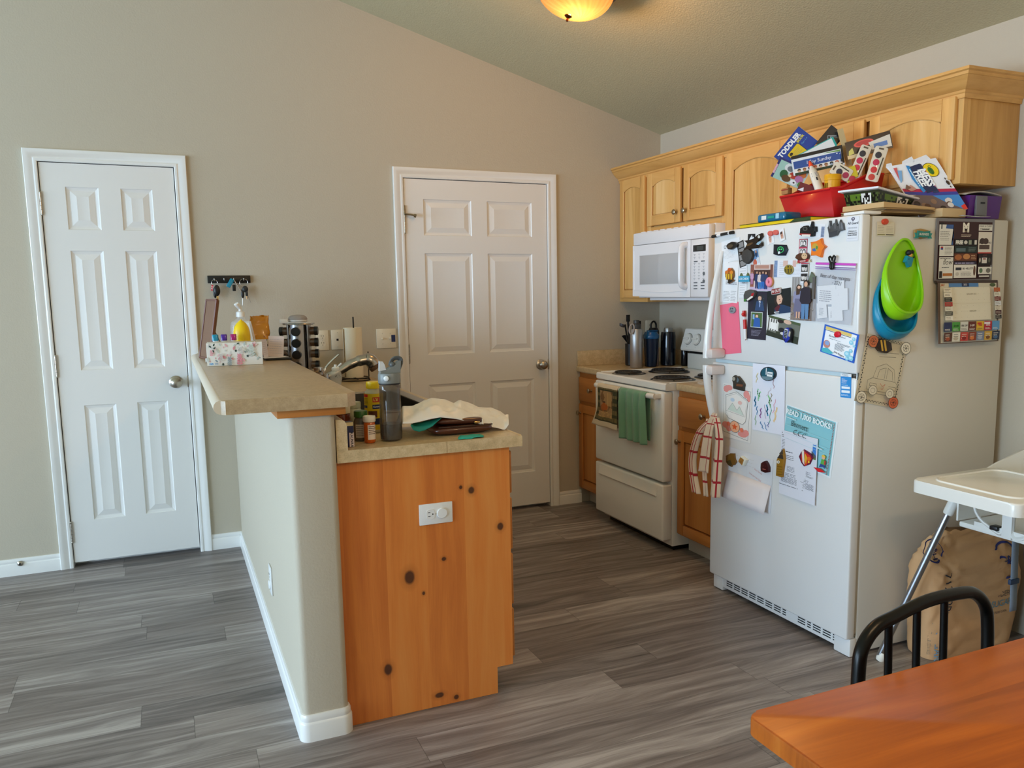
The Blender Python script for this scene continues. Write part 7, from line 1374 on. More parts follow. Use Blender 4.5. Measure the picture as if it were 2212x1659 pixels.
# plaid towel tied to the refrigerator handle
def plaid_mat():
    g = NT('cream_red_plaid'); uv = g.sep(g.coord('UV')); 
    def band_(c, n, w): f = g.math('FRACT', g.math('MULTIPLY', c, n)); return g.math('LESS_THAN', g.math('ABSOLUTE', g.math('SUBTRACT', f, .5)), w)
    m1 = band_(uv[0], 2.0, .075); m2 = band_(uv[1], 4.4, .055); mk = g.math('MAXIMUM', m1, m2)
    col = g.mix(mk, '#dcc4a8', '#a8202a'); g.t.links.new(col, g.b.inputs['Base Color']); g.b.inputs['Roughness'].default_value = .95; g.b.inputs['Sheen Weight'].default_value = .2
    n = g.noise(g.coord(), 400, 2); g.bump(n, .4, .001); return g.m
PLD = plaid_mat()
pt_ = thing('plaid_towel', 'cream and red plaid towel knotted on the refrigerator door handle', 'towel', (1.70, -1.76, .70))
def tail(cl, w0, w1, fold, ph, u0=0.0):
    cl = spline(cl, 8); mb = MB(PLD); n = len(cl) - 1
    def f(u, v):
        k = v * n; i = min(int(k), n - 1); p = cl[i].lerp(cl[i + 1], k - i); w_ = w0 + (w1 - w0) * v ** .7
        a = (u - .5); return p + Vector((fold * math.sin(a * 9 + ph) * (.4 + .6 * v) - .012 * math.cos(a * PI), -a * w_, 0))
    mb.grid(f, 18, 30); return solid(mb.build('towel_tail', pt_), .003, 0)
Q5 = lambda a, b, x: at(1480 + a / 5.82, 860 + b / 5.82, 'x', x)
tail([Q5(385, 190, 1.668), Q5(300, 420, 1.655), Q5(235, 920, 1.655)], .03, .085, .007, .5)
tail([Q5(350, 260, 1.676), Q5(190, 430, 1.668), Q5(100, 780, 1.672), Q5(150, 1190, 1.672)], .03, .058, .008, 2.0)
tail([Q5(390, 240, 1.668), Q5(425, 500, 1.672), Q5(400, 900, 1.674), Q5(375, 1240, 1.674)], .04, .058, .008, 4.0)
tail([Q5(300, 260, 1.69), Q5(250, 700, 1.690), Q5(275, 1230, 1.690)], .02, .03, .005, 1.0)
# ================================================================== ON TOP OF THE REFRIGERATOR
FT = 1.6505
SHEAR = [0.0]
def plane3(P0, N, tl, tr, bl, f, lift=0.0):
    """frame on a standing plane through P0 with normal N, from three pixels of the photograph"""
    P0, N = Vector(P0), Vector(N).normalized()
    def hit(p): d = ray(*f(*p)); return CAMP + d * ((P0 - CAMP).dot(N) / d.dot(N))
    a, b, c = hit(tl), hit(tr), hit(bl); u = b - a; w = u.length; u.normalize(); v = N.cross(u); h = (a - c).dot(v)
    M = Matrix((u, v, N)).transposed().to_4x4(); M.translation = a + u * w / 2 - v * h / 2 + N * lift; SHEAR[0] = (a - c).dot(u) / h; return M, w, h
def sheet(name, label, cat, P0, tl, tr, bl, f, draw, th=.001, base='#eeeeee', N=(-.62, -.78, 0), group=None, rough=.45, mat=None, back=None, skew=False):
    M, w, h = plane3(P0, N, tl, tr, bl, f); sk_ = SHEAR[0]; c = Card(w, h, 0, base, rough, mat); c.mb.use(mat or P(base, rough)); c.mb.box(-w / 2, -h / 2, -th, w / 2, h / 2, 0); c.th = 0.0001
    if back: c.mb.use(back); c.mb.box(-w / 2 + .002, -h / 2 + .002, -th * .9, w / 2 + .001, h / 2 - .002, -th * .1)
    draw(c)
    if skew:
        for v in c.mb.bm.verts: v.co.x += sk_ * (v.co.y - h / 2)
    return c.place(name, label, cat, M, group)
AT = lambda a, b: (1640 + a / 7.214, 250 + b / 7.214)
BT = lambda a, b: (1800 + a / 6.9125, 260 + b / 6.9125)
# red bin with a lower front
rb = thing('plastic_bin', 'red plastic bin packed with activity books and craft supplies on the refrigerator', 'bin', (2.02, -2.1, FT))
RED = P('#c4121a', .38, coat=.1)
bot = [Vector((1.925, -1.985, FT + .001)), Vector((1.925, -2.238, FT + .001)), Vector((2.13, -2.238, FT + .001)), Vector((2.13, -1.985, FT + .001))]
def rim(t):
    """closed rim: front (low), right side rising, back, left side"""
    P_ = [(1.897, -1.945, 1.780), (1.893, -2.24, 1.781), (1.94, -2.252, 1.786), (2.075, -2.254, 1.842), (2.155, -2.254, 1.846), (2.155, -1.945, 1.846), (2.075, -1.945, 1.842), (1.94, -1.945, 1.784)]
    return [Vector(p) for p in P_]
R_ = rim(0); Bm = [bot[0], bot[1], bot[1].lerp(bot[2], .12), bot[1].lerp(bot[2], .72), bot[2], bot[3], bot[3].lerp(bot[0], .28), bot[3].lerp(bot[0], .88)]
mb = MB(RED); n = len(R_)
for i in range(n): mb.face([Bm[i], Bm[(i + 1) % n], R_[(i + 1) % n], R_[i]])
mb.face(Bm); bmesh.ops.remove_doubles(mb.bm, verts=mb.bm.verts, dist=1e-5); solid(mb.build('tub', rb, angle=30), .003, 1)
mb = MB(RED); mb.tube(R_, .0055, 8, closed=True); mb.build('rim', rb)
def d(c):
    c.t('TODDLER', .47, .20, c.h * .27, '#f2f2f0', bold=.05, sx=.95); c.t('BOOK', .78, .37, c.h * .13, '#e8d62a', bold=.03); c.t('Ages 2-4', .8, .55, c.h * .09, '#5fa6d8'); c.p([(.22, .42), (.26, .38), (.62, .38), (.66, .42), (.66, .95), (.22, .95)], '#1a2a5a'); c.p([(.235, .43), (.27, .4), (.61, .4), (.645, .43), (.645, .95), (.235, .95)], '#e6c21a'); c.lines(.3, .5, .6, .75, 4, '#b8a060', .35); c.c(.32, .5, .05, .06, '#2a2418')
sheet('workbook', 'tilted dark blue book lettered TODDLER at the left of the red bin', 'book', (2.06, -1.96, 1.9), (230, 635), (615, 165), (495, 905), AT, d, th=.012, base='#1d3f94', back=P('#e6dfd0', .7))
def d(c): c.l([(.3, .6), (.55, .25), (.78, .62)], .003, '#8a8f92'); c.l([(.4, .7), (.58, .4), (.75, .72)], .002, '#b9bdc0'); c.p([(.1, .8), (.5, .55), (.9, .85), (.5, .95)], '#5d4f3a')
sheet('folder', 'black glossy folder corner rising behind the teal framed card', 'folder', (2.13, -2.10, 1.9), (880, 430), (1125, 140), (975, 730), AT, d, th=.003, base='#1d1f22', rough=.25)
def d(c): c.r(.05, .08, .95, .95, '#e4e6e4')
sheet('framed_card', 'white board with a teal border leaning in the red bin', 'board', (2.05, -2.07, 1.9), (600, 612), (1150, 325), (680, 740), AT, d, th=.004, base='#1fa79c')
def d(c):
    c.r(0, 0, 1, .17, '#131313'); c.r(.96, .1, 1, .9, '#131313'); c.r(.0, .17, .96, .95, '#e6e8ea'); c.p([(.6, .2), (.95, .2), (.95, .3)], '#6a9a4a'); c.r(.03, .3, .955, .68, '#2a4f94'); c.t('I Spy Sunday', .52, .48, c.h * .24, '#eef0f4', shear=.12); c.c(.88, .36, .015, .03, '#f0f4f8'); c.c(.93, .42, .008, .016, '#f0f4f8'); c.r(.03, .68, .955, .9, '#ece6de'); c.r(.03, .88, .955, 1.0, '#20351c')
    for k in range(8): u = .12 + k * .105; c.c(u, .77, .035, .07, ['#3a2a22', '#8a5a3a', '#2a2a2a', '#b8543a'][k % 4]); c.c(u, .83, .028, .05, ['#d8a888', '#c08a64', '#8fa0b0', '#e0b89a'][k % 4])
sheet('zipper_pouch', 'clear pouch with black zipper and a blue card lettered I Spy Sunday', 'pouch', (1.99, -2.09, 1.9), (490, 638), (1290, 452), (585, 930), AT, d, th=.006, base='#d8dcde')
mb = MB(P('#141414', .4)); p = plane3((1.98, -2.09, 1.9), (-.62, -.78, 0), (1240, 660), (1330, 640), (1250, 740), AT)[0]; mb.box(-.006, -.006, 0, .006, .006, .006, .002, M=p); mb.tube([p @ Vector((0, 0, .003)), p @ Vector((.001, .012, .003)), p @ Vector((.002, .026, .002))], .003, 8); tag(mb.build('zipper_pull'), 'black zipper pull hanging at the right end of the I Spy pouch', 'zipper pull')
def d(c):
    c.r(0, 0, 1, .09, '#2a2f6a'); c.r(0, 0, .07, 1, '#2a2f6a'); c.lines(.0, .15, .06, .8, 1, '#e8b0c0', .7, .05); c.r(.07, .09, .3, 1, '#9fc4b8')
    for u, v, ru, rv, col in ((.42, .3, .16, .2, '#d9dcdc'), (.45, .32, .1, .13, '#6a7076'), (.62, .25, .1, .12, '#1c1e20'), (.58, .3, .07, .08, '#e8e8e6'), (.85, .35, .12, .16, '#c8662a'), (.62, .55, .13, .16, '#b8362a'), (.82, .6, .13, .17, '#b06aa0'), (.33, .65, .12, .2, '#1f5a34'), (.45, .8, .14, .16, '#5a3a1c'), (.7, .84, .1, .12, '#e6e4e8'), (.72, .84, .03, .04, '#16181c'), (.92, .8, .08, .14, '#3f7a34'), (.52, .62, .05, .06, '#e8c89a')): c.c(u, v, ru, rv, col, 14)
sheet('sticker_pouch', 'clear pouch edged in navy full of colourful stickers at the left of the red bin', 'pouch', (1.935, -2.02, 1.86), (330, 640), (800, 850), (215, 960), AT, d, th=.005, base='#b9cdc6', rough=.2)
gl = thing('glue_bottle', 'white glue bottle with an orange tip leaning in the red bin', 'glue', (1.94, -2.15, 1.80))
a, b = at(*AT(950, 1180), 'x', 1.93), at(*AT(780, 705), 'x', 1.95); dv = (b - a); L_ = dv.length
mb = MB(P('#e4e1d6', .35)); mb.lathe(a, [(0, 0), (.020, 0), (.020, L_ * .55), (.017, L_ * .68), (.009, L_ * .76), (.009, L_ * .8), (0, L_ * .8)], 24, dv, cap=False, sy=.8); mb.build('body', gl)
mb = MB(P('#e8502a', .35)); mb.lathe(a, [(0, L_ * .801), (.0095, L_ * .801), (.0095, L_ * .85), (.004, L_ * .99), (0, L_)], 18, dv, cap=False); mb.build('tip', gl)
dn = dv.normalized(); side = dn.cross(Vector((-.62, -.78, 0))).normalized(); nrm = side.cross(dn).normalized(); nrm = nrm if nrm.y < 0 else -nrm
M = Matrix((dn.cross(nrm), dn, nrm)).transposed().to_4x4(); M.translation = a + dn * L_ * .33 + nrm * .0168
mb = MB(P('#23232c', .4)); mb.box(-.006, -.008, 0, .006, .008, .0006, M=M); mb.use('#9a9aa2'); [mb.box(-.012, .014 + k * .006, -.0005, .010, .016 + k * .006, .0003, M=M) for k in range(4)]; mb.build('label', gl)
mb = MB(P('#e0a312', .35)); a = at(*AT(1080, 1120), 'x', 1.935); mb.lathe((a.x + .02, a.y, 1.735), [(0, 0), (.030, 0), (.031, .085), (.033, .087), (.033, .106), (.031, .109), (0, .109)], 28, cap=False); mb.use('#7a5a10'); [mb.box(a.x + .02 - .034, a.y + .004 - k * .010, 1.79, a.x + .02 - .0305, a.y + .0075 - k * .010, 1.81) for k in range(2)]; tag(mb.build('dough_tub'), 'yellow modelling dough tub beside the glue bottle', 'tub')
def paint(label, P0, tl, tr, bl, f, cols):
    M, w, h = plane3(P0, (-.62, -.78, 0), tl, tr, bl, f); t = thing('paint_set', label, 'paint set', M.translation, 'watercolour paint sets in the red bin')
    mb = MB(P('#ddd0bb', .15, coat=.5)); mb.prism([M @ Vector((x, y, -.012)) for x, y in rrect(w, h, .008)], M.to_3x3() @ Vector((0, 0, .012)), bev=.002); mb.use('#5a4a38'); mb.box(-.010, h / 2 - .012, 0, .008, h / 2 - .006, .0008, M=M); mb.build('case', t)
    for k, col in enumerate(cols):
        mb = MB(P(col, .6)); mb.lathe(M @ Vector((-w * .1, h * .5 - .034 - k * .0285, .0003)), [(0, 0), (.0122, 0), (.0122, .0009), (.010, .0014), (0, .0014)], 22, M.to_3x3() @ Vector((0, 0, 1)), cap=False); mb.build('paint_pan', t)
    mb = MB(P('#3a3a2c', .5)); mb.tube([M @ Vector((w * .32, h * .2, .0012)), M @ Vector((w * .26, -h * .3, .0012))], .002, 6); mb.build('brush', t)
CL = ['#3a3638', '#c23450', '#cc3848', '#e39a22', '#d8c02a']
paint('left upright watercolour set in the red bin', (2.02, -2.23, 1.88), (430, 350), (585, 400), (265, 950), BT, CL); paint('right upright watercolour set in the red bin', (2.03, -2.30, 1.88), (640, 370), (830, 410), (530, 900), BT, ['#3a3638', '#c23450', '#cf3a3c', '#c8443a'])
paint('short tilted watercolour set next to the glue bottle', (1.97, -2.20, 1.85), (1085, 880), (1200, 700), (1290, 1150), AT, ['#3a3340', '#a83450', '#b83440'])
def d(c): c.c(.4, .3, .22, .2, '#e0524a'); c.c(.4, .3, .17, .14, '#b8343a'); c.p([(.5, .35), (.98, .2), (.98, .9), (.55, .8)], '#d8d4c8'); c.r(.6, .5, .9, .75, '#4a7ab8'); c.p([(.05, .55), (.14, .4), (.16, .75), (.03, .8)], '#c8c060'); c.r(.0, .8, .5, 1, '#d2b98a')
sheet('activity_pack', 'dark activity pack with red oval standing behind the paint sets', 'activity pack', (2.15, -2.25, 1.9), (170, 335), (845, 148), (215, 590), BT, d, th=.004, base='#2e2620', rough=.2)
def d(c): pass
sheet('cardboard_sheet', 'thin tan cardboard edge standing upright in the middle of the red bin', 'cardboard', (2.10, -2.14, 1.9), (1215, 220), (1305, 190), (1330, 800), AT, d, th=.005, base='#c2a878', rough=.8)
sheet('yellow_card', 'plain yellow card sticking up left of the paint sets', 'card', (2.0, -2.22, 1.84), (1330, 830), (1490, 770), (1420, 990), AT, d, th=.0015, base='#c9b51c')
def d(c): c.p([(.02, .9), (.3, .45), (.36, .9)], '#e6e4ea')
sheet('red_notebook', 'dark red notebook low at the front of the red bin', 'notebook', (1.93, -2.10, 1.8), (640, 1030), (905, 1120), (612, 1170), AT, d, th=.006, base='#6f1c22')
mb = MB(P('#a87848', .7, var=.2, vscale=40)); a = at(*AT(410, 1170), 'x', 1.94); mb.box(a.x - .005, a.y - .02, a.z - .015, a.x + .02, a.y + .022, a.z + .012, .004); mb.use('#9c2c1c'); mb.box(a.x - .0065, a.y - .018, a.z + .002, a.x - .004, a.y + .02, a.z + .006); tag(mb.build('wooden_toy'), 'brown wooden toy block at the left end of the red bin', 'toy')
mb = MB(P('#b08c70', .8)); mb.grid(lambda u, v: Vector((1.96 + .05 * v, -1.965 + .105 * u, FT + .022 + .055 * (1 - u) * v + .02 * u * (1 - v) + .008 * math.sin(u * 9 + v * 5))), 14, 6); tag(solid(mb.build('kraft_paper'), .0008).id_data, 'crumpled pinkish brown paper tucked left of the red bin', 'paper')
# books and case at the front edge
yk = thing('drawing_pad', 'yellow and black drawing pad lying flat under the teal case', 'drawing pad', (1.83, -2.08, FT))
mb = MB(P('#e4c40e', .4)); mb.box(1.752, -2.29, FT + .0005, 1.892, -1.862, FT + .0145, .001); mb.use('#2f4420'); mb.prism([(1.7512, -2.17, FT + .001), (1.7512, -2.29, FT + .001), (1.7512, -2.29, FT + .014), (1.7512, -2.20, FT + .014)], (.0006, 0, 0)); mb.build('pad', yk)
mb = MB(P('#1a1a18', .4)); mb.box(1.75, -2.292, FT + .0147, 1.894, -1.86, FT + .0165); mb.box(1.7505, -2.292, FT + .0005, 1.7518, -1.84, FT + .0025); mb.build('cover', yk)
tc = thing('pencil_case', 'translucent teal pencil case at the front edge of the refrigerator top', 'pencil case', (1.83, -2.02, FT + .017))
mb = MB(P('#0c6f96', .12, alpha=.92, coat=.5)); mb.box(1.775, -2.115, FT + .0172, 1.865, -1.945, FT + .052, .010, 3); mb.build('shell', tc)
mb = MB(P('#dfe4e2', .4)); mb.box(1.774, -2.005, FT + .028, 1.7748, -1.975, FT + .044); mb.build('label', tc)
mb = MB(P('#1c9a86', .3)); mb.box(1.772, -2.055, FT + .030, 1.776, -2.015, FT + .040, .001); mb.use('#9cd0e6'); mb.box(1.771, -2.085, FT + .026, 1.776, -2.065, FT + .048, .002); mb.build('latch', tc)
# lidded box, kraft stacks, purple case
lbx = thing('farm_box', 'clear box with printed farm cows and a white lid on the paper stack', 'storage box', (2.0, -2.4, 1.70))
CW_ = [Vector((1.875, -2.498, 0)), Vector((2.145, -2.462, 0)), Vector((2.12, -2.285, 0)), Vector((1.855, -2.318, 0))]
def zt_(p): return 1.753 - .12 * (p.x - 1.87)
ctr = sum(CW_, Vector()) / 4; ins = [ctr + (p - ctr) * .86 for p in CW_]
mb = MB(P('#e8e8ec', .3)); mb.bm; top = [Vector((p.x, p.y, zt_(p) + .007)) for p in CW_]; lo = [Vector((p.x, p.y, zt_(p))) for p in CW_]
mb.face(lo[::-1]); mb.face(top); [mb.face([lo[i], lo[(i + 1) % 4], top[(i + 1) % 4], top[i]]) for i in range(4)]; bmesh.ops.remove_doubles(mb.bm, verts=mb.bm.verts, dist=1e-5)
bmesh.ops.bevel(mb.bm, geom=list(mb.bm.edges), offset=.002, segments=2, affect='EDGES'); mb.build('lid', lbx)
def cow(u, v):
    n_ = noise.noise(Vector((u * 26, v * 5, 1))); 
    if v > .75: return P('#2d3320', .15)
    if .15 < u < .5 and v > .3: return P('#5d7a24', .2) if n_ > -.2 else P('#22301a', .2)
    if .5 < u < .8: return P('#e2dfd8', .2) if n_ > 0 else P('#1a1614', .2)
    return P('#171a12', .15) if n_ > -.1 else P('#4c5a2c', .2)
mb = MB(); b0 = [Vector((p.x, p.y, zt_(p) - .001)) for p in ins]; a0 = [Vector((ctr.x + (p.x - ctr.x) * .9, ctr.y + (p.y - ctr.y) * .9, 1.703 - .02 * (p.x - 1.87))) for p in ins]
for i in (0, 3, 1, 2):
    P0_, P1_, Q0_, Q1_ = a0[i], a0[(i + 1) % 4], b0[i], b0[(i + 1) % 4]; mb.grid(lambda u, v: (P0_ * (1 - u) + P1_ * u) * (1 - v) + (Q0_ * (1 - u) + Q1_ * u) * v, 24, 6, cow)
mb.use(P('#22261c', .4)); mb.face(a0); mb.build('printed_box', lbx, smooth=False)
def stack(name, label, x0, x1, y0, y1, z0, z1, n_, col, jit=.006, rot=0.0):
    mb = MB(P(col, .8)); cx, cy = (x0 + x1) / 2, (y0 + y1) / 2; st = (z1 - z0) / n_
    for k in range(n_):
        mb.use(P(random.choice([col, '#8a6f4c', '#a58a60', '#6e5840']) if k < n_ - 2 else col, .85)); r = rot + random.uniform(-.03, .03)
        mb.box(x0 - cx + random.uniform(-jit, jit), y0 - cy + random.uniform(-jit, jit), 0, x1 - cx + random.uniform(-jit, jit), y1 - cy, st * (1.0 if k < n_ - 1 else 1.0), M=Matrix.Translation((cx, cy, z0 + st * k)) @ Matrix.Rotation(r, 4, 'Z'))
    return tag(mb.build(name, smooth=False), label, 'paper')
tag(stack('kraft_stack', 'ragged stack of brown kraft paper under the farm box', 1.885, 2.13, -2.525, -2.31, FT + .0135, FT + .030, 7, '#b49464', .004), kind=None)
mb = MB(P('#c9a877', .7)); mb.prism([(1.872, -2.53, FT + .031), (1.872, -2.33, FT + .031), (1.872, -2.33, FT + .046), (1.872, -2.53, FT + .050)], (.001, 0, 0)); mb.prism([(1.873, -2.53, FT + .031), (2.13, -2.53, FT + .030), (2.13, -2.53, FT + .036), (1.873, -2.53, FT + .050)], (0, .20, 0)); tag(mb.build('kraft_envelope'), 'thick tan envelope lying on the ragged kraft stack', 'envelope')
mb = MB(P('#cdb184', .7)); mb.box(2.14, -2.556, FT + .001, 2.265, -2.36, FT + .033, .002); tag(mb.build('cardboard_box'), 'flat tan cardboard box under the white marker box', 'box')
pbx = thing('purple_case', 'purple storage case with grey latch at the back right of the refrigerator top', 'storage case', (2.36, -2.46, FT))
mb = MB(P('#54207a', .35)); mb.prism([(2.285, y, z) for y, z in ((-2.545, FT + .0008), (-2.37, FT + .0008), (-2.37, FT + .085), (-2.555, FT + .085))], (.18, 0, 0), bev=.006); mb.build('case', pbx)
mb = MB(P('#6f6f70', .4)); mb.box(2.315, -2.560, FT + .008, 2.375, -2.5505, FT + .083, .002); mb.use('#1d1d1f'); mb.box(2.337, -2.562, FT + .054, 2.359, -2.559, FT + .060); mb.build('latch', pbx)
mb = MB(P('#b7b0a4', .6)); mb.grid(lambda u, v: Vector((2.27 + .20 * u, -2.545 + .17 * v, FT + .0865 + .012 * math.sin(PI * u) + .004 * math.sin(v * 6))), 12, 5); tag(solid(mb.build('magazine'), .004).id_data, 'curled magazine lying on the purple case', 'magazine')
mb = MB(P('#e6e2da', .6)); mb.grid(lambda u, v: Vector((2.22 + .15 * u, -2.580 + .02 * v + .0, FT + .003 + .010 * (u - .6) ** 2)), 8, 2); tag(solid(mb.build('paper_sheet'), .0006).id_data, 'white sheet edge poking out below the purple case', 'paper')
# marker box lying open
def d(c):
    c.r(.60, 0, 1, 1, '#6c5a58'); c.p([(.60, 0), (.66, 0), (.585, .55), (.50, 1.0), (.44, 1.0), (.53, .5)], '#b8244a'); c.p([(.66, 0), (.72, 0), (.66, .5), (.56, 1), (.50, 1), (.585, .55)], '#3a3f94'); c.p([(.72, 0), (.95, 0), (1, .06), (.8, .35), (.66, .5)], '#3f86c8'); c.p([(.9, 0), (1, 0), (1, .08), (.93, .1)], '#d83a2a')
    for k in range(14): c.c(random.uniform(.7, .96), random.uniform(.25, .95), .05, .06, random.choice(['#2a1c18', '#5a3a2c', '#d8d0c8', '#3a2a30', '#8a6a54']), 10)
    c.c(.2, .24, .135, .15, '#3a3010'); c.c(.2, .24, .125, .14, '#f0cf1c'); c.c(.215, .25, .07, .055, '#3f7a2c'); c.t('Crayola', .2, .235, c.w * .055, '#2a4a1c', rot=0, bold=.02)
    c.p([(.06, .36), (.62, .34), (.62, .46), (.06, .46)], '#24355f'); c.t('COLOR WONDER', .34, .365, c.w * .042, '#e05a94', bold=.02); c.p([(.05, .38), (.58, .36), (.6, .58), (.08, .62)], '#1c2a50'); c.t('MESS', .32, .42, c.w * .155, '#f4f6f8', bold=.04); c.t('FREE', .32, .535, c.w * .145, '#f4f6f8', bold=.04); c.p([(.06, .60), (.3, .64), (.56, .58), (.58, .65), (.3, .70), (.04, .66)], '#2c86c4'); c.lines(.12, .62, .5, .65, 1, '#d8ecf8', .6)
    c.p([(.4, .80), (.5, .74), (.52, .86), (.46, .92)], '#c89080'); c.p([(.38, .88), (.46, .82), (.48, .96)], '#7a5a4a'); c.p([(.12, .80), (.3, .9), (.34, .96), (.1, .9)], '#7aa8d0'); c.p([(.05, .86), (.3, .96), (.05, .93)], '#d05a5a'); c.c(.48, .075, .045, .03, '#3a2a20'); c.c(.40, .08, .02, .012, '#3a2a20'); c.c(.56, .07, .02, .012, '#3a2a20')
mk = sheet('marker_box', 'opened white marker box lettered MESS FREE tilted on the paper stacks', 'box', (2.13, -2.46, 1.78), (1530, 560), (2010, 1320), (820, 690), BT, d, th=.012, base='#e9e9ec', N=(-.55, -.82, .12), skew=True)
mb = MB(P('#e4e4e8', .5))
for pts in ([(1190, 620), (1212, 582), (1385, 512), (1470, 590)], [(1025, 660), (1032, 610), (1170, 538), (1235, 640)], [(795, 650), (868, 636), (885, 690), (1000, 655), (1010, 780), (870, 790), (785, 700)]):
    N = Vector((-.55, -.82, .12)).normalized(); P0 = Vector((2.135, -2.458, 1.78)); q3 = [CAMP + ray(*BT(*p)) * ((P0 - CAMP).dot(N) / ray(*BT(*p)).dot(N)) for p in pts]; mb.prism(q3, -N * .0012)
fl_ = mb.build('box_flaps', smooth=False); M0_ = mk.matrix_world.copy(); fl_.parent = mk; fl_.matrix_parent_inverse = M0_.inverted()
# ================================================================== SUGAR SACK
sk = thing('sugar_sack', 'large brown paper sugar sack standing beside the refrigerator behind the high chair', 'sack', (2.2, -2.67, 0))
KR = P('#cfa274', .8, bump=.35, bscale=40, var=.10, vscale=9)
SX, SYc = 2.232, -2.662
def sackf(u, v, off=0.0):
    """u around, v up; folded crumpled top"""
    a = 2 * PI * u; ca, sa = math.cos(a), math.sin(a)
    rx = .226 + .026 * math.sin(PI * min(1, v * 1.1)) - .030 * max(0, v - .86) / .14; ry = (.068 + .010 * math.sin(PI * min(1, v * 1.15))) * (1 - .86 * max(0, v - .74) / .26)
    x = rx * math.copysign(abs(ca) ** .38, ca); y = ry * math.copysign(abs(sa) ** .5, sa)
    up = max(0, v - .5) * 2; fr = 1 if sa < 0 else 0
    n1 = noise.noise(Vector((x * 6, v * 3, .3 + fr))); rid = abs(noise.noise(Vector((x * 10 - v * 5, v * 6 + x * 4, 2.7 + fr)))) ; rid2 = abs(noise.noise(Vector((x * 24 + v * 9, v * 17, 5.1 + fr)))); fold = abs(noise.noise(Vector((x * 4 + v * 2.2, v * 1.1, 8.3))))
    d_ = (.012 * n1 + (.5 - rid * 1.6) * .016 * (.35 + up) + (.3 - rid2) * .012 * (.25 + up) - .012 * (1 - min(1, fold * 5)) * (.5 + up)) * (1 if v > 0 else 0)
    top = max(0, v - .84) / .16; z = .478 * v + top * (.035 * noise.noise(Vector((x * 8, 2.2, 0))) + .018 * noise.noise(Vector((x * 25, 7, 0))) - .02 * (abs(x) / .22) ** 3)
    return Vector((SX + x + d_ * .5 * ca, SYc + y * (1 if top < 1 else .5) + math.copysign(min(d_, .016) + off, sa if abs(sa) > 1e-6 else 1) * min(1, abs(sa) * 4 + .0), max(.001, z)))
mb = MB(KR); mb.grid(lambda u, v: sackf(u, v), 120, 64); bot_ = [sackf(i / 120, 0) for i in range(120)]; mb.face(bot_); bmesh.ops.remove_doubles(mb.bm, verts=mb.bm.verts, dist=1e-5); mb.build('paper_sack', sk)
def on_sack(txt=None, cx=0, cz=0, size=.03, col='#2a2f66', vert=False, ringr=None, wd=.006, shear=0, bold=.0):
    """print on the camera side of the sack: text, or a ring"""
    mb = MB(P(col, .7))
    if txt: mb.text(txt, Matrix.Rotation(-PI / 2, 4, 'Z') if vert else Matrix.Identity(4), size, shear=shear, bold=bold)
    else:
        n_ = 40; vs = [[mb.bm.verts.new((r_ * math.cos(2 * PI * i / n_), r_ * 1.08 * math.sin(2 * PI * i / n_), 0)) for i in range(n_)] for r_ in (ringr, ringr - wd)]
        for i in range(n_): mb.faces([mb.bm.faces.new((vs[0][i], vs[0][(i + 1) % n_], vs[1][(i + 1) % n_], vs[1][i]))])
    bmesh.ops.triangulate(mb.bm, faces=mb.bm.faces); [bmesh.ops.subdivide_edges(mb.bm, edges=[e for e in mb.bm.edges if e.calc_length() > .007], cuts=1) for _ in range(3)]
    for v_ in mb.bm.verts:
        x = cx + v_.co.x - SX; z = cz + v_.co.y; k = min(.98, abs(x) / .240); ca = math.copysign(k ** (1 / .38), x); a = PI * 2 - math.acos(max(-1, min(1, ca))); best = sackf(a / (2 * PI), max(.02, min(.95, z / .478)), .0055)
        v_.co = Vector((SX + x, best.y - .0012, z))
    return mb
for nm, a_ in (('logo_ring', dict(cx=2.372, cz=.345, ringr=.066, wd=.008)), ('logo_ring', dict(cx=2.012, cz=.425, ringr=.040, wd=.005))): on_sack(**a_).build(nm, sk, smooth=False, fix=False)
for nm, a_ in (('logo_lettering', ('C&H', 2.372, .345, .052, '#23295e', False, None, 0, 0, .02)), ('logo_lettering', ('C&H', 2.012, .425, .034, '#2a2450', True, None, 0, 0, .02)), ('lot_number', ('71230B21', 2.045, .245, .050, '#2a2a33', True)), ('side_lettering', ('POWDERED', 2.058, .075, .028, '#6f8fa8', True)), ('side_lettering', ('SUGAR', 2.025, .06, .036, '#6f9ab8', True)), ('side_lettering', ('NET WT 50 LB (22.6 KG)', 1.998, .09, .012, '#9a8a70', True)), ('front_lettering', ('POWDERED', 2.345, .215, .030, '#6a5a4a')), ('front_lettering', ('SUGAR', 2.345, .18, .036, '#4f8aa0')), ('front_lettering', ('PURE CANE', 2.345, .145, .014, '#6a5a4a'))): on_sack(*a_).build(nm, sk, smooth=False, fix=False)
# ================================================================== HIGH CHAIR
hc = thing('high_chair', 'white plastic high chair with tray and metal legs beside the refrigerator', 'high chair', (2.17, -3.015, 0))
HWH = P('#e6e4dc', .25, coat=.25); ALU = P('#a9adb2', .28, 1.0)
for sx, sy in ((-1, 1), (1, 1), (-1, -1), (1, -1)):
    ft = Vector((2.17 + sx * .324, -3.015 + sy * .389, .02)); tp = Vector((2.17 + sx * .2, -3.015 + sy * .225, .60)); k = (tp - ft).normalized()
    if sx > 0: ft.x = 2.50; ft.y = min(ft.y, -2.765)
    mb = MB(ALU); mb.cyl(ft, tp, .0125, n=20); o = mb.build('leg', hc)
    mb = MB(P('#e8e4d8', .4)); mb.lathe(Vector((ft.x, ft.y, .001)), [(0, 0), (.015, 0), (.017, .006), (.0165, .02), (.0135, .034), (0, .034)], 18, (tp - ft), cap=False); mb.build('foot_cap', o)
    mb = MB(HWH); mb.lathe(tp - k * .010, [(0, 0), (.0165, 0), (.018, .006), (.0185, .085), (.0, .085)], 22, k, cap=False); mb.build('leg_socket', o)
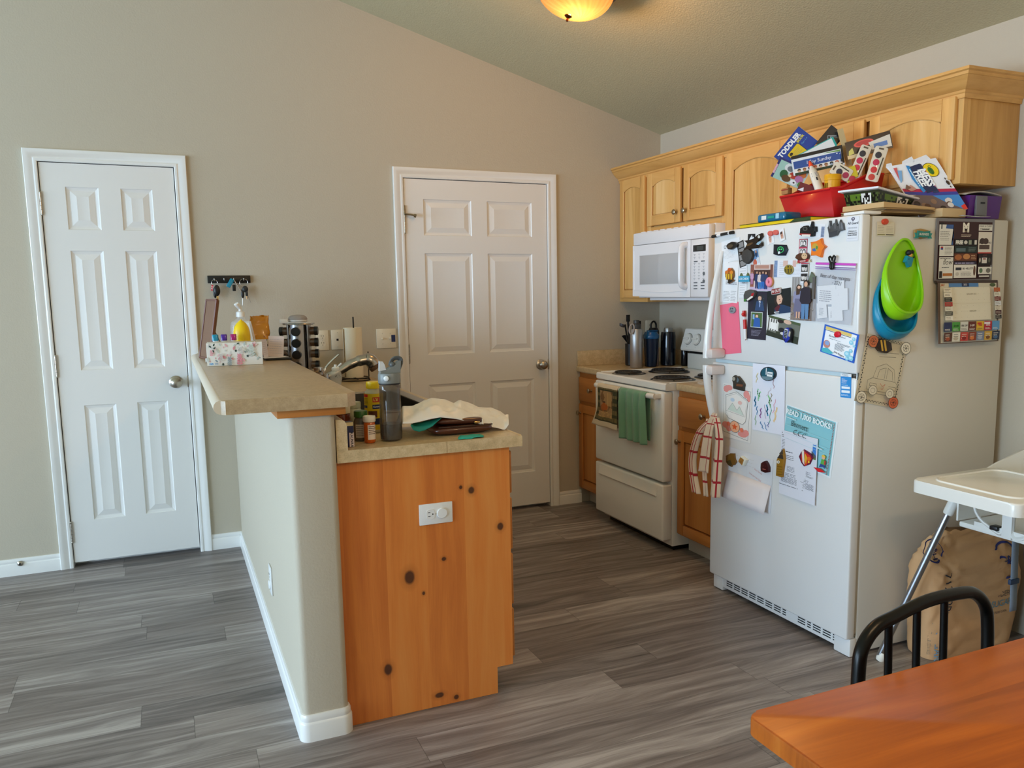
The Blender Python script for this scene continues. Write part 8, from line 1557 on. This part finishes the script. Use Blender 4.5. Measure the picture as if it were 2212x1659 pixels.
TZ = .751; tx0, tx1, ty0, ty1 = 1.733, 2.14, -3.215, -2.822
mb = MB(HWH); pts = [Vector((x + (tx0 + tx1) / 2, y + (ty0 + ty1) / 2, TZ - .042)) for x, y in rrect(tx1 - tx0, ty1 - ty0, .032, 6)]; mb.prism(pts, (0, 0, .042), bev=.007, seg=3)
mb.tube([(x + (tx0 + tx1) / 2 + .01, y + (ty0 + ty1) / 2, TZ + .001) for x, y in rrect(tx1 - tx0 - .08, ty1 - ty0 - .08, .05, 6)], .0045, 8, closed=True)
mb.use(HWH); mb.build('tray', hc)
mb = MB(HWH); X = 1.972
for pth in ([(-2.885, .708), (-2.887, .645), (-2.905, .61), (-2.94, .588), (-2.998, .577), (-2.998, .708)], [(-3.145, .708), (-3.143, .645), (-3.125, .61), (-3.09, .588), (-3.032, .577), (-3.032, .708)]): mb.tube(spline([(X, y, z) for y, z in pth], 5), .0055, 8, flat=1.6)
mb.box(X - .008, -3.033, .56, X + .012, -2.997, .706, .003)
for y0, y1 in ((-2.886, -2.782), (-3.248, -3.144)): mb.box(X - .006, y0, .655, X + .012, y1, .706, .004)
mb.prism([(X, y, z) for y, z in ((-2.89, .575), (-3.14, .575), (-3.14, .59), (-2.89, .59))], (.02, 0, 0)); mb.box(X, -3.20, .556, 2.36, -2.83, .576, .006); mb.build('seat', hc)
for y in (-2.826, -3.204): mb = MB(HWH); mb.prism([(X, y, .575), (2.37, y, .575), (2.40, y, .78), (2.30, y, .80), (2.16, y, .765), (X, y, .706)], (0, .008, 0), bev=.002); mb.build('side_panel', hc)
mb = MB(HWH); mb.prism([(2.345, -2.83, .57), (2.362, -2.83, .57), (2.42, -2.86, .93), (2.402, -2.86, .93)], (0, -.37, 0), bev=.004)
mb.build('backrest', hc)
mb = MB(P('#17181a', .4)); mb.box(X - .012, -2.985, .579, X + .02, -2.955, .594, .004); mb.build('buckle', hc)
mb = MB(P('#7d8894', .7)); mb.grid(lambda u, v: Vector((2.175 + .036 * (u - .5) + .012 * v, -2.90, .552 - .32 * v)), 2, 10); mb.use(P('#2a3a52', .6)); mb.box(2.160, -2.905, .335, 2.205, -2.895, .352, .002); solid(mb.build('strap', hc), .0015)
# ================================================================== TABLE AND CHAIR
def pine():
    return wood('pine_table_top', ('#843b0c', '#b05a16', '#c97a2c'), 'x', 'y', .115, [(-.14, .38, .012, .02), (-.55, .10, .014, .01), (.05, -.2, .014, .012)], 'xy', rough=.3, tone=.3, rand_knots=False, seed=.7)
TX0, TX1, TY0, TY1 = .243, 1.75, -4.72, -3.840
dt = thing('dining_table', 'honey pine dining table with worn edge at lower right', 'dining table', ((TX0 + TX1) / 2, (TY0 + TY1) / 2, 0))
mb = MB(pine()); mb.prism([(x + (TX0 + TX1) / 2, y + (TY0 + TY1) / 2, .722) for x, y in rrect(TX1 - TX0, TY1 - TY0, .022, 5)], (0, 0, .028), bev=.004, seg=2); mb.build('table_top', dt)
EDG = wood('pine_edge', ('#7d3f1a', '#a86032', '#c28450'), 'y', 'z', .05, tone=.3, rand_knots=False, seed=3); LEGM = wood('pine_leg', ('#8f4712', '#b5651f', '#cc8236'), 'z', 'x', .2, tone=.1, rand_knots=False)
mb = MB(EDG); mb.box(TX0 + .09, TY0 + .09, .63, TX1 - .09, TY0 + .11, .7215); mb.box(TX0 + .09, TY1 - .11, .63, TX1 - .09, TY1 - .09, .7215); mb.box(TX0 + .09, TY0 + .11, .63, TX0 + .11, TY1 - .11, .7215); mb.box(TX1 - .11, TY0 + .11, .63, TX1 - .09, TY1 - .11, .7215); mb.build('apron', dt)
for x in (TX0 + .12, TX1 - .12):
    for y in (TY0 + .12, TY1 - .12):
        mb = MB(LEGM); mb.lathe((x, y, 0), [(0, .0005), (.022, .0005), (.026, .05), (.034, .30), (.030, .42), (.038, .46), (.030, .50), (.036, .54), (.038, .56)], 20, cap=False); mb.box(x - .038, y - .038, .56, x + .038, y + .038, .7215, .004); mb.build('leg', dt)
chh = thing('dining_chair', 'black metal spindle-back dining chair pushed in behind the pine table', 'chair', (.76, -3.86, 0))
BM = P('#12110f', .3, .5); bl_, br_ = Vector((.573, -3.752, 0)), Vector((.972, -3.702, 0)); ux = (br_ - bl_).normalized(); uy = Vector((-ux.y, ux.x, 0)); W_ = (br_ - bl_).length
def cp_(x, y, z): return bl_ + ux * x + uy * y + Vector((0, 0, z))
mb = MB(BM); mb.tube(spline([cp_(-.004, .0, .44), cp_(-.004, .003, .60), cp_(-.002, .006, .70), cp_(.008, .008, .748), cp_(.045, .01, .778), cp_(.10, .01, .787), cp_(W_ / 2, .012, .795), cp_(W_ - .10, .01, .790), cp_(W_ - .045, .01, .778), cp_(W_ - .008, .008, .745), cp_(W_ + .002, .006, .70), cp_(W_ + .004, .003, .60), cp_(W_ + .004, .0, .44)], 6), .0125, 14); mb.build('back_hoop', chh)
for k in (.21, .42, .635): mb = MB(BM); mb.cyl(cp_(W_ * k, .0, .44), cp_(W_ * k, .010, .785), .0075, n=12); mb.build('spindle', chh)
mb = MB(BM); mb.prism([cp_(x + W_ / 2, y - .205, .425) for x, y in rrect(W_ + .02, .42, .05, 5)], (0, 0, .022), bev=.006); mb.build('seat', chh)
for x, y in ((-.0, .0), (W_, .0), (.0, -.39), (W_, -.39)):
    mb = MB(BM); mb.cyl(cp_(x + (.0 if x == 0 else 0), y, .43), cp_(x + (-.02 if x == 0 else .02), y + (.03 if y == 0 else -.02), .0), .0115, n=14); mb.build('leg', chh)
mb = MB(BM); mb.tube([cp_(-.01, .015, .2), cp_(-.01, -.40, .2)], .008, 8); mb.tube([cp_(W_ + .01, .015, .2), cp_(W_ + .01, -.40, .2)], .008, 8); mb.tube([cp_(-.01, -.2, .2), cp_(W_ + .01, -.2, .2)], .008, 8); mb.build('stretcher', chh)
